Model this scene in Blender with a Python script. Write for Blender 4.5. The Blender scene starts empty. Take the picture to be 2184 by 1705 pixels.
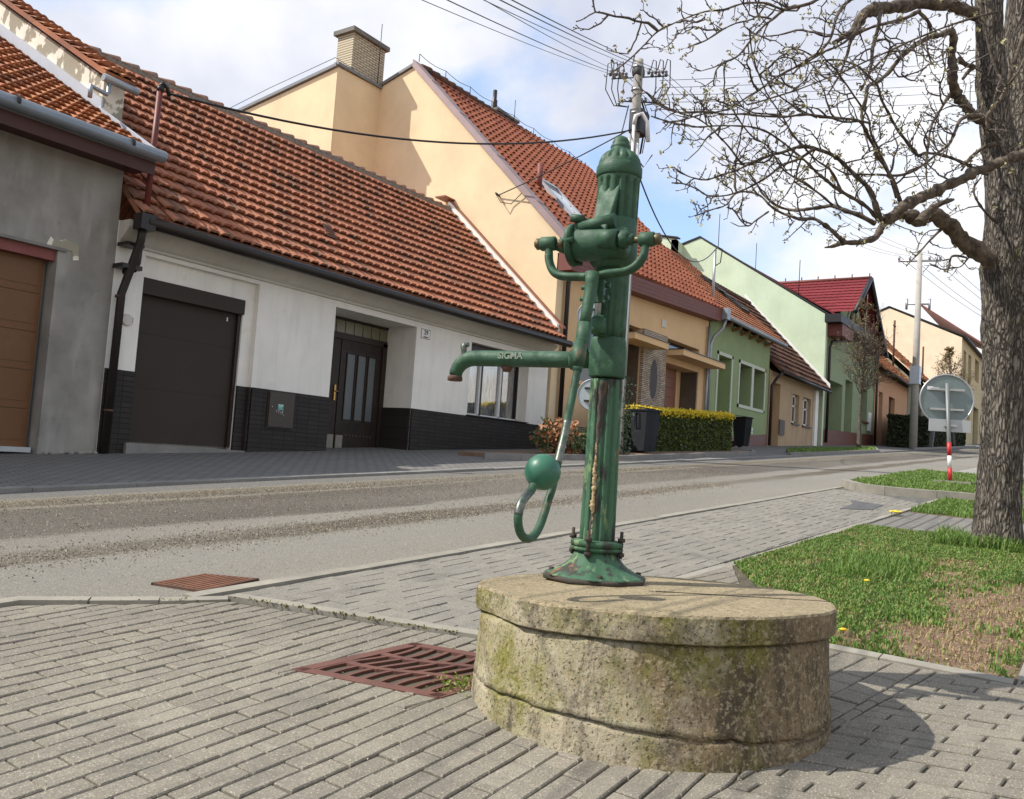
import bpy, math, random
import numpy as np
from mathutils import Vector, Matrix, noise as mnoise
random.seed(7); rng=np.random.default_rng(7)
SC=bpy.context.scene; COL=SC.collection
# ---------------------------------------------------------------- camera
F=1850.; CX,CY=1092.,852.5; ROLL=math.radians(3.9); PIT=math.atan(127./F)
UPc=np.array([math.sin(ROLL)*math.cos(PIT),math.cos(ROLL)*math.cos(PIT),-math.sin(PIT)])
_v=np.array([2350-CX,-(1065-CY),-F]); _v/=np.linalg.norm(_v)
_x=_v-UPc*_v.dot(UPc); _x/=np.linalg.norm(_x); RW=np.array([_x,np.cross(UPc,_x),UPc])
CAM=np.array([0,0,.82]); FWD=RW@np.array([0,0,-1.])
cd=bpy.data.cameras.new('camera'); cam=bpy.data.objects.new('camera',cd); COL.objects.link(cam); SC.camera=cam
cd.sensor_width=36; cd.lens=F/2184*36; cd.clip_end=2000; cd.clip_start=.05
m=Matrix([list(RW[i])+[CAM[i]] for i in range(3)]+[[0,0,0,1]]); cam.matrix_world=m
# ---------------------------------------------------------------- sky, sun, exposure
SUN=Vector((-.58,.70,1.0)).normalized()
W=bpy.data.worlds.new('World'); SC.world=W; W.use_nodes=True
nt=W.node_tree; nd=nt.nodes; lk=nt.links; nd.clear()
wo=nd.new('ShaderNodeOutputWorld'); bg=nd.new('ShaderNodeBackground'); bg.inputs[1].default_value=.092
sky=nd.new('ShaderNodeTexSky'); sky.sky_type='NISHITA'; sky.sun_disc=False
sky.sun_elevation=math.asin(SUN.z); sky.sun_rotation=math.atan2(SUN.x,SUN.y); sky.air_density=1.0; sky.dust_density=.6
tc=nd.new('ShaderNodeTexCoord'); mp=nd.new('ShaderNodeMapping'); mp.inputs['Scale'].default_value=(1,1,1.7); mp.inputs['Location'].default_value=(6.5,1,8)
lk.new(tc.outputs['Generated'],mp.inputs[0])
def wn(t): return nd.new(t)
n1=wn('ShaderNodeTexNoise'); n1.inputs['Scale'].default_value=2.2; n1.inputs['Detail'].default_value=9; n1.inputs['Roughness'].default_value=.52; n1.inputs['Distortion'].default_value=.25
lk.new(mp.outputs[0],n1.inputs['Vector'])
r1=wn('ShaderNodeValToRGB'); r1.color_ramp.elements[0].position=.435; r1.color_ramp.elements[1].position=.535; lk.new(n1.outputs[0],r1.inputs[0])
n2=wn('ShaderNodeTexNoise'); n2.inputs['Scale'].default_value=3.6; n2.inputs['Detail'].default_value=6; lk.new(tc.outputs['Generated'],n2.inputs['Vector'])
r2=wn('ShaderNodeValToRGB'); r2.color_ramp.elements[0].position=.36; r2.color_ramp.elements[1].position=.62
r2.color_ramp.elements[0].color=(5.9,6.3,7.7,1); r2.color_ramp.elements[1].color=(9.5,9.6,9.9,1); lk.new(n2.outputs[0],r2.inputs[0])
hs=wn('ShaderNodeMix'); hs.data_type='RGBA'; hs.blend_type='MULTIPLY'; hs.inputs[0].default_value=1; hs.inputs[7].default_value=(2.0,1.8,1.9,1)
lk.new(sky.outputs[0],hs.inputs[6])
ad=wn('ShaderNodeMix'); ad.data_type='RGBA'; ad.blend_type='ADD'; ad.inputs[0].default_value=1; ad.inputs[7].default_value=(.8,1.6,2.4,1); lk.new(hs.outputs[2],ad.inputs[6])
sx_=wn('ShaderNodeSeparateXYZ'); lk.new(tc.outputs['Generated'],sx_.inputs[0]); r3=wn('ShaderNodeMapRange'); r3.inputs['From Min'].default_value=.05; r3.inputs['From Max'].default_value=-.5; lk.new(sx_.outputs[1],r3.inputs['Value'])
cw=wn('ShaderNodeMix'); cw.data_type='RGBA'; lk.new(r3.outputs[0],cw.inputs[0]); lk.new(r2.outputs[0],cw.inputs[6]); cw.inputs[7].default_value=(9.4,8.9,8.2,1)   # warm white clouds added behind the camera, out of view, to brighten shaded fronts
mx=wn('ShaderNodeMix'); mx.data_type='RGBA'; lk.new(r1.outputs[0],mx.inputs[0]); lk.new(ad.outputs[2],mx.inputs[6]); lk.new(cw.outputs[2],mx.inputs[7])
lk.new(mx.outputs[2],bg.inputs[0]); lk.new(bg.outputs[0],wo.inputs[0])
sl=bpy.data.lights.new('sun','SUN'); sl.energy=5.0; sl.angle=math.radians(.55); sl.color=(1,.95,.86)
so=bpy.data.objects.new('sun',sl); COL.objects.link(so); so.rotation_euler=SUN.to_track_quat('Z','Y').to_euler(); so.location=(0,0,30)
SC.render.engine='CYCLES'; vs=SC.view_settings; vs.view_transform='Standard'; vs.look='None'; vs.exposure=.27; vs.gamma=1
SC.cycles.max_bounces=6
# ---------------------------------------------------------------- image <-> place helpers
def ray(x,y): return RW@np.array([x-CX,-(y-CY),-F])
def onY(x,y,Y): d=ray(x,y); return CAM+d*(Y-CAM[1])/d[1]
def onX(x,y,X): d=ray(x,y); return CAM+d*(X-CAM[0])/d[0]
def onD(x,y,dep): d=ray(x,y); return CAM+d*dep/(d@FWD)
def onP(x,y,z0,sx,sy):
    d=ray(x,y); return CAM+d*(z0-CAM[2])/(d[2]-sx*d[0]-sy*d[1])
SX,SY,Z0=.054,.025,-.16
def gz(X,Y): return Z0+SX*X+SY*Y
def G(x,y): return onP(x,y,Z0,SX,SY)
def proj(P):
    q=RW.T@(np.array(P,float)-CAM); return CX+F*q[0]/-q[2],CY-F*q[1]/-q[2]
# ---------------------------------------------------------------- objects
def setp(o,label=None,cat=None,group=None,kind=None):
    if label: o['label']=label
    if cat: o['category']=cat
    if group: o['group']=group
    if kind: o['kind']=kind
    return o
def empty(name,loc,label,cat,group=None):
    o=bpy.data.objects.new(name,None); COL.objects.link(o); o.location=tuple(float(c) for c in loc); o.empty_display_size=.2
    return setp(o,label,cat,group)
def wloc(o):
    v=Vector((0,0,0))
    while o is not None: v+=o.location; o=o.parent
    return v
SPLIT={'stem','flower_head','pivot_pin','clinker_base','clinker_reveal','cross_rib','stone_reveal','rafter_end','conduit','insulator','band','bracket','flange_bolt','anchor_bolt','clamp_bolt','clerestory_window','window_pane','opening','window','dark_mullion','pipe_clip','gutter_joint','lightning_rod','kick_plate','sticker','wheel','lower_bracket','plaster_lump','fork_eyes','fork_arm','arm_rib','ridge_tile','plaster_drip'}
class MB:
    def __init__(s): s.v=[]; s.f=[]; s.sm=[]
    def quad(s,*p,sm=False):
        n=len(s.v); s.v+= [tuple(map(float,q)) for q in p]; s.f.append(tuple(range(n,n+len(p)))); s.sm.append(sm); return s
    def box(s,x0,x1,y0,y1,z0,z1):
        a=[(x0,y0,z0),(x1,y0,z0),(x1,y1,z0),(x0,y1,z0),(x0,y0,z1),(x1,y0,z1),(x1,y1,z1),(x0,y1,z1)]
        n=len(s.v); s.v+=a
        for f in ((0,3,2,1),(4,5,6,7),(0,1,5,4),(1,2,6,5),(2,3,7,6),(3,0,4,7)): s.f.append(tuple(n+i for i in f)); s.sm.append(False)
        return s
    def obox(s,c,ax,ay,az):   # oriented box: centre and three half vectors
        c,ax,ay,az=map(np.array,(c,ax,ay,az)); n=len(s.v)
        for k in ((-1,-1,-1),(1,-1,-1),(1,1,-1),(-1,1,-1),(-1,-1,1),(1,-1,1),(1,1,1),(-1,1,1)):
            s.v.append(tuple(map(float,c+k[0]*ax+k[1]*ay+k[2]*az)))
        for f in ((0,3,2,1),(4,5,6,7),(0,1,5,4),(1,2,6,5),(2,3,7,6),(3,0,4,7)): s.f.append(tuple(n+i for i in f)); s.sm.append(False)
        return s
    def prism(s,poly,d):      # 3D polygon extruded by vector d
        n=len(s.v); k=len(poly); s.v+=[tuple(map(float,p)) for p in poly]+[tuple(float(a+b) for a,b in zip(p,d)) for p in poly]
        s.f.append(tuple(range(n,n+k))[::-1]); s.f.append(tuple(range(n+k,n+2*k))); s.sm+= [False,False]
        for i in range(k):
            j=(i+1)%k; s.f.append((n+i,n+j,n+k+j,n+k+i)); s.sm.append(False)
        return s
    def tube(s,pts,r,k=8,cap=True,closed=False):
        pts=[Vector(tuple(map(float,p))) for p in pts]; N=len(pts)
        rs=r if hasattr(r,'__len__') else [r]*N
        t0=(pts[1]-pts[0]).normalized(); u=t0.orthogonal().normalized(); base=len(s.v)
        for i,p in enumerate(pts):
            if closed: t=(pts[(i+1)%N]-pts[i-1])
            else: t=(pts[min(i+1,N-1)]-pts[max(i-1,0)])
            if t.length<1e-9: t=t0
            t=t.normalized(); u=(u-t*u.dot(t)); u=u.normalized() if u.length>1e-6 else t.orthogonal().normalized(); w=t.cross(u)
            for j in range(k):
                a=2*math.pi*j/k; s.v.append(tuple(p+(u*math.cos(a)+w*math.sin(a))*rs[i]))
        M=N if closed else N-1
        for i in range(M):
            i2=(i+1)%N
            for j in range(k):
                j2=(j+1)%k; s.f.append((base+i*k+j,base+i*k+j2,base+i2*k+j2,base+i2*k+j)); s.sm.append(True)
        if cap and not closed:
            s.f.append(tuple(base+j for j in range(k))[::-1]); s.f.append(tuple(base+(N-1)*k+j for j in range(k))); s.sm+=[False,False]
        return s
    def lathe(s,prof,c,k=32,fr=None,ax=None):  # prof (r,z); fr(angle,z)->radius multiplier
        c=Vector(tuple(map(float,c))); base=len(s.v)
        az=Vector(ax).normalized() if ax is not None else Vector((0,0,1))
        ux=Vector((1,0,0)) if abs(az.z)>.9 else az.orthogonal().normalized(); ux=(ux-az*ux.dot(az)).normalized(); uy=az.cross(ux)
        for r,z in prof:
            for j in range(k):
                a=2*math.pi*j/k; q=r*(fr(a,z) if fr else 1); s.v.append(tuple(c+ux*math.cos(a)*q+uy*math.sin(a)*q+az*z))
        for i in range(len(prof)-1):
            for j in range(k):
                j2=(j+1)%k; s.f.append((base+i*k+j,base+i*k+j2,base+(i+1)*k+j2,base+(i+1)*k+j)); s.sm.append(True)
        s.f.append(tuple(base+j for j in range(k))[::-1]); s.f.append(tuple(base+(len(prof)-1)*k+j for j in range(k))); s.sm+=[False,False]
        return s
    def ball(s,c,r,k=16,sc=(1,1,1)):
        prof=[(max(1e-4,math.sin(math.pi*i/(k//2)))*r,-math.cos(math.pi*i/(k//2))*r) for i in range(k//2+1)]
        n=len(s.v); s.lathe(prof,(0,0,0),k)
        for i in range(n,len(s.v)):
            v=s.v[i]; s.v[i]=(v[0]*sc[0]+c[0],v[1]*sc[1]+c[1],v[2]*sc[2]+c[2])
        return s
    def obj(s,name,mat,parent=None,smooth=None):
        if name in SPLIT and parent is not None:
            par=list(range(len(s.v)))
            def fd(i):
                while par[i]!=i: par[i]=par[par[i]]; i=par[i]
                return i
            for f in s.f:
                for k in f[1:]: par[fd(k)]=fd(f[0])
            gr={}
            for i,f in enumerate(s.f): gr.setdefault(fd(f[0]),[]).append(i)
            if len(gr)>1:
                for ids in gr.values():
                    q=MB(); mp_={}
                    for i in ids:
                        for k in s.f[i]:
                            if k not in mp_: mp_[k]=len(q.v); q.v.append(s.v[k])
                        q.f.append(tuple(mp_[k] for k in s.f[i])); q.sm.append(s.sm[i])
                    o=q.obj1(name,mat,parent,smooth)
                return o
        return s.obj1(name,mat,parent,smooth)
    def obj1(s,name,mat,parent=None,smooth=None):
        L=wloc(parent) if parent is not None else Vector((0,0,0))
        me=bpy.data.meshes.new(name); me.from_pydata([(a-L.x,b-L.y,c-L.z) for a,b,c in s.v],[],s.f)
        me.polygons.foreach_set('use_smooth',[bool(q) for q in s.sm] if smooth is None else [smooth]*len(s.f))
        me.materials.append(mat); me.update()
        o=bpy.data.objects.new(name,me); COL.objects.link(o)
        if parent is not None: o.parent=parent
        return o
def npobj(name,V,Fq,mat,parent=None,smooth=False):   # numpy mesh, faces all same size
    L=wloc(parent) if parent is not None else Vector((0,0,0))
    V=np.asarray(V,float)-np.array(L); Fq=np.asarray(Fq,dtype=np.int32); k=Fq.shape[1]
    me=bpy.data.meshes.new(name); me.vertices.add(len(V)); me.vertices.foreach_set('co',V.astype(np.float32).ravel())
    me.loops.add(Fq.size); me.loops.foreach_set('vertex_index',Fq.ravel()); me.polygons.add(len(Fq))
    me.polygons.foreach_set('loop_start',np.arange(0,Fq.size,k,dtype=np.int32)); me.polygons.foreach_set('loop_total',np.full(len(Fq),k,dtype=np.int32))
    me.polygons.foreach_set('use_smooth',np.full(len(Fq),smooth)); me.materials.append(mat); me.update(calc_edges=True); me.validate()
    o=bpy.data.objects.new(name,me); COL.objects.link(o)
    if parent is not None: o.parent=parent
    return o
# ---------------------------------------------------------------- materials
class MT:
    def __init__(s,name,rough=.8,metal=0,spec=.5):
        s.m=bpy.data.materials.new(name); s.m.use_nodes=True; s.t=s.m.node_tree; s.b=s.t.nodes['Principled BSDF']
        s.b.inputs['Roughness'].default_value=rough; s.b.inputs['Metallic'].default_value=metal; s.b.inputs['Specular IOR Level'].default_value=spec
        c=s.n('ShaderNodeTexCoord'); s.co=c.outputs['Object']; s.bumps=[]
    def n(s,t): return s.t.nodes.new(t)
    def l(s,a,b): s.t.links.new(a,b)
    def map(s,sc=(1,1,1),rot=(0,0,0),loc=(0,0,0)):
        m=s.n('ShaderNodeMapping'); m.inputs['Scale'].default_value=sc; m.inputs['Rotation'].default_value=rot; m.inputs['Location'].default_value=loc; s.l(s.co,m.inputs[0]); return m.outputs[0]
    def noise(s,scale,detail=5,rough=.55,vec=None,dist=0):
        m=s.n('ShaderNodeTexNoise'); m.inputs['Scale'].default_value=scale; m.inputs['Detail'].default_value=detail; m.inputs['Roughness'].default_value=rough; m.inputs['Distortion'].default_value=dist
        s.l(vec or s.co,m.inputs['Vector']); return m.outputs[0]
    def vor(s,scale,vec=None,feat='F1',out=0):
        m=s.n('ShaderNodeTexVoronoi'); m.inputs['Scale'].default_value=scale; m.feature=feat; s.l(vec or s.co,m.inputs['Vector']); return m.outputs[out]
    def ramp(s,fac,a,b,ca=(0,0,0),cb=(1,1,1)):
        m=s.n('ShaderNodeValToRGB'); e=m.color_ramp.elements; e[0].position=a; e[1].position=b; e[0].color=(*ca,1) ; e[1].color=(*cb,1); s.l(fac,m.inputs[0]); return m.outputs[0]
    def mix(s,fac,a,b,mode='MIX'):
        m=s.n('ShaderNodeMix'); m.data_type='RGBA'; m.blend_type=mode
        for k,v in ((0,fac),(6,a),(7,b)):
            if isinstance(v,(int,float)): m.inputs[k].default_value=v
            elif isinstance(v,tuple): m.inputs[k].default_value=(*v,1)
            else: s.l(v,m.inputs[k])
        return m.outputs[2]
    def math(s,op,a,b=0.):
        m=s.n('ShaderNodeMath'); m.operation=op
        for k,v in ((0,a),(1,b)):
            if isinstance(v,(int,float)): m.inputs[k].default_value=v
            else: s.l(v,m.inputs[k])
        return m.outputs[0]
    def sep(s): m=s.n('ShaderNodeSeparateXYZ'); s.l(s.co,m.inputs[0]); return m.outputs
    def bump(s,h,strength=.5,dist=.01):
        m=s.n('ShaderNodeBump'); m.inputs['Strength'].default_value=strength; m.inputs['Distance'].default_value=dist; s.l(h,m.inputs['Height'])
        if s.bumps: s.l(s.bumps[-1],m.inputs['Normal'])
        s.bumps.append(m.outputs[0]); return s
    def done(s,col):
        if isinstance(col,tuple): s.b.inputs['Base Color'].default_value=(*col,1)
        else: s.l(col,s.b.inputs['Base Color'])
        if s.bumps: s.l(s.bumps[-1],s.b.inputs['Normal'])
        return s.m
def sc(c,k): return tuple(min(1,a*k) for a in c)
_mc={}
def simple(name,c,rough=.8,var=.25,scale=4,bump=.2,bs=60,metal=0,c2=None,bd=.004,spec=.4):
    if name in _mc: return _mc[name]
    t=MT(name,rough,metal,spec); n=t.noise(scale,6,.65); c2=c2 or sc(c,1-var)
    col=t.mix(t.ramp(n,.35,.68),c,c2)
    f=t.noise(scale*11,3,.6); col=t.mix(t.ramp(f,.45,.75,(0,0,0),(.35,.35,.35)),col,sc(c,1-var*1.3))
    if bump: t.bump(t.noise(bs,4,.7),bump,bd)
    _mc[name]=t.done(col); return _mc[name]
# stucco with weather streaks
def stucco(name,c,streak=.25,bump=.35):
    if name in _mc: return _mc[name]
    t=MT(name,.92,0,.2); n=t.noise(.9,6,.6); col=t.mix(t.ramp(n,.38,.7),c,sc(c,.86)); n=t.noise(2.1,7,.7,t.map(loc=(5,1,7))); col=t.mix(t.ramp(n,.60,.74,(0,0,0),(min(1,.25+streak),)*3),col,tuple(a*b for a,b in zip(c,(.74,.68,.58))))
    s2=t.noise(3,5,.6,t.map((2.2,2.2,.25))); col=t.mix(t.math('MULTIPLY',t.ramp(s2,.5,.8),streak),col,sc(c,.55))
    g=t.noise(150,3,.8); col=t.mix(t.ramp(g,.5,.8,(0,0,0),(.3,.3,.3)),col,sc(c,.75)); t.bump(t.noise(90,4,.8),bump,.004)
    _mc[name]=t.done(col); return _mc[name]
def rooftile(name,c1,c2,c3,tw,tz):
    t=MT(name,.85,0,.25); sn=t.n('ShaderNodeVectorMath'); sn.operation='SNAP'; t.l(t.map(loc=(.003,0,.004)),sn.inputs[0]); sn.inputs[1].default_value=(tw,50,tz)
    w=t.n('ShaderNodeTexWhiteNoise'); w.noise_dimensions='3D'; t.l(sn.outputs[0],w.inputs[0])
    r=t.n('ShaderNodeValToRGB'); e=r.color_ramp.elements; e[0].color=(*c1,1); e[1].color=(*c2,1); e[1].position=.75; x=e.new(.97); x.color=(*c3,1); t.l(w.outputs[0],r.inputs[0])
    n=t.noise(1.3,6,.6); col=t.mix(t.ramp(n,.42,.72,(0,0,0),(.5,.5,.5)),r.outputs[0],c3)
    n=t.noise(34,5,.7); col=t.mix(t.ramp(n,.5,.72,(0,0,0),(.6,.6,.6)),col,sc(c3,.6)); t.bump(t.noise(60,4,.7),.4,.006)
    return t.done(col)
M_terra=rooftile('terracotta_tiles',(.40,.165,.092),(.32,.122,.07),(.18,.095,.062),.2,.235)
M_terra2=rooftile('orange_tiles',(.40,.17,.08),(.33,.125,.062),(.22,.10,.06),.22,.24)
M_terra3=rooftile('red_brown_concrete_tiles',(.33,.115,.062),(.29,.095,.052),(.23,.075,.045),.3,.23)
M_redtile=rooftile('glazed_red_tiles',(.20,.030,.034),(.165,.024,.028),(.14,.020,.024),.3,.24)
M_brtile=rooftile('old_brown_tiles',(.16,.075,.045),(.11,.05,.035),(.06,.045,.035),.2,.24)
M_rust_tiles=rooftile('patched_orange_tiles',(.50,.22,.10),(.36,.13,.06),(.10,.07,.05),.22,.24)
M_white=stucco('white_stucco',(.85,.82,.76),.30)
M_cream_cornice=stucco('cream_cornice_plaster',(.62,.59,.52),.35)
M_yellow=stucco('yellow_stucco',(.78,.62,.40),.08,.6); M_ochre=stucco('ochre_stucco',(.70,.48,.27),.12)
M_green=stucco('green_stucco',(.265,.335,.175),.15); M_lgreen=stucco('pale_green_stucco',(.54,.63,.46),.12); M_dgreen=stucco('sage_green_stucco',(.27,.33,.205),.15)
M_beige=stucco('beige_stucco',(.78,.63,.45),.15); M_tan=stucco('worn_tan_plaster',(.46,.34,.22),.6); M_orange=stucco('orange_stucco',(.56,.33,.20),.3)
M_grgreen=stucco('grey_green_stucco',(.26,.27,.2),.3); M_offw=stucco('pale_render',(.8,.8,.76),.1); M_sand=stucco('sand_stucco',(.55,.46,.28),.2)
M_gut_g=simple('grey_zinc',(.34,.37,.39),.45,.2,3,.05,20,.6); M_gut_b=simple('dark_brown_metal',(.028,.022,.019),.4,.3,5,.1,30,.2)
M_wood_d=simple('dark_brown_boards',(.035,.022,.017),.55,.4,8,.2,40); M_door_p=simple('brown_roller_door',(.042,.030,.023),.75,.15,1.5,.05,30)
M_fascia=simple('red_brown_cladding',(.17,.052,.035),.6,.2,3,.1,30); M_black=simple('black_plastic',(.012,.012,.013),.5,.2,5,0)
M_alu=simple('brushed_aluminium',(.45,.46,.47),.4,.15,6,.05,50,.7); M_whitep=simple('white_painted_frame',(.72,.72,.71),.45,.08,6,0)
M_redpole=simple('red_painted_pipe',(.17,.025,.02),.55,.4,9,.2,40,c2=(.09,.03,.02)); M_gold=simple('brass',(.55,.33,.10),.3,.2,20,0,metal=.9)
M_cover=simple('mauve_metal_flashing',(.30,.22,.21),.5,.15,2,.05,20,.3)
_t=MT('clear_window_glass',.03); _g=_t.n('ShaderNodeBsdfGlossy'); _g.inputs['Roughness'].default_value=.03; _tr=_t.n('ShaderNodeBsdfTransparent'); _mx=_t.n('ShaderNodeMixShader'); _mx.inputs[0].default_value=.30; _t.l(_tr.outputs[0],_mx.inputs[1]); _t.l(_g.outputs[0],_mx.inputs[2]); _o=[x for x in _t.t.nodes if x.type=='OUTPUT_MATERIAL'][0]; _t.l(_mx.outputs[0],_o.inputs[0]); M_glassT=_t.m
M_glass=MT('window_glass',.06,0,.9).done((.10,.12,.13)); M_gdark=MT('dark_glass',.08,0,.8).done((.02,.025,.03)); M_skyg=MT('skylight_glass',.05,.6,.9).done((.55,.62,.68))
t=MT('ripple_glass',.2,0,.8); t.bump(t.vor(140),.6,.004); M_ripple=t.done(t.mix(t.noise(60,3),(.16,.18,.19),(.05,.06,.065)))
t=MT('net_curtain',.9); cu=t.noise(6,4,.6,t.map((4,1,.6))); M_curtain=t.done(t.mix(t.ramp(cu,.35,.65),(.75,.75,.72),(.16,.17,.17)))
# plaster greys
t=MT('grey_cement_render',.95,0,.15); col=t.mix(t.ramp(t.noise(1.1,7,.6),.36,.66),(.33,.315,.285),(.205,.195,.175)); col=t.mix(t.ramp(t.noise(2.6,5,.5,t.map((1.5,1,.35),loc=(4,0,2))),.5,.7,(0,0,0),(.7,.7,.7)),col,(.40,.385,.355)); col=t.mix(t.ramp(t.noise(5,6,.7),.60,.68,(0,0,0),(.4,.4,.4)),col,(.14,.13,.12)); t.bump(t.noise(70,4,.7),.3,.004); M_cement=t.done(col)
t=MT('peeling_plaster',.95,0,.15); col=t.mix(t.ramp(t.noise(2.2,6,.6,dist=.3),.50,.53),(.33,.30,.23),(.75,.71,.60)); t.bump(t.noise(2.2,6,.6,dist=.3),.5,.03); M_peel=t.done(col)
def brick(name,c1,c2,mort,w,h,ms=.012,rot=(math.pi/2,0,0),bump=.5,off=.5,rough=.8,nscale=40):
    t=MT(name,rough,0,.3); b=t.n('ShaderNodeTexBrick'); t.l(t.map(rot=rot),b.inputs['Vector']); b.offset=off
    for k,v in (('Color1',(*c1,1)),('Color2',(*c2,1)),('Mortar',(*mort,1))): b.inputs[k].default_value=v
    b.inputs['Scale'].default_value=1; b.inputs['Mortar Size'].default_value=ms; b.inputs['Brick Width'].default_value=w; b.inputs['Row Height'].default_value=h; b.inputs['Mortar Smooth'].default_value=.2
    col=t.mix(t.ramp(t.noise(nscale,4,.7),.4,.75,(0,0,0),(.45,.45,.45)),b.outputs[0],sc(c2,.6)); col=t.mix(t.ramp(t.noise(.8,5,.6),.4,.7,(0,0,0),(.3,.3,.3)),col,sc(c1,.6))
    t.bump(b.outputs['Fac'],-bump,.006); t.bump(t.noise(120,3,.7),.25,.003); return t.done(col)
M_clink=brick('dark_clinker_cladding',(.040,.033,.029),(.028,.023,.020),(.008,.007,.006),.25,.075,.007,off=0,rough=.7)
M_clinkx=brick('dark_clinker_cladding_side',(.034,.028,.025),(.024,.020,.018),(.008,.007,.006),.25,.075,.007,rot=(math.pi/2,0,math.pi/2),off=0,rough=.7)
M_ybrick=brick('yellow_chimney_brick',(.62,.54,.38),(.52,.44,.30),(.10,.08,.06),.25,.075,.014)
M_ybrickx=M_ybrick
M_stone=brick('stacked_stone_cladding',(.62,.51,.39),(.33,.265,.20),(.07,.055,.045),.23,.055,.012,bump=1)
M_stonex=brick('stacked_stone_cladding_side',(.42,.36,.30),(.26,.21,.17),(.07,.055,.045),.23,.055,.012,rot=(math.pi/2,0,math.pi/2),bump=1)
M_brbase=simple('brown_tile_base',(.16,.06,.04),.5,.3,6,.1,30)
M_farpave=brick('grey_pavers_far_side',(.205,.195,.178),(.16,.153,.14),(.05,.05,.05),.2,.1,.012,rot=(0,0,0),bump=.6)
M_pathpave=brick('grey_pavers_path',(.20,.19,.165),(.165,.155,.14),(.07,.06,.045),.2,.13,.014,rot=(0,0,0),bump=.6)
def paver(name,c1,c2,c3):
    t=MT(name,.9,0,.25); n=t.noise(1.4,5,.6); col=t.mix(t.ramp(n,.35,.7),c1,c2)
    sn=t.n('ShaderNodeVectorMath'); sn.operation='SNAP'; t.l(t.map(rot=(0,0,.02)),sn.inputs[0]); sn.inputs[1].default_value=(.205,.075,9)
    w=t.n('ShaderNodeTexWhiteNoise'); t.l(sn.outputs[0],w.inputs[0]); col=t.mix(t.ramp(w.outputs[0],0,1,(0,0,0),(.62,.62,.62)),col,c3)
    s=t.noise(150,4,.85); col=t.mix(t.ramp(s,.50,.66,(0,0,0),(.8,.8,.8)),col,sc(c2,.45)); s=t.noise(170,3,.6,t.map(loc=(3,1,0))); col=t.mix(t.ramp(s,.57,.66,(0,0,0),(.75,.75,.75)),col,sc(c1,1.75)); s=t.noise(3.2,6,.7,t.map(loc=(9,4,0))); col=t.mix(t.ramp(s,.5,.68,(0,0,0),(.45,.45,.45)),col,(.10,.095,.085))
    t.bump(t.noise(220,4,.8),.5,.003); return t.done(col)
M_paveL=paver('weathered_concrete_pavers',(.265,.240,.190),(.19,.173,.137),(.145,.132,.106))
M_paveB=paver('parking_bay_pavers',(.24,.222,.185),(.20,.187,.16),(.165,.155,.135))
M_sandj=simple('dirt_joint_sand',(.07,.06,.042),.95,.5,20,.5,80,c2=(.10,.085,.055))
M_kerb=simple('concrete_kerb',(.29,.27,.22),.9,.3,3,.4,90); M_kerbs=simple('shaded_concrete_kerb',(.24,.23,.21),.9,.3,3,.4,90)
M_soil=simple('dry_soil',(.24,.165,.105),.95,.5,9,.9,45,c2=(.13,.08,.05),bd=.02)
# road
t=MT('asphalt_road',.92,0,.25); X,Y,Z=t.sep()
nz=t.noise(1.2,6,.6,t.map((.35,2.2,1))); yy=t.math('ADD',Y,t.math('MULTIPLY',t.math('SUBTRACT',nz,.5),.55)); nf=t.noise(60,3,.6); yy=t.math('ADD',yy,t.math('MULTIPLY',t.math('SUBTRACT',nf,.5),.25))
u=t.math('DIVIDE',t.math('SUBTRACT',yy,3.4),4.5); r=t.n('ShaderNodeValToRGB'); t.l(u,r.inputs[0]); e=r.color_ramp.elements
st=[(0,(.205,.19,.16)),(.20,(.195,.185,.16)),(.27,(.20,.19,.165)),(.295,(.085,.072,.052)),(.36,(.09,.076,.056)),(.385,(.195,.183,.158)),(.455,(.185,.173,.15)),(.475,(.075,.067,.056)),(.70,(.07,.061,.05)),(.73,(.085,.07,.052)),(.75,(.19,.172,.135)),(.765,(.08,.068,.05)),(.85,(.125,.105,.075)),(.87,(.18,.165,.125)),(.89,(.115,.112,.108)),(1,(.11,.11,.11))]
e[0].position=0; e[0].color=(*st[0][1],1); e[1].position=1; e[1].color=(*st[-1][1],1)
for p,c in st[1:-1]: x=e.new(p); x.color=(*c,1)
big=t.noise(.35,4,.5,t.map((.4,1.6,1))); col=t.mix(t.ramp(big,.42,.6,(0,0,0),(.45,.45,.45)),r.outputs[0],(.15,.14,.12))
sp=t.noise(130,2,.6); col=t.mix(t.ramp(sp,.60,.67,(0,0,0),(.85,.85,.85)),col,(.50,.44,.33)); sp=t.noise(110,3,.6,t.map(loc=(7,2,0))); col=t.mix(t.ramp(sp,.58,.66,(0,0,0),(.8,.8,.8)),col,(.05,.045,.04))
t.bump(t.noise(120,4,.8),.9,.006); M_road=t.done(col)
# pump paint
def paint(name,rustk=.66,dirt=1.0):
    t=MT(name,.5,0,.35); col=t.mix(t.ramp(t.noise(9,6,.6),.35,.7),(.034,.094,.048),(.022,.060,.033))
    col=t.mix(t.ramp(t.noise(24,5,.65),.58,.66,(0,0,0),(.5,.5,.5)),col,(.075,.15,.085))
    col=t.mix(t.ramp(t.noise(7,8,.75,t.map(loc=(3,1,2))),rustk,rustk+.05,(0,0,0),(dirt,)*3),col,(.15,.085,.045))
    col=t.mix(t.ramp(t.noise(38,5,.75),.58,.66,(0,0,0),(.75,.75,.75)),col,(.022,.028,.02))
    t.bump(t.noise(40,5,.7),.35,.004); t.bump(t.noise(7,8,.75,t.map(loc=(3,1,2))),.3,.01)
    rr=t.ramp(t.noise(20,4,.6),.3,.7,(.46,.46,.46),(.75,.75,.75)); t.l(rr,t.b.inputs['Roughness']); return t.done(col)
M_pump=paint('green_cast_iron_paint'); M_pumpw=paint('worn_green_paint',.585,.8)
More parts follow.
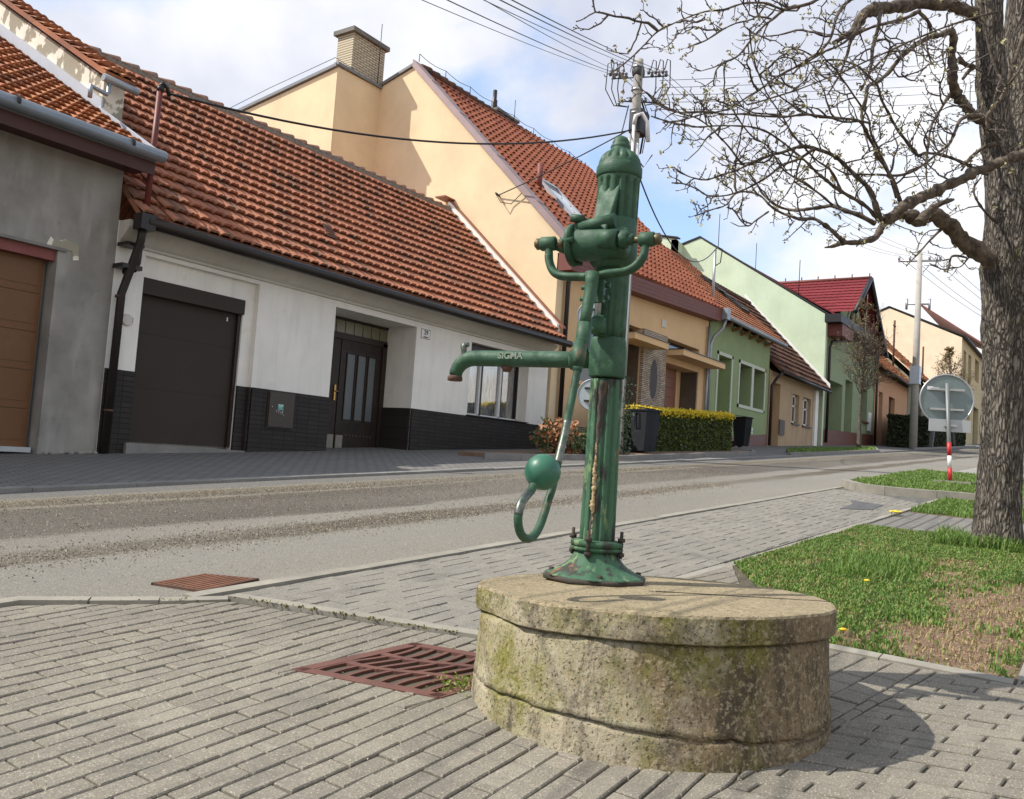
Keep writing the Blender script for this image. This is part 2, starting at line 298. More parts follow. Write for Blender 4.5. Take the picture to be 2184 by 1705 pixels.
t=MT('flaking_green_paint',.6,0,.4); col=t.mix(t.ramp(t.noise(8,8,.7,t.map((1,1,.3))),.48,.54),(.042,.115,.06),(.03,.033,.025)); col=t.mix(t.ramp(t.noise(16,7,.7,t.map((1,1,.35),loc=(2,0,0))),.56,.60),col,(.14,.22,.10)); col=t.mix(t.ramp(t.noise(6,7,.7,t.map((1,1,.4),loc=(5,3,1))),.60,.64),col,(.22,.10,.035)); t.bump(t.noise(12,8,.75,t.map((1,1,.35))),.9,.012); M_flake=t.done(col)
M_rust=simple('rusty_iron',(.13,.06,.035),.8,.4,14,.6,70,c2=(.07,.04,.03)); M_bareiron=simple('worn_bare_steel',(.20,.19,.17),.42,.3,40,.15,60,.7,c2=(.03,.08,.05))
M_bolt=simple('dark_rusty_bolt',(.065,.042,.032),.8,.4,14,.6,70,c2=(.03,.035,.025))
M_foam=simple('tan_sealant',(.50,.37,.20),.9,.4,30,.8,60); M_grate=simple('rusty_cast_grate',(.145,.062,.045),.75,.35,10,.5,90,c2=(.10,.045,.035)); M_grate2=simple('orange_rust_grate',(.20,.085,.045),.8,.4,10,.5,90); M_pit=simple('dark_drain_pit',(.012,.010,.009),1,.3,9,0)
M_brown=simple('brown_grime_streak',(.085,.065,.055),.8,.4,25,.5,60)
# well concrete
def wellmat(name,top=False):
    t=MT(name,.95,0,.15)
    if top:
        col=t.mix(t.ramp(t.noise(3.2,6,.65),.35,.7),(.31,.255,.16),(.23,.19,.12)); col=t.mix(t.ramp(t.noise(5,6,.7,t.map(loc=(1,5,0))),.55,.66,(0,0,0),(.7,.7,.7)),col,(.14,.12,.06))
    else:
        col=t.mix(t.ramp(t.noise(4,6,.65),.35,.65),(.235,.175,.105),(.155,.118,.072))
        X,Y,Z=t.sep(); side=t.math('ADD',t.math('MULTIPLY',X,-.9),t.math('MULTIPLY',Y,.55))   # the sheltered flank carries moss
        mo=t.math('ADD',t.noise(3.2,7,.65,t.map((1,1,.8))),t.math('MULTIPLY',side,.30)); col=t.mix(t.ramp(mo,.53,.68,(0,0,0),(.8,.8,.8)),col,(.175,.175,.03))
        pl=t.math('ADD',t.noise(2.4,7,.7,t.map(loc=(3,2,5))),t.math('MULTIPLY',side,.28)); col=t.mix(t.ramp(pl,.56,.70,(0,0,0),(.8,.8,.8)),col,(.44,.39,.29))
        dk=t.noise(6,7,.75,t.map((1.4,1.4,.5),loc=(9,2,1))); col=t.mix(t.ramp(dk,.50,.62,(0,0,0),(.85,.85,.85)),col,(.06,.05,.035))
    sp=t.noise(60,4,.75); col=t.mix(t.ramp(sp,.52,.60,(0,0,0),(.7,.7,.7)),col,(.38,.31,.20)); sp=t.noise(95,3,.7,t.map(loc=(2,7,1))); col=t.mix(t.ramp(sp,.56,.63,(0,0,0),(.85,.85,.85)),col,(.065,.053,.036))
    t.bump(t.noise(75,5,.75),.9 if not top else .6,.008); t.bump(t.noise(16,5,.6),.5,.02); return t.done(col)
M_well=wellmat('mossy_concrete'); M_wellt=wellmat('sandy_concrete_top',True)
# bark
t=MT('rough_bark',.95,0,.15); bv0=t.map((1,1,.20)); _n=t.n('ShaderNodeTexNoise'); _n.inputs['Scale'].default_value=7; _n.inputs['Detail'].default_value=4; t.l(bv0,_n.inputs['Vector']); _m=t.n('ShaderNodeVectorMath'); _m.operation='SCALE'; t.l(_n.outputs[1],_m.inputs[0]); _m.inputs['Scale'].default_value=.16; _a=t.n('ShaderNodeVectorMath'); _a.operation='ADD'; t.l(bv0,_a.inputs[0]); t.l(_m.outputs[0],_a.inputs[1]); bv=_a.outputs[0]; vn=t.vor(38,bv,'DISTANCE_TO_EDGE'); nn=t.noise(16,8,.75,t.map((1,1,.35)))
col=t.mix(t.ramp(vn,.0,.22),(.06,.053,.045),(.225,.20,.168)); col=t.mix(t.ramp(nn,.52,.7,(0,0,0),(.8,.8,.8)),col,(.33,.28,.215)); col=t.mix(t.ramp(t.noise(3,6,.7),.60,.7,(0,0,0),(.6,.6,.6)),col,(.12,.12,.05))
t.bump(t.ramp(vn,0,.3),1,.03); t.bump(t.noise(30,6,.8,bv),.8,.015); M_bark=t.done(col)
t=MT('branch_bark',.95,0,.15); col=t.mix(t.ramp(t.noise(14,7,.7),.4,.65),(.065,.053,.042),(.20,.165,.125)); t.bump(t.noise(45,6,.8),1,.012); M_branch=t.done(col)
M_twig=simple('twig_bark',(.13,.105,.085),.9,.5,12,.3,60,c2=(.05,.04,.035)); M_bud=simple('opening_buds',(.42,.40,.22),.8,.3,9,0,c2=(.30,.27,.15))
# foliage
def leafm(name,a,b,cc,tr=.25):
    t=MT(name,.55,0,.35); g=t.n('ShaderNodeObjectInfo'); n=t.noise(7,5,.8); n2=t.vor(30,out=1)
    col=t.mix(t.ramp(n,.35,.68),a,b); col=t.mix(t.ramp(t.noise(42,3,.6),.5,.68),col,cc)
    t.b.inputs['Transmission Weight'].default_value=0
    m=t.done(col); tr_=t.n('ShaderNodeBsdfTranslucent'); t.l(col,tr_.inputs[0]); ms=t.n('ShaderNodeMixShader'); ms.inputs[0].default_value=tr
    o=[x for x in t.t.nodes if x.type=='OUTPUT_MATERIAL'][0]; t.l(t.b.outputs[0],ms.inputs[1]); t.l(tr_.outputs[0],ms.inputs[2]); t.l(ms.outputs[0],o.inputs[0]); return m
M_grass=leafm('spring_grass',(.145,.26,.045),(.08,.165,.030),(.29,.31,.10),.28); M_grassy=leafm('pale_grass',(.24,.30,.06),(.16,.24,.05),(.3,.28,.1),.3)
M_hedge=leafm('hedge_leaves',(.075,.115,.022),(.035,.06,.014),(.22,.25,.05)); M_hedgey=leafm('yellow_new_leaves',(.75,.58,.03),(.60,.48,.03),(.8,.68,.10)); M_hedged=leafm('dark_hedge_leaves',(.035,.045,.018),(.02,.028,.012),(.07,.08,.03))
M_bushr=leafm('copper_leaves',(.40,.16,.07),(.25,.10,.05),(.50,.30,.15)); M_bushg=leafm('bush_leaves',(.07,.11,.035),(.04,.06,.02),(.22,.26,.12)); M_ivy=leafm('ivy_leaves',(.05,.08,.045),(.02,.035,.02),(.22,.26,.20)); M_yleaf=leafm('sparse_brown_leaves',(.22,.15,.05),(.16,.11,.04),(.35,.28,.10))
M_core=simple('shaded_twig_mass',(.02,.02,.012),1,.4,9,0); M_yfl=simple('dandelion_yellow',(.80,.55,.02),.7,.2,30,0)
# ---------------------------------------------------------------- generic builders
def gsheet(name,poly,lift,mat,label=None,thick=0.02,sub=None):
    """flat polygon laid on the sloping ground"""
    mb=MB(); mb.prism([(x,y,gz(x,y)+lift) for x,y in poly],(0,0,-thick)); o=mb.obj(name,mat); o['kind']='structure'; return o
def kerbline(mb,pts,w,h,lift=0,seg=1.0):
    pts=[np.array(p,float) for p in pts]
    for a,b in zip(pts[:-1],pts[1:]):
        L=np.linalg.norm(b-a); n=max(1,int(round(L/seg))); d=(b-a)/L; nn=np.array([-d[1],d[0]])
        for i in range(n):
            p=a+d*(L*i/n+.003); q=a+d*(L*(i+1)/n-.003); c=[p,q,q+nn*w,p+nn*w]
            zt=[gz(*k)+h for k in c]; hz=random.uniform(-.004,.004)
            mb.prism([(c[j][0],c[j][1],zt[j]+lift+hz) for j in range(4)],(0,0,-.25))
def wall(mb,x0,x1,z0,z1,y,holes=(),front=True):
    """wall facing -Y with rectangular holes (hx0,hx1,hz0,hz1,depth)"""
    xs=sorted({x0,x1}|{h[0] for h in holes}|{h[1] for h in holes}); zs=sorted({z0,z1}|{h[2] for h in holes}|{h[3] for h in holes})
    xs=[x for x in xs if x0<=x<=x1]; zs=[z for z in zs if z0<=z<=z1]
    for a,b in zip(xs[:-1],xs[1:]):
        for c,d in zip(zs[:-1],zs[1:]):
            mx_,mz=(a+b)/2,(c+d)/2
            if any(h[0]<mx_<h[1] and h[2]<mz<h[3] for h in holes): continue
            mb.quad((a,y,c),(b,y,c),(b,y,d),(a,y,d))
    for h in holes:
        a,b,c,d,e=h; a=max(a,x0); b=min(b,x1); c=max(c,z0); d=min(d,z1)
        mb.quad((a,y,c),(a,y,d),(a,y+e,d),(a,y+e,c)); mb.quad((b,y,c),(b,y+e,c),(b,y+e,d),(b,y,d)); mb.quad((a,y,d),(b,y,d),(b,y+e,d),(a,y+e,d)); mb.quad((a,y,c),(a,y+e,c),(b,y+e,c),(b,y,c))
def roof_mesh(x0,x1,ya,za,yb,zb,tw,tl,amp=.02,step=.035,kind='pan',jag=0.,sag=0.):
    """courses of overlapping tiles modelled as relief; eave at (ya,za), ridge at (yb,zb)"""
    L=math.hypot(yb-ya,zb-za); dy,dz=(yb-ya)/L,(zb-za)/L; ny,nz=-dz,dy
    nx=int(round((x1-x0)/tw)); rows=int(math.ceil(L/tl)); per=8 if kind=='pan' else 10
    xs=np.linspace(x0,x0+nx*tw,nx*per+1); ph=(xs-x0)/tw
    V=[];R=0
    for k in range(rows):
        rj=rng.uniform(-1,1,nx+1)*jag; tilej=np.repeat(rj[:nx],per); tilej=np.append(tilej,rj[nx-1])
        off=0 if kind=='pan' else (.5 if k%2 else 0)
        p=(ph+off)%1.0
        if kind=='pan': w=amp*(np.abs(np.sin(np.pi*p))*1.0+.55*np.abs(np.sin(2*np.pi*p)))
        else: w=amp*np.exp(-((p-.5)/.22)**2)
        for (s,hh,ww) in ((k*tl,step*.45,1.),(k*tl,step,1.),(min((k+1)*tl,L)+.045,.004,.35)):
            if kind!='pan' and hh==step: hv=step*.45+w*1.25
            else: hv=hh+w*ww
            hv=hv+tilej*(1 if hh==step else .3); sg=-sag*math.sin(math.pi*s/L)*np.sin(np.pi*(xs-x0)/(x1-x0))
            V.append(np.c_[xs,ya+dy*s+ny*(hv+sg),za+dz*s+nz*(hv+sg)]); R+=1
    V=np.concatenate(V); n=len(xs); i=np.arange(n-1); Fq=np.concatenate([np.c_[r*n+i,r*n+i+1,(r+1)*n+i+1,(r+1)*n+i] for r in range(R-1)])
    # underside and verge boards
    b=len(V); o=-.05; c=[(x0,ya,za),(x1,ya,za),(x1,yb,zb),(x0,yb,zb)]; V=np.concatenate([V,[(x,y+ny*o,z+nz*o) for x,y,z in c],[(x,y+ny*.03,z+nz*.03) for x,y,z in c]])
    Fq=np.concatenate([Fq,[[b,b+1,b+2,b+3],[b,b+4,b+5,b+1],[b+1,b+5,b+6,b+2],[b,b+3,b+7,b+4]]]); return V,Fq
def roof(name,parent,mat,*a,**k): V,Fq=roof_mesh(*a,**k); return npobj(name,V,Fq,mat,parent)
def halfpipe(mb,a,b,r,k=10,closed=True):
    mb.tube([a,b],r,k)
def leaves(name,P,size,mat,parent=None,flat=.0,norm=None,var=.4):
    """many small folded leaves at points P"""
    P=np.asarray(P,float); n=len(P); a=rng.normal(size=(n,3)); a/=np.linalg.norm(a,axis=1)[:,None]
    if norm is not None: a=a-norm*(a*norm).sum(1)[:,None]*flat; a/=np.linalg.norm(a,axis=1)[:,None]
    b=rng.normal(size=(n,3)); b-=a*(a*b).sum(1)[:,None]; b/=np.linalg.norm(b,axis=1)[:,None]
    s=size*(1+var*rng.uniform(-1,1,n))[:,None]; V=np.stack([P-a*s,P+b*s*.55,P+a*s,P-b*s*.55],1).reshape(-1,3); Fq=np.arange(4*n).reshape(n,4)
    return npobj(name,V,Fq,mat,parent)
def sub_poly(poly,clip,inside=True):
    """clip convex polygon by convex polygon (ccw); returns list of pieces"""
    def cut(P,a,b,keep):
        out=[]
        for i in range(len(P)):
            p,q=P[i],P[(i+1)%len(P)]; sp=((b[0]-a[0])*(p[1]-a[1])-(b[1]-a[1])*(p[0]-a[0]))*keep; sq=((b[0]-a[0])*(q[1]-a[1])-(b[1]-a[1])*(q[0]-a[0]))*keep
            if sp>=0: out.append(p)
            if sp*sq<0: t_=sp/(sp-sq); out.append((p[0]+t_*(q[0]-p[0]),p[1]+t_*(q[1]-p[1])))
        return out
    if inside:
        for i in range(len(clip)):
            poly=cut(poly,clip[i],clip[(i+1)%len(clip)],1)
            if len(poly)<3: return []
        return [poly]
    res=[]
    for i in range(len(clip)):
        o=cut(poly,clip[i],clip[(i+1)%len(clip)],-1)
        if len(o)>=3: res.append(o)
        poly=cut(poly,clip[i],clip[(i+1)%len(clip)],1)
        if len(poly)<3: break
    return res
def area(P): return .5*sum(P[i][0]*P[(i+1)%len(P)][1]-P[(i+1)%len(P)][0]*P[i][1] for i in range(len(P)))
def shrink(P,d):
    c=np.mean(P,0); n=len(P); out=[]
    for i in range(n):
        a,b,e=np.array(P[i-1]),np.array(P[i]),np.array(P[(i+1)%n]); u=b-a; v=e-b; u/=np.linalg.norm(u)+1e-9; v/=np.linalg.norm(v)+1e-9
        n1=np.array([-u[1],u[0]]); n2=np.array([-v[1],v[0]]); k=1+n1@n2; out.append(tuple(b+(n1+n2)*d/max(k,.35)))
    return out
def ccw(P): return P if area(P)>0 else P[::-1]
def pave(mb,bricks,zones,holes,lift,gap=.0030,bev=.0035):
    zones=[ccw(z) for z in zones]
    for q in bricks:
        if area(q)<0: q=q[::-1]
        for z in zones:
            for p in sub_poly(q,z):
                ps=[p]
                for h in holes:
                    if sub_poly(p,h): ps=[k for r_ in ps for k in sub_poly(r_,h,False)]
                for r_ in ps:
                    if area(r_)<2e-4: continue
                    r_=[r_[i] for i in range(len(r_)) if math.hypot(r_[i][0]-r_[i-1][0],r_[i][1]-r_[i-1][1])>.004]
                    if len(r_)<3: continue
                    g=gap*random.uniform(.7,1.5); o=shrink(r_,g); i_=shrink(r_,g+bev)
                    if area(o)<1e-4 or area(i_)<5e-5: continue
                    dz=random.uniform(-.0022,.0022); n=len(mb.v); k=len(o); tx,ty=random.uniform(-.02,.02),random.uniform(-.02,.02); cx_,cy_=np.mean(o,0)
                    def zz(x,y,e): return gz(x,y)+lift+dz+e+tx*(x-cx_)+ty*(y-cy_)
                    mb.v+=[(x,y,zz(x,y,-.02)) for x,y in o]+[(x,y,zz(x,y,-.004)) for x,y in o]+[(x,y,zz(x,y,0)) for x,y in i_]
                    mb.f.append(tuple(range(n+2*k,n+3*k))); mb.sm.append(False)
                    for j in range(k):
                        j2=(j+1)%k; mb.f+=[(n+j,n+j2,n+k+j2,n+k+j),(n+k+j,n+k+j2,n+2*k+j2,n+2*k+j)]; mb.sm+=[False,False]
# ================================================================ GROUND
gs=MB(); gs.prism([(x,y,gz(x,y)-.06) for x,y in ((-300,-300),(500,-300),(500,400),(-300,400))],(0,0,-1)); o=gs.obj('ground',M_soil); o['kind']='structure'
gsheet('road',[(-60,3.2),(300,3.2),(300,7.78),(-60,7.78)],0,M_road)
gsheet('road_shoulder',[(14.2,-6),(300,-6),(300,3.21),(14.2,3.21)],-.004,simple('pale_worn_asphalt',(.27,.26,.235),.92,.15,1.2,.8,120))
gsheet('far_pavement',[(-60,7.94),(300,7.94),(300,12.2),(-60,12.2)],.02,M_farpave)
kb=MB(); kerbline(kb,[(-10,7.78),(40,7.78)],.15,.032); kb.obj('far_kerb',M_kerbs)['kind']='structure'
# sidewalk in the foreground: individual pavers
WC=(2.81,1.285)
grate=[tuple(G(*q)[:2]) for q in ((625,1442),(882,1384),(1190,1440),(935,1503))]
g3=np.array(grate[1])+np.array(grate[3])-np.array(grate[0]); grate[2]=tuple(g3)
if area(grate)<0: grate=grate[::-1]
well=[(WC[0]+.545*math.cos(a*math.pi/12),WC[1]+.545*math.sin(a*math.pi/12)) for a in range(24)]
gsheet('sidewalk_bed',[(-3,-2),(6.2,-2),(6.2,.27),(4.05,.27),(4.03,1.2),(5.2,1.7),(5.75,2.03),(2.95,2.10),(2.66,3.3),(2.4,3.5),(2.0,3.86),(-3,4.0)],.012,M_sandj)
def lattice(o,a,b,ra,rb,off=.5):
    o,a,b=map(np.array,(o,a,b)); out=[]
    for j in range(*rb):
        for i in range(*ra):
            p=o+b*j+a*(i+(off*(j%2))+.12*math.sin(j*12.9)); out.append([tuple(p),tuple(p+a),tuple(p+a+b),tuple(p+b)])
    return out
B1=lambda x: .68-.16*(x-3.02)
zA=[[(-1.5,B1(-1.5)),(2.95,B1(2.95)),(2.95,2.13),(2.62,3.30),(2.4,3.46),(2.0,3.8),(1.6,3.86),(-1.5,3.9)]]
zA2=[[(2.95,B1(2.95)),(3.93,B1(3.93)),(3.93,2.08),(2.95,2.10)],[(3.93,1.25),(5.7,2.03),(5.7,2.04),(3.93,2.08)]]
zB=[[(-.5,-1.2),(3.96,-1.2),(3.95,B1(3.95)),(-.5,B1(-.5))],[(3.96,-1.2),(6,-1.2),(6,.245),(3.96,.265)]]
sw=MB()
L1=lattice((-1.5,-1.0),(.205,.0075),(.002,.0755),(-2,38),(0,74)); pave(sw,L1,zA,[grate],.022)
L2=lattice((2.2,.2),(.135,-.018),(.016,.102),(-6,34),(-3,24)); pave(sw,L2,zA2,[],.022)
an=math.radians(-74); bn=math.radians(-7)
L3=lattice((0.2,2.6),(.201*math.cos(an),.201*math.sin(an)),(.0775*math.cos(bn),.0775*math.sin(bn)),(-4,26),(-10,75)); pave(sw,L3,zB,[],.022)
o=sw.obj('sidewalk',M_paveL); o['kind']='structure'
# flush border stones round the lawn
bs=MB(); kerbline(bs,[(3.95,1.25),(3.955,.27)],.085,.026,0,.5); kerbline(bs,[(4.045,.265),(6.4,.24)],-.30,.026,0,1.0); bs.obj('lawn_border',M_kerb)['kind']='structure'
# parking bay: herringbone blocks
gsheet('parking_bay_bed',[(2.9,2.0),(14.2,1.75),(14.9,3.56),(2.45,3.56)],.004,simple('bay_joint_sand',(.13,.125,.11),.95,.4,20,.5,80))
hb=MB(); Wb=.1; br=[]
for r_ in range(0,19):
    for c_ in range(-60,160,4):
        x=2.3+(c_+r_)*Wb; y=1.72+r_*Wb
        if x<15.2 and x>2.2: br.append([(x,y),(x+2*Wb,y),(x+2*Wb,y+Wb),(x,y+Wb)]); br.append([(x+2*Wb,y-Wb),(x+3*Wb,y-Wb),(x+3*Wb,y+Wb),(x+2*Wb,y+Wb)])
pave(hb,br,[[(3.02,2.16),(9.2,2.06),(14.0,2.0),(14.0,2.95),(14.6,3.42),(2.66,3.42)]],[],.016,gap=.002,bev=.003)
o=hb.obj('parking_bay',M_paveB); o['kind']='structure'
kb=MB(); kerbline(kb,[(2.56,3.54),(14.9,3.54)],-.085,.020,0,1.0); kerbline(kb,[(2.66,3.34),(2.97,2.12)],.07,.036,0,1.0); kerbline(kb,[(5.72,2.03),(2.99,2.12)],-.07,.020,0,1.0)
kerbline(kb,[(14.0,1.92),(5.7,2.02)],-.07,.018,0,1.0)
kerbline(kb,[(-4,3.86),(1.98,3.88),(2.2,3.68),(2.42,3.50),(2.66,3.34)],-.075,.036,0,.8); kb.obj('near_kerb',M_kerb)['kind']='structure'
ms=[]; 
for a,b,n in (((2.68,3.30),(2.94,2.2),130),((2.1,3.66),(2.6,3.3),20)):
    for _ in range(n): k=random.random(); x=a[0]+(b[0]-a[0])*k+random.gauss(0,.008)-.012; y=a[1]+(b[1]-a[1])*k+random.gauss(0,.008); ms.append((x,y,gz(x,y)+.03+random.random()*.012))
for a in np.linspace(math.pi*.8,math.pi*2.1,150):
    if random.random()<.5: x=WC[0]+math.cos(a)*.56; y=WC[1]+math.sin(a)*.56; ms.append((x+random.gauss(0,.01),y+random.gauss(0,.01),gz(x,y)+.026))
leaves('moss',ms,.008,simple('olive_moss',(.16,.16,.04),.9,.4,60,0,c2=(.10,.09,.03)))['kind']='stuff'
gsheet('garden_path',[(9.15,-3),(11.3,-3),(11.33,1.9),(9.25,1.97)],.012,M_pathpave)
gsheet('lawn_soil',[(4.05,.27),(9.2,.2),(9.22,1.95),(5.75,2.0),(5.2,1.7),(4.03,1.2)],.010,M_soil)
gsheet('second_lawn_soil',[(11.32,-3),(14.0,-3),(14.0,1.9),(11.36,1.92)],.010,M_soil)
gsheet('asphalt_patch',[(11.0,2.25),(11.9,2.3),(12.1,2.75),(11.6,2.6),(10.7,2.55)],.022,simple('dark_patch',(.10,.10,.10),.9,.3,8,.6,120))
# raised island with kerb
isl=[(14.75,3.5),(14.15,3.15),(14.0,2.7),(14.1,2.0),(14.3,1.2),(14.6,-3),(21.5,-3),(21.5,3.5)]
ik=MB(); kerbline(ik,isl[:6],.13,.13,0,.95); ik.obj('island_kerb',M_kerb)['kind']='structure'
gsheet('island_soil',[(14.8,3.42),(14.25,3.1),(14.13,2.7),(14.22,2.0),(14.43,1.2),(14.7,-3),(21.4,-3),(21.4,3.42)],.10,M_soil,thick=.2)
# planter strip and grass strip across the road
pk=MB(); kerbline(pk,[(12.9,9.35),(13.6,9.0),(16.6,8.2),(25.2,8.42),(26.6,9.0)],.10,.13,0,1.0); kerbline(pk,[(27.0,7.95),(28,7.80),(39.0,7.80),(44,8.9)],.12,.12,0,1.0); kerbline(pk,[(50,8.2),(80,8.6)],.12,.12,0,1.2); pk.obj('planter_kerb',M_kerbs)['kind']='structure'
gsheet('planter_soil',[(13.6,9.1),(16.7,8.32),(25.2,8.54),(26.5,9.1),(26.5,10.2),(13.2,10.2)],.09,M_soil,thick=.15)
gsheet('strip_soil',[(27.2,8.05),(28.1,7.93),(39.0,7.93),(43.6,8.9),(30,9.0)],.09,M_soil,thick=.15)
# ---- grass blades
def inside(P,poly):
    x,y=P[:,0],P[:,1]; c=np.zeros(len(P),bool); n=len(poly)
    for i in range(n):
        (x1,y1),(x2,y2)=poly[i],poly[i-1]; t_=((y1>y)!=(y2>y))&(x<(x2-x1)*(y-y1)/(y2-y1+1e-12)+x1); c^=t_
    return c
def vn(P,s,sd=0): return np.array([mnoise.noise(Vector((p[0]*s+sd,p[1]*s-sd,sd*.37))) for p in P])
def grass(name,poly,n,h,lift,mat,dens=None,w=.004,label=None,curve=.5):
    p=np.array(poly); P=rng.uniform(p.min(0),p.max(0),(n,2)); P=P[inside(P,poly)]
    dn=vn(P,1.7,3)+.5*vn(P,6,9)
    if dens is not None: keep=dens(P,dn); P=P[keep]; dn=dn[keep]
    m_=len(P); th=rng.uniform(0,2*math.pi,m_); H=h*(.45+.75*rng.random(m_))*(1+.55*np.clip(dn,-.6,.8)); ln=curve*H*rng.uniform(.2,1.5,m_)
    d=np.c_[np.cos(th),np.sin(th),0*th]; s=np.c_[-np.sin(th),np.cos(th),0*th]*(w*rng.uniform(.6,1.5,m_))[:,None]
    B=np.c_[P,Z0+SX*P[:,0]+SY*P[:,1]+lift]; z=np.array([[0,0,1.]])
    M1=B+d*(ln*.35)[:,None]+z*(H*.6)[:,None]; T=B+d*ln[:,None]+z*(H*.88)[:,None]
    V=np.stack([B-s,B+s,M1+s*.8,M1-s*.8,T],1).reshape(-1,3); k=np.arange(m_)[:,None]*5
    Fq=np.concatenate([k+np.array([0,1,2]),k+np.array([0,2,3]),k+np.array([3,2,4])]); o=npobj(name,V,Fq,mat); o['kind']='stuff'; return o
L1p=[(4.06,.28),(9.2,.22),(9.23,1.96),(5.8,2.06),(5.2,1.72),(4.04,1.2)]
def dens1(P,dn):
    bare=np.exp(-(((P[:,0]-4.75)/.75)**2+((P[:,1]-.45)/.34)**2))+.8*np.exp(-(((P[:,0]-6.4)/.9)**2+((P[:,1]-.35)/.22)**2))+.75*np.exp(-(((P[:,0]-4.25)/.22)**2+((P[:,1]-.95)/.10)**2))+.8*np.exp(-(((P[:,0]-4.35)/.40)**2+((P[:,1]-.55)/.2)**2))+.7*np.exp(-(((P[:,0]-5.6)/.8)**2+((P[:,1]-.62)/.25)**2))
    fn=vn(P,22,5); f=.72+.95*dn-1.05*bare+.9*fn; return rng.random(len(P))<f
grass('grass',L1p,125000,.026,.012,M_grass,dens1,.0042)
grass('grass',L1p,9000,.030,.012,M_grassy,lambda P,dn:(rng.random(len(P))<.25+1.1*np.exp(-(((P[:,0]-6.0)/.8)**2+((P[:,1]-1.95)/.16)**2))),.004)
grass('dry_grass',L1p,16000,.028,.012,simple('dry_straw',(.36,.28,.14),.9,.4,40,0,c2=(.22,.16,.08)),lambda P,dn:rng.random(len(P))<.55-.5*dn,.0032)
tuft=[(8.35,.45),(9.1,.45),(9.1,1.25),(8.3,1.2)]; grass('grass',tuft,3500,.12,.012,M_grass,lambda P,dn:np.hypot(P[:,0]-8.74,P[:,1]-.755)>.22,.004)
tuft=[(5.9,1.0),(7.0,1.0),(7.0,1.6),(5.9,1.6)]; grass('grass',tuft,4500,.085,.012,M_grass,lambda P,dn:np.exp(-(((P[:,0]-6.45)/.45)**2+((P[:,1]-1.3)/.25)**2))>rng.random(len(P)),.004)
grass('grass',[(11.34,-2),(14.0,-2),(14.0,1.88),(11.38,1.9)],26000,.06,.012,M_grass,None,.006)
grass('grass',[(14.15,-2.5),(21.4,-2.5),(21.4,3.4),(14.85,3.4),(14.3,3.05),(14.15,2.7),(14.25,2.0)],42000,.06,.105,M_grass,None,.008)
grass('grass',[(27.2,8.05),(28.1,7.93),(39.0,7.93),(43.6,8.9),(30,9.0)],12000,.10,.09,M_grass,None,.014)
# wood chips, leaf litter and grit on the bare soil
P=rng.uniform((4.06,.28),(9.1,1.95),(26000,2)); P=P[rng.random(len(P))<np.clip(1.3*np.exp(-(((P[:,0]-4.9)/1.2)**2+((P[:,1]-.42)/.3)**2)),.22,1)]
leaves('leaf_litter',np.c_[P,Z0+SX*P[:,0]+SY*P[:,1]+.014],.0055,simple('dry_chips',(.48,.34,.20),.9,.4,60,0,c2=(.16,.09,.05)))['kind']='stuff'
P=np.concatenate([rng.uniform((.6,.2),(4.5,3.5),(420,2)),rng.uniform((2.7,2.1),(9,3.5),(260,2))]); P=P[np.hypot(P[:,0]-WC[0],P[:,1]-WC[1])>.6]
leaves('grit',np.c_[P,Z0+SX*P[:,0]+SY*P[:,1]+.026],.0028,simple('pale_grit',(.65,.6,.5),.9,.5,300,0,c2=(.15,.12,.09)))['kind']='stuff'
P=np.concatenate([np.c_[rng.uniform(1.2,13,11000),rng.normal(4.85,.20,11000)],np.c_[rng.uniform(2.5,16,6000),rng.normal(7.0,.16,6000)],np.c_[rng.uniform(2.5,16,5000),rng.uniform(5.4,7.0,5000)]]); leaves('road_gravel',np.c_[P,Z0+SX*P[:,0]+SY*P[:,1]+.004],.0070,simple('road_grit',(.46,.40,.30),.9,.5,200,0,c2=(.12,.10,.08)))['kind']='stuff'
P=np.c_[rng.uniform(1.2,12,3500),rng.uniform(3.6,7.3,3500)]; leaves('road_gravel',np.c_[P,Z0+SX*P[:,0]+SY*P[:,1]+.004],.004,simple('road_grit',(.46,.40,.30)))['kind']='stuff'
# dandelions
for (px,py),lb in zip([(1798,1361),(1848.5,1252)],['yellow dandelion in the grass beside the right side of the concrete well','yellow dandelion out in the middle of the lawn before the tree']):
    p=G(px,py); r0=empty('dandelion',(p[0],p[1],gz(p[0],p[1])),lb,'flower'); q=p+np.array([0,0,.035])
    MB().tube([p,q],.0022,5).obj('stem',M_grass,r0)
    V=[];
    mb=MB(); mb.lathe([(.004,-.004),(.017,.002),(.019,.006),(.008,.011)],q,18,lambda a,z:1+.12*math.sin(9*a)); mb.obj('flower_head',M_yfl,r0)
p=G(1914,1102); r0=empty('dandelion',p,'clump of yellow dandelions at the edge of the second lawn','flower'); mb=MB(); ms_=MB()
for k in range(9):
    q=p+np.array([random.uniform(-.18,.22),random.uniform(-.05,.12),0]); ms_.tube([q,q+np.array([0,0,.05])],.003,4); mb.lathe([(.006,-.004),(.026,.002),(.028,.008),(.01,.014)],q+np.array([0,0,.05]),12)
ms_.obj('stem',M_grass,r0); mb.obj('flower_head',M_yfl,r0)
# weed beside the well at the grate
p=G(985,1478); P=[p+np.array([random.gauss(0,.05),random.gauss(0,.035),.015+abs(random.gauss(0,.02))]) for _ in range(260)]
o=leaves('weed',P,.007,M_grassy); setp(o,'small moss green weed sprouting between the drain grate and the well','plant')
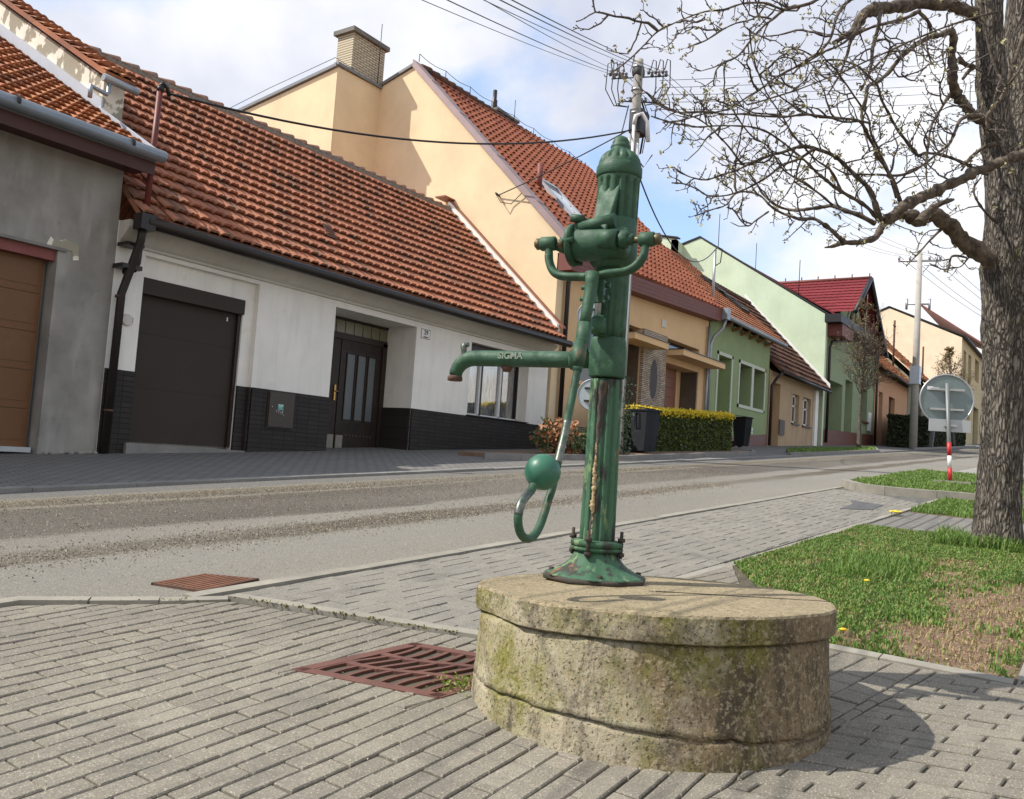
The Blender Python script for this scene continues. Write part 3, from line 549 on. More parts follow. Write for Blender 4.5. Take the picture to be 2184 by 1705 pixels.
# ---- drain grate by the well
c0=np.array([*grate[0],0]); 
def gp(u,v,e):  # bilinear in the grate quad, u along rows
    A,B,C_,D=[np.array(q) for q in grate]; p=A*(1-u)*(1-v)+B*u*(1-v)+C_*u*v+D*(1-u)*v; return (p[0],p[1],gz(p[0],p[1])+e)
gr=empty('drain_grate',gp(.5,.5,0),'rusty brown square cast iron drain grate with curved slots beside the well','grate')
mb=MB()
def strip(mb,path,w,e0=.024,dep=.03,wend=None):
    for (a,b) in zip(path[:-1],path[1:]):
        d=np.array(b)-np.array(a); d=d/np.linalg.norm(d); n_=np.array([-d[1],d[0]])*w/2; q=[np.array(a)-n_,np.array(b)-n_,np.array(b)+n_,np.array(a)+n_]
        mb.prism([gp(k[0],k[1],e0) for k in q],(0,0,-dep))
for a,b in (((.03,0),(.03,1)),((.97,0),(.97,1)),((0,.03),(1,.03)),((0,.97),(1,.97))): strip(mb,[a,b],.085)
mb.obj('frame',M_grate,gr)
mb=MB()
for c_ in (.36,.66): strip(mb,[(c_+.05*math.sin(k/12*2*math.pi),k/12) for k in range(13)],.055,.0235)
mb.obj('cross_rib',M_grate,gr)
mb=MB()
for j in range(1,9):
    v=j/9+.005; strip(mb,[(u,v+.035*math.sin(u*math.pi*2.2)) for u in np.linspace(.05,.95,13)],.030,.0225)
mb.obj('slot_bars',M_grate,gr)
MB().prism([gp(u,v,-.0) for u,v in ((0,0),(1,0),(1,1),(0,1))],(0,0,-.03)).obj('sump',M_pit,gr)
# ---- gully grate in the road
q4=[G(*q)[:2] for q in ((328,1248),(436,1229),(545,1239),(430,1264))]
def gq(u,v,e): A,B,C_,D=q4; p=A*(1-u)*(1-v)+B*u*(1-v)+C_*u*v+D*(1-u)*v; return (p[0],p[1],gz(p[0],p[1])+e)
g2=empty('road_gully_grate',gq(.5,.5,0),'orange rusty gully grate set in the asphalt at the kerb corner','grate')
mb=MB()
for j in range(9):
    v=.04+j*.115; mb.prism([gq(0.02,v-.035,.014),gq(.98,v-.035,.014),gq(.98,v+.035,.014),gq(.02,v+.035,.014)],(0,0,-.02))
mb.obj('bars',M_grate2,g2)
mb=MB()
for (u0,u1,v0,v1) in ((-.03,.04,-.03,1.03),(.96,1.03,-.03,1.03),(-.03,1.03,-.03,.02),(-.03,1.03,.99,1.04)): mb.prism([gq(u0,v0,.012),gq(u1,v0,.012),gq(u1,v1,.012),gq(u0,v1,.012)],(0,0,-.02))
mb.obj('frame',M_rust,g2); MB().prism([gq(0,0,.006),gq(1,0,.006),gq(1,1,.006),gq(0,1,.006)],(0,0,-.004)).obj('sump',M_pit,g2)
# ================================================================ WHITE HOUSE
YF=11.5
wh=empty('white_house',(12.5,11.5,gz(12.5,11.5)),'low white stuccoed house with dark clinker base and orange pantile roof','house')
mb=MB(); wall(mb,6.72,18.3,-.2,3.80,YF,[(7.18,9.25,-.2,3.40,.10),(10.98,13.23,-.2,3.35,.82),(15.09,17.43,1.70,3.33,.32)])
wall(mb,7.18,9.25,-.2,3.40,YF+.10,[(7.18,9.04,-.2,3.10,.12)])
mb.box(6.74,18.28,12.6,18.6,-.3,3.9); mb.quad((6.72,YF,-.2),(6.72,YF,3.8),(6.72,12.6,3.8),(6.72,12.6,-.2)); mb.quad((18.3,YF,-.2),(18.3,12.6,-.2),(18.3,12.6,3.8),(18.3,YF,3.8)); mb.quad((6.72,YF,3.8),(18.3,YF,3.8),(18.3,12.6,3.8),(6.72,12.6,3.8))
mb.box(10.9,13.3,12.335,12.6,-.2,3.5); mb.box(15.0,17.5,12.2,12.6,1,3.5); mb.box(7.0,9.3,11.80,12.0,-.2,3.6)
for xx in (18.24,): mb.prism([(xx,11.3,3.75),(xx,15,7.5),(xx,18.7,3.75)],(.01,0,0))
mb.obj('wall',M_white,wh)
mb=MB()   # cove cornice
pr=[(0,3.46),(-.04,3.47),(-.045,3.50),(-.09,3.53),(-.22,3.66),(-.25,3.70),(-.25,3.79),(0,3.79)]
mb.prism([(6.73,YF+a-.002,b) for a,b in pr],(11.57,0,0)); mb.obj('cornice',M_cream_cornice,wh)
mb=MB(); yb=YF-.035
for a,b in ((6.725,7.18),(9.25,10.98),(13.23,18.3)): mb.box(a,b,yb,YF+.002,-.2,1.70)
mb.box(9.037,9.247,YF+.06,YF+.102,-.2,1.70); mb.obj('clinker_base',M_clink,wh)
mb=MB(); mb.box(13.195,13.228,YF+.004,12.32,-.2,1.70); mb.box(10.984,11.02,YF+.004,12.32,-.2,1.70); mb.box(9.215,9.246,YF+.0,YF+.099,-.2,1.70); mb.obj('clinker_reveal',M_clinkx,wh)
gd=MB(); gd.box(7.19,9.03,YF+.19,YF+.22,.70,3.09); 
for z in (1.5,2.3): gd.box(7.2,9.02,YF+.186,YF+.19,z,z+.006)
gdo=gd.obj('garage_door',M_door_p,wh); MB().box(7.185,9.04,YF+.06,YF+.188,2.86,3.095).obj('roller_box',M_door_p,gdo); MB().box(8.98,9.035,YF+.13,YF+.189,.70,2.86).obj('guide_rail',M_wood_d,gdo); MB().box(8.80,8.82,YF+.180,YF+.1865,2.72,2.78).obj('tag',M_whitep,gdo)
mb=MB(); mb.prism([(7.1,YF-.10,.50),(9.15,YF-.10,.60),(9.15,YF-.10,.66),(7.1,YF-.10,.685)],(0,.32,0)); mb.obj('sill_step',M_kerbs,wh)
# entrance door
yd=12.30
d0=MB(); d0.box(10.98,11.95,yd,yd+.03,.72,2.93); d0.box(11.97,13.1,yd-.01,yd+.03,.72,2.93); d0.box(13.1,13.225,yd-.05,yd+.03,.70,3.0); d0.box(10.98,13.225,yd-.05,yd+.03,2.93,3.0)
for x in np.arange(12.02,13.08,.045): d0.box(x,x+.030,yd-.014,yd-.008,.76,1.32)
for x in np.arange(12.02,13.08,.045): d0.box(x,x+.030,yd-.014,yd-.008,2.72,2.90)
dr=d0.obj('front_door',M_wood_d,wh)
for x0,x1 in ((12.14,12.36),(12.44,12.66),(12.74,12.94),(11.45,11.72)):
    MB().box(x0,x1,yd-.011,yd-.009,1.38,2.66).obj('glass_strip',M_ripple,dr)
    mb=MB(); mb.box(x0-.02,x0,yd-.03,yd-.009,1.36,2.68); mb.box(x1,x1+.02,yd-.03,yd-.009,1.36,2.68); mb.obj('glazing_bead',M_wood_d,dr)
hm=MB(); hm.box(11.845,11.885,yd-.03,yd-.0,1.72,2.02); hm.tube([(11.865,yd-.03,1.9),(11.865,yd-.06,1.9),(11.96,yd-.06,1.9)],.011,8); hm.obj('handle',M_gold,dr)
MB().box(12.30,12.62,yd-.02,yd-.008,1.18,1.29).obj('letter_slot',M_gut_b,dr)
mb=MB(); mb.box(11.60,11.93,yd-.016,yd-.001,.74,1.06); mb.box(11.99,12.17,yd-.020,yd-.009,.74,1.06); mb.obj('kick_plate',simple('bare_worn_board',(.30,.28,.24),.8,.3,10),dr)
mb=MB(); 
for x in np.arange(12.25,13.0,.1): mb.ball((x,yd-.02,1.07),.008,8)
mb.obj('stud_row',M_alu,dr)
tr_=MB(); tr_.box(10.98,13.225,yd-.04,yd+.03,3.0,3.05); tr_.box(10.98,13.225,yd-.04,yd+.03,3.30,3.346); trs=tr_.obj('transom',M_wood_d,wh)
k=0
for x in np.linspace(11.05,13.0,9):
    MB().box(x,x+.222,yd-.02,yd+.01,3.055,3.295).obj('glass_block',simple('olive_glass_block',(.20,.19,.12),.25,.2,30,.3,120),trs)
MB().prism([(11.0,YF+.05,.70),(13.2,YF+.05,.78),(13.2,YF+.05,.80),(11.0,YF+.05,.72)],(0,.74,0)).obj('doorstep',simple('red_worn_step',(.14,.055,.05),.8,.3,6),wh)
# window
yw=11.80
wf=MB()
for a,b in ((15.09,15.15),(15.80,15.86),(16.60,16.68),(17.37,17.43)): wf.box(a,b,yw-.05,yw+.02,1.76,3.10)
wf.box(15.09,17.43,yw-.05,yw+.02,1.72,1.78); wf.box(15.09,17.43,yw-.05,yw+.02,3.05,3.12); wfo=wf.obj('window_frame',M_whitep,wh)
for a,b in ((15.15,15.80),(15.90,16.60),(16.68,17.37)): MB().box(a,b,yw-.005,yw+.0,1.78,3.05).obj('pane',M_glassT,wfo)
mb=MB(); mb.box(15.855,15.905,yw-.06,yw+.03,1.76,3.06); mb.box(16.69,16.715,yw-.052,yw+.0,1.78,3.05); mb.box(17.33,17.368,yw-.052,yw+.0,1.78,3.05); mb.obj('dark_mullion',M_black,wfo)
MB().box(15.10,17.42,yw+.10,yw+.11,1.78,3.1).obj('curtain',M_curtain,wfo)
MB().box(15.10,17.42,yw-.14,yw-.052,3.12,3.325).obj('blind_box',M_gut_b,wfo)
mb=MB(); mb.prism([(15.06,YF-.07,1.705),(17.46,YF-.07,1.705),(17.46,YF-.07,1.725),(15.06,YF-.07,1.725)],(0,.33,0)); mb.obj('window_sill',M_black,wfo)
# roof
rf=roof('roof',wh,M_terra,7.22,18.2,11.02,3.83,15.0,7.52,.2,.335,amp=.034,step=.062,jag=.006,sag=.08)
roof('roof_foot',wh,M_terra,6.74,7.24,11.02,3.83,12.60,3.83+1.58*.9271,.2,.335,amp=.034,step=.062,jag=.006)
roof('rear_roof',wh,M_terra,7.22,18.2,18.98,3.83,15.0,7.52,.2,.335,amp=.02,step=.03)
mb=MB(); n_=29
for i in range(n_):
    x=7.3+i*.375; sg=.10*math.sin(math.pi*(x-6.62)/11.6)*0; a=Vector((x,15.0,7.54)); mb.tube([a,a+Vector((.40,0,.03+random.uniform(-.01,.012)))],[.06,.095],10)
mb.obj('ridge_tile',simple('grey_orange_ridge',(.38,.19,.12),.9,.4,6,.4,60,c2=(.20,.15,.12)),rf); 
mb=MB(); mb.box(7.3,18.2,14.89,15.1,7.42,7.56); mb.obj('ridge_mortar',simple('lichen_mortar',(.27,.24,.20),.95,.5,22,1,60),rf)
# firewall coping on the right
cp=MB(); s_=(7.55-3.83)/(15.0-11.02)
def cop(mb,x0,x1,y0,y1,e0,e1): mb.prism([(x0,y0,3.83+s_*(y0-11.02)+e0),(x0,y1,3.83+s_*(y1-11.02)+e0),(x0,y1,3.83+s_*(y1-11.02)+e1),(x0,y0,3.83+s_*(y0-11.02)+e1)],(x1-x0,0,0))
cop(cp,18.18,18.30,11.25,15.02,-.1,.20); cp.obj('parapet',M_white,wh)
cp=MB(); cop(cp,18.295,18.445,11.15,15.12,.20,.245); cop(cp,18.292,18.30,11.15,15.12,.14,.245); cp.box(18.0,18.44,15.0,15.35,7.86,7.9); cp.obj('parapet_coping',simple('red_brown_sheet_metal',(.27,.10,.06),.5,.2,3,.1,30),wh)
gt=MB(); gt.tube([(6.80,10.95,3.74),(9,10.95,3.725),(13,10.95,3.715),(18.38,10.95,3.75)],.085,12); gto=gt.obj('gutter',M_gut_b,wh)
mb=MB(); mb.box(6.68,6.90,10.88,11.08,3.62,3.84); mb.obj('hopper',M_gut_b,gto)
MB().tube([(6.80,11.02,3.75),(6.83,11.1,3.50),(6.81,11.2,3.2),(6.79,11.38,2.75),(6.785,11.40,.52)],.058,12).obj('downpipe',M_gut_b,gto)
mb=MB(); 
for z in (1.1,2.7): mb.tube([(6.785,11.40,z),(6.785,11.40,z+.03)],.066,12)
mb.obj('pipe_clip',M_rust,gto)
# vent tile
p=onY(255*.8528,0,12) if 0 else None
vt=MB(); vx,vy=12.62,11.95; vz=3.83+s_*(vy-11.02)+.05
q=onP((700+290/2.54)*.853,(40+1360/2.54)*.853,3.83-s_*11.02,0,s_); vt.prism([(q[0]-.12,q[1]-.20,q[2]-.20+.04),(q[0]+.12,q[1]-.20,q[2]-.20+.04),(q[0]+.10,q[1]-.06,q[2]+.06),(q[0]-.10,q[1]-.06,q[2]+.06)],(0,.05,.05)); vt.obj('vent_tile',M_brtile,rf)
# meter cupboard
mc=empty('meter_cupboard',(9.86,11.45,1.1),'flat brown metal meter cupboard with green sticker and white scribble set in the dark base','cupboard')
MB().box(9.60,10.13,YF-.075,YF-.034,1.09,1.67).obj('cupboard_door',simple('dark_olive_metal',(.06,.047,.037),.5,.15,5),mc)
mb=MB(); mb.box(9.575,10.155,YF-.055,YF-.033,1.065,1.695); mb.obj('frame',M_wood_d,mc)
mb=MB(); mb.box(9.775,9.895,YF-.0785,YF-.0755,1.385,1.475); mb.obj('sticker',simple('green_sticker',(.03,.30,.22),.5,.05,5,0),mc)
mb=MB(); mb.box(9.782,9.888,YF-.0805,YF-.079,1.455,1.468); mb.box(9.782,9.888,YF-.0805,YF-.079,1.436,1.446); mb.box(9.80,9.865,YF-.0805,YF-.079,1.412,1.420); mb.box(9.782,9.888,YF-.0805,YF-.079,1.388,1.394); mb.obj('sticker_print',simple('pale_print',(.6,.75,.68),.6,.05,5,0),mc)
mb=MB()
for path in (((-.10,-.02),(-.03,-.01),(-.03,-.07)),((-.07,-.03),(-.075,-.05)),((-.03,-.01),(0,-.015),(-.005,-.04),(-.03,-.04)),((.01,-.07),(.02,-.015),(.035,-.07)),((.01,-.045),(.035,-.045)),((.05,-.01),(.05,-.07),(.065,-.075),(.10,-.105)),((.05,-.01),(.065,-.03))):
    mb.tube([(9.83+a,YF-.078,1.38+b) for a,b in path],.0035,5)
mb.ball((9.655,YF-.078,1.42),.010,8); mb.obj('scribble',simple('white_marker',(.6,.6,.6),.6,.1,5,0),mc)
mb=MB()
for i in range(5): mb.box(9.76+i*.042,9.775+i*.042,YF-.0765,YF-.0755,1.60,1.608); mb.box(9.76+i*.042,9.775+i*.042,YF-.0765,YF-.0755,1.15,1.158)
mb.obj('vent_slots',M_black,mc)
bx=MB(); bx.lathe([(.085,0),(.085,.02),(.075,.03)],(6.98,YF-.004,2.42),18,ax=(0,-1,0)); bx.obj('junction_cover',M_cream_cornice,wh)
mb=MB(); mb.tube([(7.02,YF-.01,2.36),(7.05,YF-.03,2.40),(7.06,YF-.02,2.46)],.008,5); mb.obj('wall_hook',M_rust,wh)
# house number plate
def textobj(name,body,size,loc,rot,mat,parent,ext=.001,align='CENTER',xs=1.,bold=0.):
    cu=bpy.data.curves.new(name,'FONT'); cu.body=body; cu.size=size; cu.extrude=ext; cu.offset=bold; cu.align_x=align; cu.align_y='CENTER'
    t_=bpy.data.objects.new(name,cu); COL.objects.link(t_); dg=bpy.context.evaluated_depsgraph_get(); me=bpy.data.meshes.new_from_object(t_.evaluated_get(dg)); bpy.data.objects.remove(t_); bpy.data.curves.remove(cu)
    R3=Matrix.Translation(Vector(loc))@rot.to_4x4()@Matrix.Diagonal((xs,1,1,1)); L=wloc(parent); me.transform(Matrix.Translation(-L)@R3); me.materials.clear(); me.materials.append(mat)
    o=bpy.data.objects.new(name,me); COL.objects.link(o); o.parent=parent; return o
nr=Matrix(((1,0,0),(0,0,-1),(0,1,0)))
pl_=empty('house_number_plate',(13.50,11.49,3.24),'small white enamel house number plate reading 29 beside the front door','sign')
MB().box(13.36,13.645,YF-.014,YF-.002,3.15,3.345).obj('plate',simple('white_enamel',(.75,.73,.72),.3,.05,9,0),pl_)
mb=MB(); 
for b in ((13.36,13.645,3.335,3.345),(13.36,13.645,3.15,3.158),(13.36,13.367,3.15,3.345),(13.638,13.645,3.15,3.345)): mb.box(b[0],b[1],YF-.016,YF-.0145,b[2],b[3])
mb.obj('plate_border',M_black,pl_); textobj('digits','29',.125,(13.51,YF-.0155,3.275),nr,M_black,pl_,bold=.003); textobj('street_name','Hájinská',.046,(13.505,YF-.0155,3.187),nr,M_black,pl_,bold=.001)
# ================================================================ GREY GARAGE HOUSE
gh=empty('grey_garage_house',(3,11.5,gz(3,11.5)),'unfinished grey cement rendered garage house with orange tiles and brown sectional door','house')
mb=MB(); wall(mb,-9,6.715,-.6,4.53,YF,[(-2,5.92,-.6,3.19,.28)]); mb.quad((6.715,YF,-.6),(6.715,19,-.6),(6.715,19,4.53),(6.715,YF,4.53)); mb.box(-9,6.70,12.0,19,-1,4.5); mb.box(-2.2,6.1,YF+.285,12.0,-.6,3.4)
mb.obj('wall',M_cement,gh)
gd=MB(); 
for i in range(5): z=.54+i*.51; gd.box(-2,5.86,YF+.20,YF+.24,z,z+.504); [gd.box(x,x+.62,YF+.192,YF+.20,z+.10,z+.40) for x in np.arange(-1.7,5.2,.86)]
gd.obj('sectional_door',simple('golden_oak_panels',(.155,.068,.022),.5,.3,3,.1,40,c2=(.14,.06,.02)),gh)
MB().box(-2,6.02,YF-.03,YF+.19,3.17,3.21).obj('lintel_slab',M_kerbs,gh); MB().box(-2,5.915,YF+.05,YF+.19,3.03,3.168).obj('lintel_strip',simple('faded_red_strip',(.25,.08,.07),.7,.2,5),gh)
mb=MB(); P=[(5.35+random.random()*.75,YF-.004,3.215+abs(random.gauss(0,.03))) for _ in range(30)]
mb.prism([(5.75,YF-.012,3.20),(6.1,YF-.012,3.20),(6.12,YF-.012,3.08),(6.2,YF-.012,3.1),(6.18,YF-.012,3.30),(6.0,YF-.012,3.34),(5.86,YF-.012,3.28),(5.80,YF-.012,3.33)],(0,.011,0)); mb.obj('plaster_patch',M_peel,gh)
MB().box(-2,5.86,YF+.05,YF+.26,.48,.545).obj('threshold',M_alu,gh)
gsr=.561
V,Fq=roof_mesh(-9,6.83,10.98,4.70,18.9,4.70+gsr*7.92,.2,.33,.03,.045,jag=.004); grf=npobj('roof',V,Fq,rooftile('orange_pantiles',(.44,.175,.075),(.35,.13,.055),(.22,.10,.06),.2,.16),gh)
MB().box(-9,6.87,11.02,YF+.01,4.50,4.54).obj('soffit',simple('dark_red_soffit',(.075,.028,.022),.6,.2,3),gh)
MB().box(-9,6.87,10.99,11.02,4.42,4.60).obj('fascia_board',simple('dark_red_fascia',(.07,.026,.02),.6,.2,3),gh); MB().box(-9,6.875,10.972,10.992,4.595,4.625).obj('drip_edge',M_gut_g,gh)
g_=MB(); g_.tube([(-9,10.89,4.70),(6.93,10.89,4.68)],.085,12); gg=g_.obj('gutter',M_gut_g,gh)
mb=MB()
for x in (4.9,6.4): mb.tube([(x,10.89,4.698),(x+.04,10.89,4.698)],.092,12)
mb.obj('gutter_joint',M_gut_b,gg)
# raised strip with peeling gable above the garage roof
s2=.575; zt=lambda y:6.13+s2*(y-12.45)
mb=MB(); mb.prism([(6.90,12.59,4.9),(6.90,18.9,8.5),(6.90,18.9,zt(18.9)-.06),(6.90,12.59,zt(12.59)-.06)],(.34,0,0)); mb.obj('peeling_gable',M_peel,gh)
V,Fq=roof_mesh(6.80,7.30,12.40,6.16,18.9,6.16+s2*6.5,.25,.34,.03,.06,jag=.01); npobj('upper_roof_strip',V,Fq,M_terra2,gh)
mb=MB(); e=.012; mb.prism([(6.87,12.55,4.70+gsr*(12.55-10.98)+.04),(6.87,18.9,4.70+gsr*(18.9-10.98)+.04),(6.87,18.9,4.70+gsr*(18.9-10.98)+.26),(6.87,12.55,4.70+gsr*(12.55-10.98)+.22)],(.028,0,0)); mb.prism([(6.84,11.0,4.74),(6.84,12.6,4.74+gsr*1.6),(6.84,12.6,4.80+gsr*1.6),(6.84,11.0,4.80)],(.05,0,0)); mb.obj('flashing',simple('pale_zinc_flashing',(.50,.53,.58),.5,.1,4,0,metal=.2),gh)
MB().tube([(6.74,12.33,6.05),(7.30,12.33,6.03)],.06,12).obj('small_gutter',M_gut_g,gh)
a=onY(665*.3358,520*.3358,12.3); MB().tube([(6.84,12.33,6.02),(6.84,12.33,5.85),(6.80,12.30,5.80),(6.60,12.25,5.80),(6.50,12.2,5.80),(6.50,12.2,5.62)],.032,10).obj('small_downpipe',M_gut_g,gh)
mb=MB(); 
for i in range(40): 
    x=6.0+random.random()*.72; r_=random.uniform(.015,.05); mb.ball((x,YF-.02+random.uniform(-.05,.03),gz(x,11.5)+.03),r_,6,(1,1,.6))
o=mb.obj('rubble',M_cement); setp(o,'line of broken mortar rubble along the foot of the grey wall','rubble')
# service mast on the white house eave
sp=empty('service_mast',(6.88,11.2,3.26),'red pipe mast rising through the eave of the white house, black at its foot','mast')
MB().tube([(6.93,11.2,3.95),(6.96,11.2,5.72)],.042,12).obj('pole',M_redpole,sp)
mb=MB(); mb.tube([(6.91,11.2,3.95),(6.90,11.22,3.20),(6.88,11.26,3.10),(6.80,11.40,3.06)],.036,10)
mb.box(6.70,6.96,11.2,11.45,2.90+.52,2.95+.52); mb.box(6.66,6.96,11.2,11.45,3.10,3.16); mb.obj('lower_bracket',M_gut_b,sp)
mb=MB(); mb.tube([(6.96,11.2,5.70),(6.97,11.2,5.78)],.05,10); mb.tube([(6.94,11.2,5.76),(6.99,11.18,5.83),(7.06,11.18,5.78),(7.10,11.18,5.68)],.03,8); mb.obj('weatherhead',M_black,sp)
MB().tube([(6.85,11.2,4.02),(6.95,11.2,4.0),(6.93,11.2,3.86)],.045,8).obj('collar',M_rust,sp)
# ================================================================ YELLOW HOUSE
yh=empty('yellow_house',(23.5,11.5,gz(23.5,11.5)),'tall yellow rendered house with blank gable, stone cladding and red brown tiled roof','house')
sy=1.02; zr=lambda y:8.168+sy*(y-12.976)
mb=MB(); gx=18.45
mb.prism([(gx,11.5,.5),(gx,18.2,.5),(gx,18.2,11.72),(gx,16.871,12.10),(gx,11.5,zr(11.5)-.05)],(.3,0,0)); mb.obj('gable_wall',M_yellow,yh)
mb=MB(); mb.prism([(16.70,18.2,.5),(18.75,18.2,.5),(18.75,18.2,11.68),(16.70,18.2,11.62)],(0,.3,0)); mb.prism([(16.68,18.21,.5),(16.68,25.5,.5),(16.68,25.5,10.55),(16.68,20.6,11.25),(16.68,18.21,11.60)],(.2,0,0)); mb.obj('rear_wing',M_yellow,yh)
mb=MB(); wall(mb,18.46,28.7,.5,6.13,11.51,[(22.0,23.42,.5,4.52,.8),(22.0,23.42,4.62,4.98,.3),(25.10,28.0,.5,4.22,.62),(25.25,27.97,4.62,5.0,.3)])
mb.box(18.8,28.68,12.6,18.4,.5,6.5); mb.quad((28.7,11.51,.5),(28.7,17,.5),(28.7,17,6.6),(28.7,11.51,6.1)); mb.box(20,28.6,12.14,12.6,.5,6.1)
wlo=mb.obj('front_wall',M_ochre,yh)
mb=MB(); mb.prism([(18.45,11.10,5.66),(28.82,11.10,6.12),(28.82,11.10,6.55),(18.45,11.10,6.12)],(0,.43,0))
for e in (.10,.21,.32): mb.prism([(18.45,11.094,5.66+e),(28.82,11.094,6.12+e),(28.82,11.094,6.132+e),(18.45,11.094,5.672+e)],(0,.0055,0))
mb.obj('fascia',M_fascia,yh)
mb=MB(); mb.box(22.0,23.42,11.80,11.83,4.62,4.98); mb.box(25.25,27.97,11.80,11.83,4.62,5.0); mb.obj('clerestory_window',M_gdark,yh)
for a,b,lb in ((21.7,24.0,0),(25.12,28.75,0)):
    mb=MB(); mb.box(a,b,10.85,11.505,4.42,4.60); c=mb.obj('canopy',M_ochre,yh); MB().box(a-.03,b+.03,10.82,11.505,4.602,4.625).obj('canopy_sheet',M_gut_b,c)
mb=MB(); wall(mb,23.44,25.09,.5,5.0,11.40,[]); mb.quad((23.44,11.40,.5),(23.44,11.40,5),(23.44,11.53,5),(23.44,11.53,.5)); mb.quad((25.09,11.40,.5),(25.09,11.53,.5),(25.09,11.53,5),(25.09,11.40,5)); mb.quad((23.44,11.40,5),(25.09,11.40,5),(25.09,11.53,5),(23.44,11.53,5))
st=mb.obj('stone_pillar',M_stone,yh)
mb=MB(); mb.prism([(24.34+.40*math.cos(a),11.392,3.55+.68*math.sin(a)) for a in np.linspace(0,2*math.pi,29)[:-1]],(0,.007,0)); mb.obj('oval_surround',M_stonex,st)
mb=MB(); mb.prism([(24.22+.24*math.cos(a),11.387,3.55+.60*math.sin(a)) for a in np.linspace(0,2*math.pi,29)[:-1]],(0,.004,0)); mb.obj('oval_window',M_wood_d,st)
mb=MB()
for i in range(8): mb.box(25.11,27.40,12.05,12.09,1.6+i*.33,1.922+i*.33)
mb.obj('garage_door',simple('red_brown_door',(.22,.075,.03),.5,.3,3,.1,30),yh)
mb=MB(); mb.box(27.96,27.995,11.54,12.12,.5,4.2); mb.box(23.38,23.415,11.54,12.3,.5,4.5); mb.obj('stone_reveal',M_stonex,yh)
MB().box(22.0,23.42,12.22,12.26,.5,4.5).obj('entry_wall',M_stone,yh)
mb=MB(); mb.box(18.46,21.95,11.44,11.508,.5,1.80); mb.obj('stone_base',M_stone,yh)
MB().box(19.35,20.2,11.42,11.438,1.25,1.62).obj('basement_window',M_gdark,yh)
wb=MB(); wb.box(19.7,20.55,11.44,11.508,3.0,4.55); wbo=wb.obj('window',M_gdark,yh); wb=MB(); wb.box(19.62,20.62,11.40,11.436,2.9,3.0); wb.obj('sill',M_ochre,wbo)
MB().box(24.80,25.12,11.485,11.508,5.28,5.52).obj('wall_plate',simple('pale_plaque',(.6,.58,.5),.7,.1,5),yh)
mb=MB(); mb.tube([(18.85,11.1,6.1),(18.85,11.35,5.7),(18.85,11.40,5.4),(18.85,11.40,1.0)],.06,10); mb.obj('downpipe',M_gut_b,yh)
MB().tube([(28.55,11.42,5.9),(28.55,11.42,1.4)],.05,10).obj('zinc_downpipe',M_gut_g,yh)
V,Fq=roof_mesh(18.62,28.9,11.08,zr(11.08)+.04,16.87,zr(16.87)+.02,.30,.33,amp=.055,step=.03,kind='flat',jag=.003); V[:,2]+=.032*(V[:,0]-20.3); rf=npobj('roof',V,Fq,M_terra3,yh)
mb=MB(); mb.prism([(18.6,16.87,zr(16.87)),(28.8,16.87,zr(16.87)),(28.8,22.8,6.2),(18.6,22.8,6.2)],(0,0,.04)); mb.obj('rear_roof',M_terra3,yh)
mb=MB()
for i in range(27): a=Vector((18.7+i*.38,16.87,zr(16.87)+.04)); mb.tube([a,a+Vector((.4,0,.03))],[.11,.13],10)
mb.obj('ridge_tile',M_brtile,rf)
mb=MB(); f=lambda y,e:(zr(y)+e)
mb.prism([(18.36,11.05,f(11.05,.06)),(18.36,16.90,f(16.90,.06)),(18.36,16.90,f(16.90,.13)),(18.36,11.05,f(11.05,.13))],(.36,0,0)); mb.prism([(18.355,11.05,f(11.05,-.10)),(18.355,16.90,f(16.90,-.10)),(18.355,16.90,f(16.90,.10)),(18.355,11.05,f(11.05,.10))],(.012,0,0))
for y in (12.2,13.6,15.0,16.1): mb.prism([(18.35,y,f(y,.135)),(18.35,y+.04,f(y+.04,.135)),(18.35,y+.04,f(y+.04,.155)),(18.35,y,f(y,.155))],(.38,0,0))
mb.obj('verge_flashing',M_cover,yh)
mb=MB(); zc=M_gut_g
mb.prism([(18.38,16.87,12.13),(18.38,18.25,11.72),(18.38,18.25,11.80),(18.38,16.87,12.21)],(.4,0,0)); mb.box(16.62,18.80,18.12,18.3,11.66,11.74); mb.prism([(16.60,18.2,11.62),(16.60,25.5,10.57),(16.60,25.5,10.66),(16.60,18.2,11.71)],(.3,0,0)); mb.obj('coping',simple('grey_sheet_coping',(.20,.21,.22),.5,.2,4),yh)
# chimneys
ch=MB(); ch.box(17.28,18.62,18.30,18.95,11.3,12.95); cho=ch.obj('chimney',M_ybrick,yh); MB().box(17.18,18.72,18.20,19.05,12.95,13.08).obj('chimney_cap',simple('grey_concrete_cap',(.20,.19,.17),.9,.4,5),cho); MB().tube([(18.25,18.15,11.7),(18.25,18.15,13.6)],.012,5).obj('lightning_rod',M_black,cho)
ch=MB(); ch.box(22.75,23.9,17.0,17.6,11.8,12.42); cho=ch.obj('chimney',M_ybrick,yh); MB().box(22.65,24.0,16.9,17.7,12.42,12.50).obj('chimney_cap',simple('grey_concrete_cap',(.2,.19,.17)),cho)
mb=MB(); mb.lathe([(.17,0),(.15,.12),(.10,.18),(.10,.42),(.07,.46),(.07,.78)],(23.0,17.3,12.5),14); mb.obj('flue_pot',M_gut_b,cho); MB().tube([(23.8,17.0,12.4),(23.8,17.0,13.2)],.012,5).obj('lightning_rod',M_black,cho)
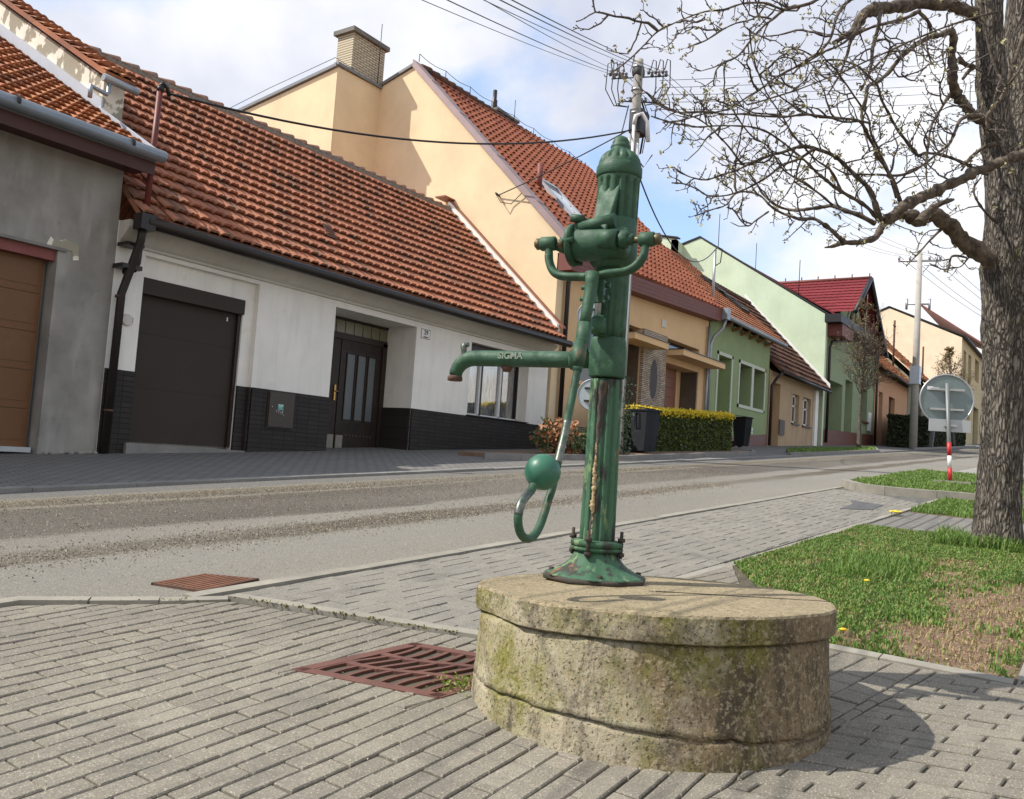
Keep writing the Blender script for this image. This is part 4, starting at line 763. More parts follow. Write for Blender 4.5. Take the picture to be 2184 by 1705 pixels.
def skylight(par,X0,X1,y0,y1,zf,fr=M_alu,gl=M_skyg):
    mb=MB(); s_=(zf(y1)-zf(y0))/(y1-y0); n_=Vector((0,-s_,1)).normalized(); P=lambda x,y,e:Vector((x,y,zf(y)))+n_*e
    def bar(x0,x1,a,b,e0,e1): mb.prism([P(x0,a,e0),P(x1,a,e0),P(x1,b,e0),P(x0,b,e0)],n_*(e1-e0))
    w=.10; bar(X0,X0+w,y0,y1,0,.16); bar(X1-w,X1,y0,y1,0,.16); bar(X0+w,X1-w,y0,y0+w,0,.158); bar(X0+w,X1-w,y1-w,y1,0,.165); o=mb.obj('skylight',fr,par)
    mb=MB(); mb.prism([P(X0+w,y0+w,.10),P(X1-w,y0+w,.10),P(X1-w,y1-w,.10),P(X0+w,y1-w,.10)],n_*.01); mb.obj('skylight_pane',gl,o)
skylight(yh,20.3,21.35,12.35,13.65,zr); skylight(yh,27.0,27.95,12.25,13.45,zr)
mb=MB(); mb.tube([(19.9,13.2,zr(13.2)),(19.9,13.2,zr(13.2)+.75)],.085,12); mb.obj('vent_pipe',simple('red_vent_pipe',(.22,.06,.04),.6,.2,5),yh)
mb=MB(); P=[(18.6+i*1.25,16.87,zr(16.87)+.17) for i in range(9)]
for p in P: mb.tube([p,(p[0],p[1],p[2]+.24)],.012,5)
pts=[]
for a,b in zip(P[:-1],P[1:]):
    for k in range(5): u=k/5; pts.append((a[0]+(b[0]-a[0])*u,a[1],a[2]+.24-.07*math.sin(math.pi*u)))
mb.tube(pts,.009,5); mb.tube([(16.6,24,11.0),(16.6,21,11.5),(16.65,18.3,11.9),(17.3,18.2,11.8)],.009,5); mb.obj('lightning_wire',M_black,yh)
# ================================================================ ROW OF HOUSES UP THE STREET
def gable_roof(par,mat,x0,x1,y0,z0,yr,zrr,tw,tl,**k):
    r_=roof('roof',par,mat,x0,x1,y0,z0,yr,zrr,tw,tl,**k); mb=MB(); mb.prism([(x0,yr,zrr-.02),(x1,yr,zrr-.02),(x1,2*yr-y0,z0),(x0,2*yr-y0,z0)],(0,0,.03)); mb.obj('rear_roof',mat,par)
    mb=MB(); n_=int((x1-x0)/.38)
    for i in range(n_): a=Vector((x0+i*.38,yr,zrr+.02)); mb.tube([a,a+Vector((.4,0,.02))],[.10,.12],8)
    mb.obj('ridge_tile',mat,r_); return r_
def shell(par,mat,x0,x1,z0,z1,yb,holes,zr_=None,yr=None,name='wall',y=11.5,dep=.45):
    mb=MB(); wall(mb,x0,x1,z0,z1,y,holes); mb.box(x0+.01,x1-.01,y+dep+.3,yb,z0,z1); mb.box(x0+.01,x1-.01,y+dep+.05,y+dep+.3,z0,z1)
    mb.quad((x0,y,z0),(x0,y,z1),(x0,yb,z1),(x0,yb,z0)); mb.quad((x1,y,z0),(x1,yb,z0),(x1,yb,z1),(x1,y,z1))
    if zr_: mb.prism([(x0,y,z1-.02),(x0,yb,z1-.02),(x0,yr,zr_)],(.25,0,0)); mb.prism([(x1-.25,y,z1-.02),(x1-.25,yb,z1-.02),(x1-.25,yr,zr_)],(.25,0,0))
    return mb.obj(name,mat,par)
gn=empty('green_house',(32,11.5,gz(32,11.5)),'single storey green house with pale framed openings under an orange tiled roof with two skylights','house')
shell(gn,M_green,28.80,35.5,1.2,6.35,19,[(29.74,31.08,1.2,5.09,.5),(32.0,33.35,3.50,5.07,.45),(33.6,34.95,3.50,5.07,.45)],10.0,15.4)
mb=MB(); gr_=M_offw
for a,b,c,d in ((29.62,29.74,1.6,5.21),(31.08,31.20,1.6,5.21),(29.62,31.2,5.09,5.21),(31.88,35.07,5.07,5.19),(31.88,35.07,3.38,3.50),(31.88,32.0,3.38,5.19),(34.95,35.07,3.38,5.19),(33.35,33.6,3.50,5.07)): mb.box(a,b,11.47,11.499,c,d)
mb.obj('opening_surround',simple('pale_sage_trim',(.52,.56,.47),.8,.1,5),gn)
mb=MB(); mb.box(32.0,33.35,11.93,11.94,3.5,5.07); mb.box(33.6,34.95,11.93,11.94,3.5,5.07); mb.obj('window_pane',M_gdark,gn); MB().box(29.74,31.08,11.96,11.98,1.2,5.09).obj('door',M_green,gn)
MB().prism([(28.82,11.45,1.0),(35.48,11.45,1.4),(35.48,11.45,2.55),(28.82,11.45,2.0)],(0,.048,0)).obj('base',M_brbase,gn)
sg=(10.1-6.40)/(15.5-11.05); zg=lambda y:6.40+sg*(y-11.05)
gable_roof(gn,M_terra2,28.95,36.1,11.05,6.40,15.5,10.1,.22,.34,amp=.02,step=.032,jag=.004)
mb=MB(); mb.tube([(28.9,11.0,6.33),(36.0,11.0,6.30)],.08,10); go=mb.obj('gutter',M_gut_g,gn); mb=MB(); mb.box(28.85,29.15,10.9,11.15,6.2,6.6); mb.tube([(29.0,11.0,6.25),(29.0,11.1,5.9),(28.86,11.35,5.6),(28.76,11.42,5.3),(28.76,11.42,1.9)],.055,10); mb.obj('downpipe',M_gut_g,go)
mb=MB(); 
for x in np.arange(30,35.6,.95): mb.prism([(x,11.15,6.20),(x+.12,11.15,6.20),(x+.12,11.5,6.10),(x,11.5,6.10)],(0,0,.10))
mb.obj('rafter_end',simple('raw_rafter',(.30,.16,.07),.8,.2,5),gn)
q1=onP(*( (1500+775/2.75)*.853,(560+435/2.75)*.853),6.40-sg*11.05,0,sg); q2=onP(*((1500+930/2.75)*.853,(560+560/2.75)*.853),6.40-sg*11.05,0,sg)
for q in (q1,q2): skylight(gn,q[0]-.5,q[0]+.45,q[1]-.42,q[1]+.42,zg,M_gut_b)
mq=onP((1500+775/2.75)*.853,(560+530/2.75)*.853,6.40-sg*11.05,0,sg); mt=onX(1530,532,mq[0])
mst=empty('roof_mast',mq,'pale steel cable mast on the green house roof in front of the pale green gable','mast')
MB().tube([mq-np.array([0,0,.2]),(mq[0],mq[1],mt[2])],.05,10).obj('pole',M_alu,mst)
mb=MB(); T=np.array([mq[0],mq[1],mt[2]]); mb.tube([T,T+[.02,-.1,.08],T+[.05,-.25,.0],T+[.04,-.2,-.5],T+[0,-.05,-.6]],.02,6); mb.obj('cable_loop',M_black,mst)
# small old house
ol=empty('old_cottage',(39.5,11.5,gz(39.5,11.5)),'small worn tan cottage with two white windows and dark brown tiles','house')
shell(ol,M_tan,35.65,43.0,1.6,5.25,19,[(36.1,37.15,1.6,4.8,.3),(38.95,39.98,3.30,4.60,.22),(40.65,41.9,3.28,4.61,.22)],9.3,15.2)
for a,b in ((38.95,39.98),(40.65,41.9)):
    mb=MB(); c=(a+b)/2
    for k in ((a,a+.1,3.3,4.6),(b-.1,b,3.3,4.6),(c-.05,c+.05,3.3,4.6),(a,b,3.3,3.4),(a,b,4.5,4.6),(a,b,4.05,4.13)): mb.box(k[0],k[1],11.66,11.70,k[2],k[3])
    w_=mb.obj('window',M_whitep,ol); MB().box(a,b,11.69,11.71,3.31,4.59).obj('pane',M_gdark,w_); MB().box(a-.05,b+.05,11.42,11.51,3.22,3.285).obj('sill',M_gut_b,w_)
MB().box(36.1,37.15,11.78,11.80,1.6,4.8).obj('door',simple('ochre_door',(.35,.2,.08)),ol)
MB().box(37.12,37.8,11.44,11.499,2.65,3.30).obj('meter_box',simple('grey_box',(.14,.13,.12)),ol)
gable_roof(ol,M_brtile,35.75,43.6,11.05,5.22,15.25,9.65,.22,.42,amp=.028,step=.055,jag=.012)
MB().tube([(35.7,11.0,5.18),(43.5,11.0,5.12)],.07,8).obj('gutter',M_gut_b,ol); mb=MB(); mb.tube([(35.75,11.0,5.15),(35.75,11.25,4.9),(35.65,11.4,4.6),(35.65,11.4,2.1)],.06,8); mb.obj('downpipe',M_gut_b,ol)
mb=MB(); mb.prism([(43.62,11.1,5.35),(43.62,15.6,10.1),(43.62,15.6,10.25),(43.62,11.1,5.55)],(.10,0,0)); mb.obj('white_verge_flashing',M_offw,ol)
MB().box(42.3,42.8,11.38,11.49,2.2,5.1).obj('corner_pier',M_offw,ol)
# pale green gable house with red roof
lg=empty('pale_green_house',(49,11.5,gz(49,11.5)),'big pale green gabled house with sage front and a bright red tiled cross gable','house')
X=43.8
mb=MB(); mb.prism([(X,11.45,1.5),(X,19.35,1.5),(X,19.35,13.17),(X,18.31,13.5),(X,11.45,9.03)],(.3,0,0)); mb.prism([(X-.9,19.3,1.5),(X-.9,28,1.5),(X-.9,28,11.8),(X-.9,20.2,13.5),(X-.9,19.3,13.3)],(.3,0,0)); mb.prism([(X-.9,19.3,1.5),(X+.1,19.3,1.5),(X+.1,19.3,13.2),(X-.9,19.3,13.3)],(0,.3,0)); mb.obj('gable_wall',M_lgreen,lg)
shell(lg,M_dgreen,44.1,55.4,1.5,9.0,20,[(44.75,47.8,1.5,5.93,1.0),(48.40,50.05,1.5,6.33,.8),(52.25,53.7,4.42,6.26,.4)],name='front_wall',dep=1.0)
mb=MB(); mb.prism([(X-.05,11.35,9.0),(X-.05,18.31,13.53),(X-.05,18.31,13.62),(X-.05,11.35,9.09)],(.42,0,0)); mb.prism([(X-.05,18.31,13.53),(X-.05,19.4,13.2),(X-.05,19.4,13.29),(X-.05,18.31,13.62)],(.42,0,0)); mb.prism([(X-1,19.2,13.34),(X-1,20.2,13.54),(X-1,28,11.85),(X-1,28,11.93),(X-1,20.2,13.62),(X-1,19.2,13.42)],(.4,0,0)); mb.obj('coping',M_black,lg)
mb=MB(); mb.prism([(44.2,11.1,9.05),(55.5,11.1,9.05),(55.5,18.3,13.45),(44.2,18.3,13.45)],(0,0,.08)); mb.prism([(44.2,18.3,13.45),(55.5,18.3,13.45),(55.5,25,9),(44.2,25,9)],(0,0,.08)); mb.obj('main_roof',M_redtile,lg)
# cross gable: ridge runs away from the street at X=49.7
pk_=onY(1825.4,597,11.2); el=onY((2000+270/2.75)*.853,(560+610/2.75)*.853,11.2); xr,zpk=pk_[0],pk_[2]; xl_,zl=el[0],el[2]
def xroof(x0,z0,x1,z1,y0,y1,sgn):
    L=math.hypot(x1-x0,z1-z0); V=[];rows=int(L/.36)+1;ys=np.arange(y0,y1,.045)
    for k in range(rows):
        for s_,h in ((k*.36,.05),(min((k+1)*.36,L)-.005,.008)):
            u=s_/L; w=.02*np.abs(np.sin(np.pi*(ys-y0)/.3)); nx,nz=-(z1-z0)/L,(x1-x0)/L
            if nz<0: nx,nz=-nx,-nz
            V.append(np.c_[x0+(x1-x0)*u+nx*(h+w),ys,z0+(z1-z0)*u+nz*(h+w)])
    n=len(ys); i=np.arange(n-1); R=len(V); return np.concatenate(V),np.concatenate([np.c_[r*n+i,r*n+i+1,(r+1)*n+i+1,(r+1)*n+i] for r in range(R-1)])
yend=17.2
V,Fq=xroof(xl_,zl,xr,zpk,10.45,yend,1); cr=npobj('cross_roof',V,Fq,M_redtile,lg); V,Fq=xroof(2*xr-xl_+1.5,zl-1.2,xr,zpk,10.45,yend,-1); npobj('cross_roof',V,Fq,M_redtile,lg)
mb=MB(); mb.tube([(xr,10.4,zpk+.05),(xr,yend,zpk+.05)],.10,8)
for y in np.arange(10.5,yend,.9): mb.tube([(xr,y,zpk+.1),(xr,y,zpk+.32)],.03,6)
mb.obj('ridge_cap',M_fascia,cr)
mb=MB(); xr2=2*xr-xl_
mb.prism([(xl_+.4,11.3,zl-.1),(xr2-.4,11.3,zl-.1),(xr,11.3,zpk-.25)],(0,.4,0)); mb.obj('front_gable',M_dgreen,lg)
mb=MB(); mb.tube([(xl_,10.42,zl),(xr,10.42,zpk)],.13,4); mb.tube([(xr2+1.5,10.42,zl-1.2),(xr,10.42,zpk)],.13,4); mb.box(xl_-1.6,xr2+.8,10.7,11.48,zl-.75,zl-.35); mb.obj('barge_board',M_black,cr)
mb=MB(); mb.prism([(xr-1.0,11.27,zl+.1),(xr+1.0,11.27,zl+.1),(xr,11.27,zpk-.9)],(0,.02,0)); mb.obj('gable_window',M_gdark,lg); mb=MB(); 
for a,b in (((xr-1.2,zl),(xr,zpk-.6)),((xr+1.2,zl),(xr,zpk-.6)),((xr,zl),(xr,zpk-.6)),((xr-1.2,zl),(xr+1.2,zl))): mb.tube([(a[0],11.24,a[1]),(b[0],11.24,b[1])],.06,4)
mb.obj('window_frame',M_lgreen,lg)
MB().box(44.15,46.4,10.75,11.49,zl-1.35,zl-.76).obj('eave_fascia',M_fascia,lg)
mb=MB(); mb.tube([(46.2,10.8,zl-1.0),(45.6,11.0,zl-1.4),(44.5,11.3,zl-1.6),(44.45,11.38,zl-1.9),(44.45,11.38,2.7)],.07,8); mb.obj('downpipe',M_gut_b,lg); MB().tube([(55.45,11.35,9),(55.45,11.35,3.1)],.07,8).obj('downpipe',M_gut_b,lg)
mb=MB(); mb.box(52.25,53.7,11.86,11.88,4.42,6.26); w_=mb.obj('window',M_gdark,lg); mb=MB(); mb.box(52.3,52.4,11.82,11.86,4.45,6.2); mb.box(52.95,53.03,11.82,11.86,4.45,6.2); mb.box(52.2,53.8,11.38,11.52,4.3,4.4); mb.obj('window_frame',M_fascia,w_)
mb=MB(); mb.box(44.75,47.8,12.4,12.42,1.5,5.93); mb.obj('garage_door',M_dgreen,lg); MB().box(48.4,50.05,12.25,12.27,1.5,6.33).obj('door',M_dgreen,lg); MB().box(53.9,54.6,11.42,11.49,3.9,5.0).obj('notice_box',M_offw,lg)
MB().prism([(44.12,11.44,2.0),(55.38,11.44,2.6),(55.38,11.44,3.75),(44.12,11.44,3.35)],(0,.052,0)).obj('base',M_brbase,lg)
mb=MB(); 
for x,y in ((43.9,17.3),(43.9,12.9),(52,18)): mb.tube([(x,y,9.1+.65*(y-11.5)),(x,y,9.1+.65*(y-11.5)+1.9)],.02,5)
mb.obj('lightning_rod',M_black,lg)
# orange house
og=empty('orange_house',(60,11.5,gz(60,11.5)),'single storey orange stucco house with patchy old orange tile roof','house')
shell(og,M_orange,55.6,66.2,2.5,7.7,19,[(56.9,58.0,2.5,6.55,.3),(59.9,61.85,4.4,6.54,.3)],11.4,15.3); mb=MB(); mb.box(56.9,58.0,11.76,11.78,2.5,6.5); mb.box(59.9,61.85,11.76,11.78,4.4,6.5); mb.obj('opening',M_wood_d,og)
gable_roof(og,M_rust_tiles,55.7,66.6,10.9,7.75,15.3,11.9,.22,.40,amp=.03,step=.05,jag=.02); MB().tube([(55.6,10.85,7.7),(66.6,10.85,7.6)],.08,8).obj('gutter',M_gut_b,og)
dk=empty('grey_green_house',(71,11.5,gz(71,11.5)),'dull grey green house half hidden behind the far concrete pole','house')
shell(dk,M_grgreen,66.4,78,3,8.6,19,[(67.6,69.3,4.9,7.3,.3),(70.5,72.2,4.9,7.3,.3),(74,75.6,4.9,7.3,.3)],12.2,15.3); mb=MB()
for a in (67.6,70.5,74): mb.box(a,a+1.7,11.7,11.72,4.9,7.3)
mb.obj('window',M_gdark,dk); gable_roof(dk,M_rust_tiles,66.5,78.4,10.9,8.6,15.3,12.9,.22,.42,amp=.03,step=.05,jag=.02); MB().tube([(66.4,10.85,8.55),(78.4,10.85,8.45)],.09,8).obj('gutter',M_gut_b,dk)
mb=MB(); mb.tube([(66.1,12.5,9),(66.1,12.5,12.6)],.07,6); mb.tube([(65.8,12.5,12.2),(66.4,12.5,12.2)],.07,6); mb.obj('roof_mast',M_rust,dk)
MB().tube([(77,12.3,9),(77,12.3,12.3)],.07,6).obj('roof_mast',M_rust,dk)
be=empty('beige_house',(100,11.5,gz(100,11.5)),'tall beige two storey house with a blank gable at the top of the street','house')
X=93.
mb=MB(); mb.prism([(X,11.45,4),(X,24,4),(X,24,16.2),(X,18.15,18.67),(X,11.45,15.5)],(.3,0,0)); mb.obj('gable_wall',M_beige,be)
hs_=[(94.9,96.9,11.6,14.6,.5),(98.6,101.0,11.7,14.7,.5),(104.2,107.8,12.6,15.0,.5),(104.0,108.6,4,9.8,.6),(95.0,97.0,6.5,9.8,.5),(99,101.0,7,9.8,.5)]
shell(be,M_sand,93.3,112,4,15.6,24,hs_,name='front_wall'); mb=MB()
for h in hs_: mb.box(h[0],h[1],11.9,11.93,h[2],h[3])
mb.obj('window',M_gdark,be); mb=MB(); mb.prism([(92.9,11.0,15.5),(112,11.0,15.5),(112,18.15,18.8),(92.9,18.15,18.8)],(0,0,.1)); mb.prism([(92.9,18.15,18.8),(112,18.15,18.8),(112,25,15.8),(92.9,25,15.8)],(0,0,.1)); mb.obj('roof',M_black,be)
wf_=empty('white_far_house',(122,14,gz(122,14)),'white house with dark red roof beyond the beige one','house')
mb=MB(); mb.prism([(116,12,5),(116,26,5),(116,26,18.5),(116,20,21.5),(116,12,17.6)],(14,0,0)); mb.obj('wall',M_offw,wf_); mb=MB(); mb.prism([(121,12,18.6),(140,12,18.6),(140,20,24.4),(121,20,24.4)],(0,0,.2)); mb.obj('roof',M_fascia,wf_)
# ================================================================ POLES AND CABLES
def concrete_pole(X,px,label,h,top=.10,bot=.17):
    d=ray(*px); Y=X*d[1]/d[0]; z0=gz(X,Y); r_=empty('power_pole',(X,Y,z0),label,'power pole')
    mb=MB(); mb.lathe([(bot,-.1),(top,h-.12),(top*.96,h)],(X,Y,z0),20); mb.obj('pole',simple('pale_concrete_pole',(.40,.38,.34),.9,.2,3,.3,90),r_); return r_,X,Y,z0+h
np_,PX,PY,PZ=concrete_pole(17.4,(1329,700),'near concrete power pole with white conduits rising behind the green pump',9.2,.105,.15)
XT=np.array([PX,PY,PZ])
mb=MB()
for dx,dy,zt_ in ((-.30,.14,PZ-1.9),(-.24,.02,PZ-1.95),(-.20,-.07,PZ-1.6),(-.14,-.15,PZ-2.05)): mb.tube([(PX+dx,PY+dy,1.2),(PX+dx,PY+dy,zt_)],.036,8)
mb.tube([(PX-.20,PY-.07,PZ-1.62),(PX-.19,PY-.10,PZ-1.42),(PX-.12,PY-.22,PZ-1.36),(PX-.04,PY-.32,PZ-1.55),(PX-.02,PY-.36,PZ-2.0)],.05,8)
mb.obj('conduit',simple('white_plastic_conduit',(.68,.68,.68),.5,.1,5,0),np_)
def arm(mb,c,d,L,r_=.03): d=np.array(d,float); d/=np.linalg.norm(d); mb.tube([c-d*L,c+d*L],r_,6)
mb=MB(); ad_=(.35,-1,0); c1=XT+[0,0,-.42]; c2=XT+[0,0,-1.0]; arm(mb,c1+[0,0,0],ad_,.62,.016); arm(mb,c2,(.6,-1,0),.42,.018)
mb.tube([c1+[.0,.1,.12],c1+[0,-.1,.12]],.14,10); mb.box(PX-.12,PX+.30,PY-.18,PY+.10,PZ-1.75,PZ-1.2); mb.obj('crossarm',simple('dark_arm_steel',(.07,.07,.07),.6,.3,8,.1,40,.3),np_)
dA=np.array(ad_); dA=dA/np.linalg.norm(dA); mb=MB(); ins=[]
for k in (-.60,-.46,-.32,.28,.44,.60):
    for s_ in (-.06,.06):
        p=c1+dA*k+[s_*1.5,0,.03]; mb.lathe([(.035,0),(.045,.05),(.025,.07),(.04,.11),(.015,.14)],p,8)
    ins.append(c1+dA*k+[0,0,.1])
for k in (-.35,-.15,.2,.38): mb.lathe([(.03,0),(.045,.04),(.02,.06),(.035,.10)],c2+np.array([.5,-.86,0])*k,8)
mb.obj('insulator',simple('porcelain',(.16,.14,.13),.35,.2,5,0),np_)
mb=MB()
for i,p in enumerate(ins):
    q=c2+np.array([0,-.1 if i>2 else .1,-.1]); s_=1 if i>2 else -1
    mb.tube([p+[0,0,.05],p+dA*.05*s_+[0,0,.30],p+dA*.12*s_+[0,0,.26],p+dA*.14*s_+[0,0,-.35],p*.5+q*.5+dA*.18*s_+[0,0,-.35],q+dA*.1*s_],.013,5)
for k in range(4): a=random.uniform(0,6.28); mb.tube([c2+[.1*math.cos(a),.15*math.sin(a),.1],c2+[.3*math.cos(a),.35*math.sin(a),-.3],c2+[.15*math.cos(a),.25*math.sin(a),-1.2]],.012,5)
mb.tube([c2+[-.1,.15,-.1],c2+[-.3,.2,-.9],c2+[-.05,-.3,-1.6],c2+[.05,-.45,-1.3]],.015,5); mb.obj('jumper_cable',M_black,np_)
mb=MB(); mb.tube([(PX,PY,PZ-.75),(PX,PY,PZ-.70)],.13,14); mb.tube([(PX,PY,PZ-.2),(PX,PY,PZ-.16)],.125,14); mb.tube([(PX,PY,PZ-1.3),(PX,PY,PZ-1.26)],.135,14); mb.obj('band',M_alu,np_)
fp,FX,FY,FZ=concrete_pole(52.,(1946,940),'far slender concrete power pole rising behind the dark hedge',0,.1,.1) if False else (None,)*4
d=ray(1949,900); FX=52.; FY=FX*d[1]/d[0]; FZ=CAM[2]+FX*ray(1962,540)[2]/ray(1962,540)[0]; fp=empty('power_pole',(FX,FY,gz(FX,FY)),'far slender concrete power pole rising behind the dark hedge','power pole')
MB().lathe([(.22,-.1),(.135,FZ-gz(FX,FY))],(FX,FY,gz(FX,FY)),16).obj('pole',simple('pale_concrete_pole',(.4,.38,.34)),fp)
FT=np.array([FX,FY,FZ]); dF=np.array([.25,-1,0]); dF/=np.linalg.norm(dF)
mb=MB(); mb.tube([FT+dF*1.1-[0,0,.45],FT-dF*1.1-[0,0,.45]],.06,6); mb.tube([FT+dF*.6-[0,0,2.9],FT-dF*.6-[0,0,2.9]],.05,6)
for k in (-1.05,-.5,.5,1.05): mb.lathe([(.07,0),(.06,.14),(.08,.2),(.02,.26)],FT+dF*k-[0,0,.42],8)
for k in (-.58,.58): mb.lathe([(.07,-.3),(.08,.3)],FT+dF*k-[0,0,2.9],6)
mb.obj('crossarm',M_alu,fp); MB().box(FX-.32,FX+.2,FY-.25,FY+.25,gz(FX,FY)+3.6,gz(FX,FY)+4.6).obj('fuse_box',M_alu,fp)
wr=[]
def cable(name,A,B,sag,r_,label,cat='cable',group=None,n=24,wig=0):
    A=np.array(A,float); B=np.array(B,float); P=[A+(B-A)*u-np.array([0,0,sag*4*u*(1-u)]) for u in np.linspace(0,1,n)]
    o=MB().tube(P,r_,6).obj(name,M_black); return setp(o,label,cat,group)
# overhead wires towards the camera side: real spans to a pole behind us
ends=[(1065,34),(1104,34),(1158,34),(1183,34),(1211,34),(1233,34)]
for i,((ex,ey),p) in enumerate(zip(ends,ins)):
    q=onX(ex,ey,8.6); dirv=q-p; E=p+dirv*3.2
    cable('overhead_wire',p,E,.25,.0042 if i in (0,2,3) else .006,'thin overhead wire crossing the top of the sky leftwards from the near pole','wire','overhead wires left of the near pole')
for k,p in zip((-1.05,-.5,.5,1.05),(ins[1],ins[2],ins[4],ins[5])):
    cable('overhead_wire',p,FT+dF*k+[0,0,-.15],.9,.007,'thin overhead wire sloping down from the near pole to the far pole','wire','overhead wires between the poles')
for i,y in enumerate((97,120,146,165,188)):
    q=onX(2190,y+6,30.0); p=XT+np.array([.1,-.5,-.55-.17*i]); cable('overhead_wire',p,p+(q-p)*1.6,.25,.006,'thin overhead wire running right behind the tree from the near pole','wire','overhead wires behind the tree')
for k in (-1.05,-.5,.5,1.05): p=FT+dF*k+[0,0,-.15]; cable('overhead_wire',p,p+np.array([42,-4.0,1.5]),.6,.014,'thin overhead wire leaving the far pole up the street','wire','overhead wires beyond the far pole')
c3=np.array([PX-.1,PY,CAM[2]+PX*(ray(1333,284)[2]/ray(1333,284)[0])])
A=np.array([7.08,11.18,5.72]); P=[onX(px,py,A[0]+(c3[0]-A[0])*u) for (px,py,u) in ()]
cable('house_service_cable',A,c3,.52,.018,'thick black cable sagging across the yellow gable from the red mast to the near pole')
hk=np.array([18.40,13.50,7.83]); c4=c3+[0,0,.05]; o=cable('gable_service_cable',hk,c4,.05,.015,'black cable from the hook on the yellow gable up to the near pole')
mb=MB(); mb.tube([hk+[.05,0,0],hk+[-.12,0,.03]],.03,6); mb.tube([hk+[-.1,0,0],hk+[-.12,-.2,-.25],hk+[0,-.45,-.28],hk+[-.02,-.8,-.02]],.012,5); mb.obj('hook_loop',M_black,yh)
T=np.array([mq[0],mq[1],mt[2]]); cable('mast_service_cable',XT+[0,-.1,-2.6],T,1.15,.018,'black cable drooping from the near pole to the mast on the green house')
# ================================================================ SIGNS, BINS, HEDGES
def disc(mb,c,n_,r_,th,k=36): mb.lathe([(r_-.012,-th/2),(r_,0),(r_-.012,th/2)],c,k,ax=n_)
d=ray(2028,1022); sX=17.0; sY=sX*d[1]/d[0]; sz=CAM[2]+sX*d[2]/d[0]; sr=empty('road_sign',(sX,sY,sz),'back of a round grey road sign on a red and white banded post','road sign')
S0=np.array([sX,sY,sz]); zz=lambda py:CAM[2]+sX*ray(2020,py)[2]/ray(2020,py)[0]
wd=102/F*np.linalg.norm(S0[:2])*.97/2
tp=onX(2020,818,sX); ct=onX(2021.5,853,sX)
post=[np.array([sX,sY,gz(sX,sY)]),tp]
M_post=simple('grey_post',(.19,.20,.20),.5,.15,9,0,metal=.3)
def seg(py): q=onX(2020,py,sX); u=(q[2]-post[0][2])/(tp[2]-post[0][2]); return post[0]+(tp-post[0])*u
MB().tube([post[0],tp],.034,12).obj('post',M_post,sr)
cu_=[1022,999,972,940]; 
for i,(a,b,mm) in enumerate(((1024,998,simple('signal_red',(.50,.03,.03),.45,.1,9,0)),(998,972,M_whitep),(972,944,simple('signal_red',(.5,.03,.03))))): MB().tube([seg(a),seg(b)],.0365,12).obj('painted_band',mm,sr)
dc=np.array([ct[0]+.055,ct[1]-.0,ct[2]]); nv=np.array([1.,.10,0.]); nv/=np.linalg.norm(nv); nv=np.array(FWD*[1,1,0]); nv/=np.linalg.norm(nv); nv=nv*.75+np.array([1,0,0])*.25; nv/=np.linalg.norm(nv)
dc=ct+nv*.075; M_back=simple('galvanised_sign_back',(.20,.25,.25),.5,.15,3,.05,40,.4)
mb=MB(); disc(mb,dc,nv,wd,.02); so_=mb.obj('round_plate',M_back,sr)
mb=MB(); n_=40; sd=np.cross(nv,[0,0,1]); mb.tube([dc-nv*.012+(sd*math.cos(a)+np.array([0,0,1])*math.sin(a))*(wd-.008) for a in np.linspace(0,2*math.pi,n_+1)[:-1]],.016,6,closed=True); mb.obj('rim',M_alu,so_)
mb=MB()
for dz in (.33,-.31): c=dc-nv*.04+np.array([0,0,dz*wd*1.2]); mb.obox(c,sd*wd*.62,nv*.018,np.array([0,0,.018]))
mb.obj('bracket',M_alu,so_)
pc=onX(2028,908,sX)+nv*.06; mb=MB(); mb.obox(pc,sd*wd*.76,nv*.008,np.array([0,0,wd*.24])); po=mb.obj('small_plate',M_offw if 0 else simple('pale_plate_back',(.42,.44,.44),.5,.1,4,0),sr); mb=MB(); mb.obox(pc-nv*.03,sd*wd*.22,nv*.02,np.array([0,0,.02])); mb.obj('clamp',M_alu,po)
mb=MB(); mb.obox(dc-nv*.017+sd*wd*-.62+np.array([0,0,.22*wd*2]),sd*.05,nv*.003,np.array([0,0,.03])); mb.obox(dc-nv*.017+sd*wd*-.42+np.array([0,0,.21*wd*2]),sd*.06,nv*.003,np.array([0,0,.02])); mb.obj('sticker',M_whitep,so_)
MB().box(sX-.35,sX+.35,sY-.35,sY+.25,gz(sX,sY)+.05,gz(sX,sY)+.15).obj('footing',M_kerb,sr)
# pair of round sign backs behind the pump
d=ray(1276,800); qX=15.6; qY=qX*d[1]/d[0]; s2_=empty('road_sign',(qX,qY,gz(qX,qY)),'two round sign backs on one post mostly hidden behind the pump column','road sign')
MB().tube([(qX,qY,gz(qX,qY)),(qX,qY,onX(1272,640,qX)[2])],.034,10).obj('post',M_post,s2_)
nv2=np.array([.95,.3,0]); nv2/=np.linalg.norm(nv2)
for px,py,r_ in ((1264,842,34),(1258,671,29)):
    c=onX(px,py,qX)+nv2*.06; R0=r_/F*np.linalg.norm([qX,qY])*1.0; mb=MB(); disc(mb,c,nv2,R0,.02); o2=mb.obj('round_plate',simple('pale_sign_back',(.40,.45,.46),.45,.1,4,0,metal=.3),s2_)
    sd2=np.cross(nv2,[0,0,1]); mb=MB()
    for dz in (.4,-.4): mb.obox(c-nv2*.03+np.array([0,0,dz*R0]),sd2*R0*.55,nv2*.02,np.array([0,0,.018]))
    mb.obj('bracket',M_gut_b,o2); mb=MB(); mb.tube([c-nv2*.012+(sd2*math.cos(a)+np.array([0,0,1])*math.sin(a))*(R0-.006) for a in np.linspace(0,2*math.pi,33)[:-1]],.013,6,closed=True); mb.obj('rim',M_gut_g,o2)
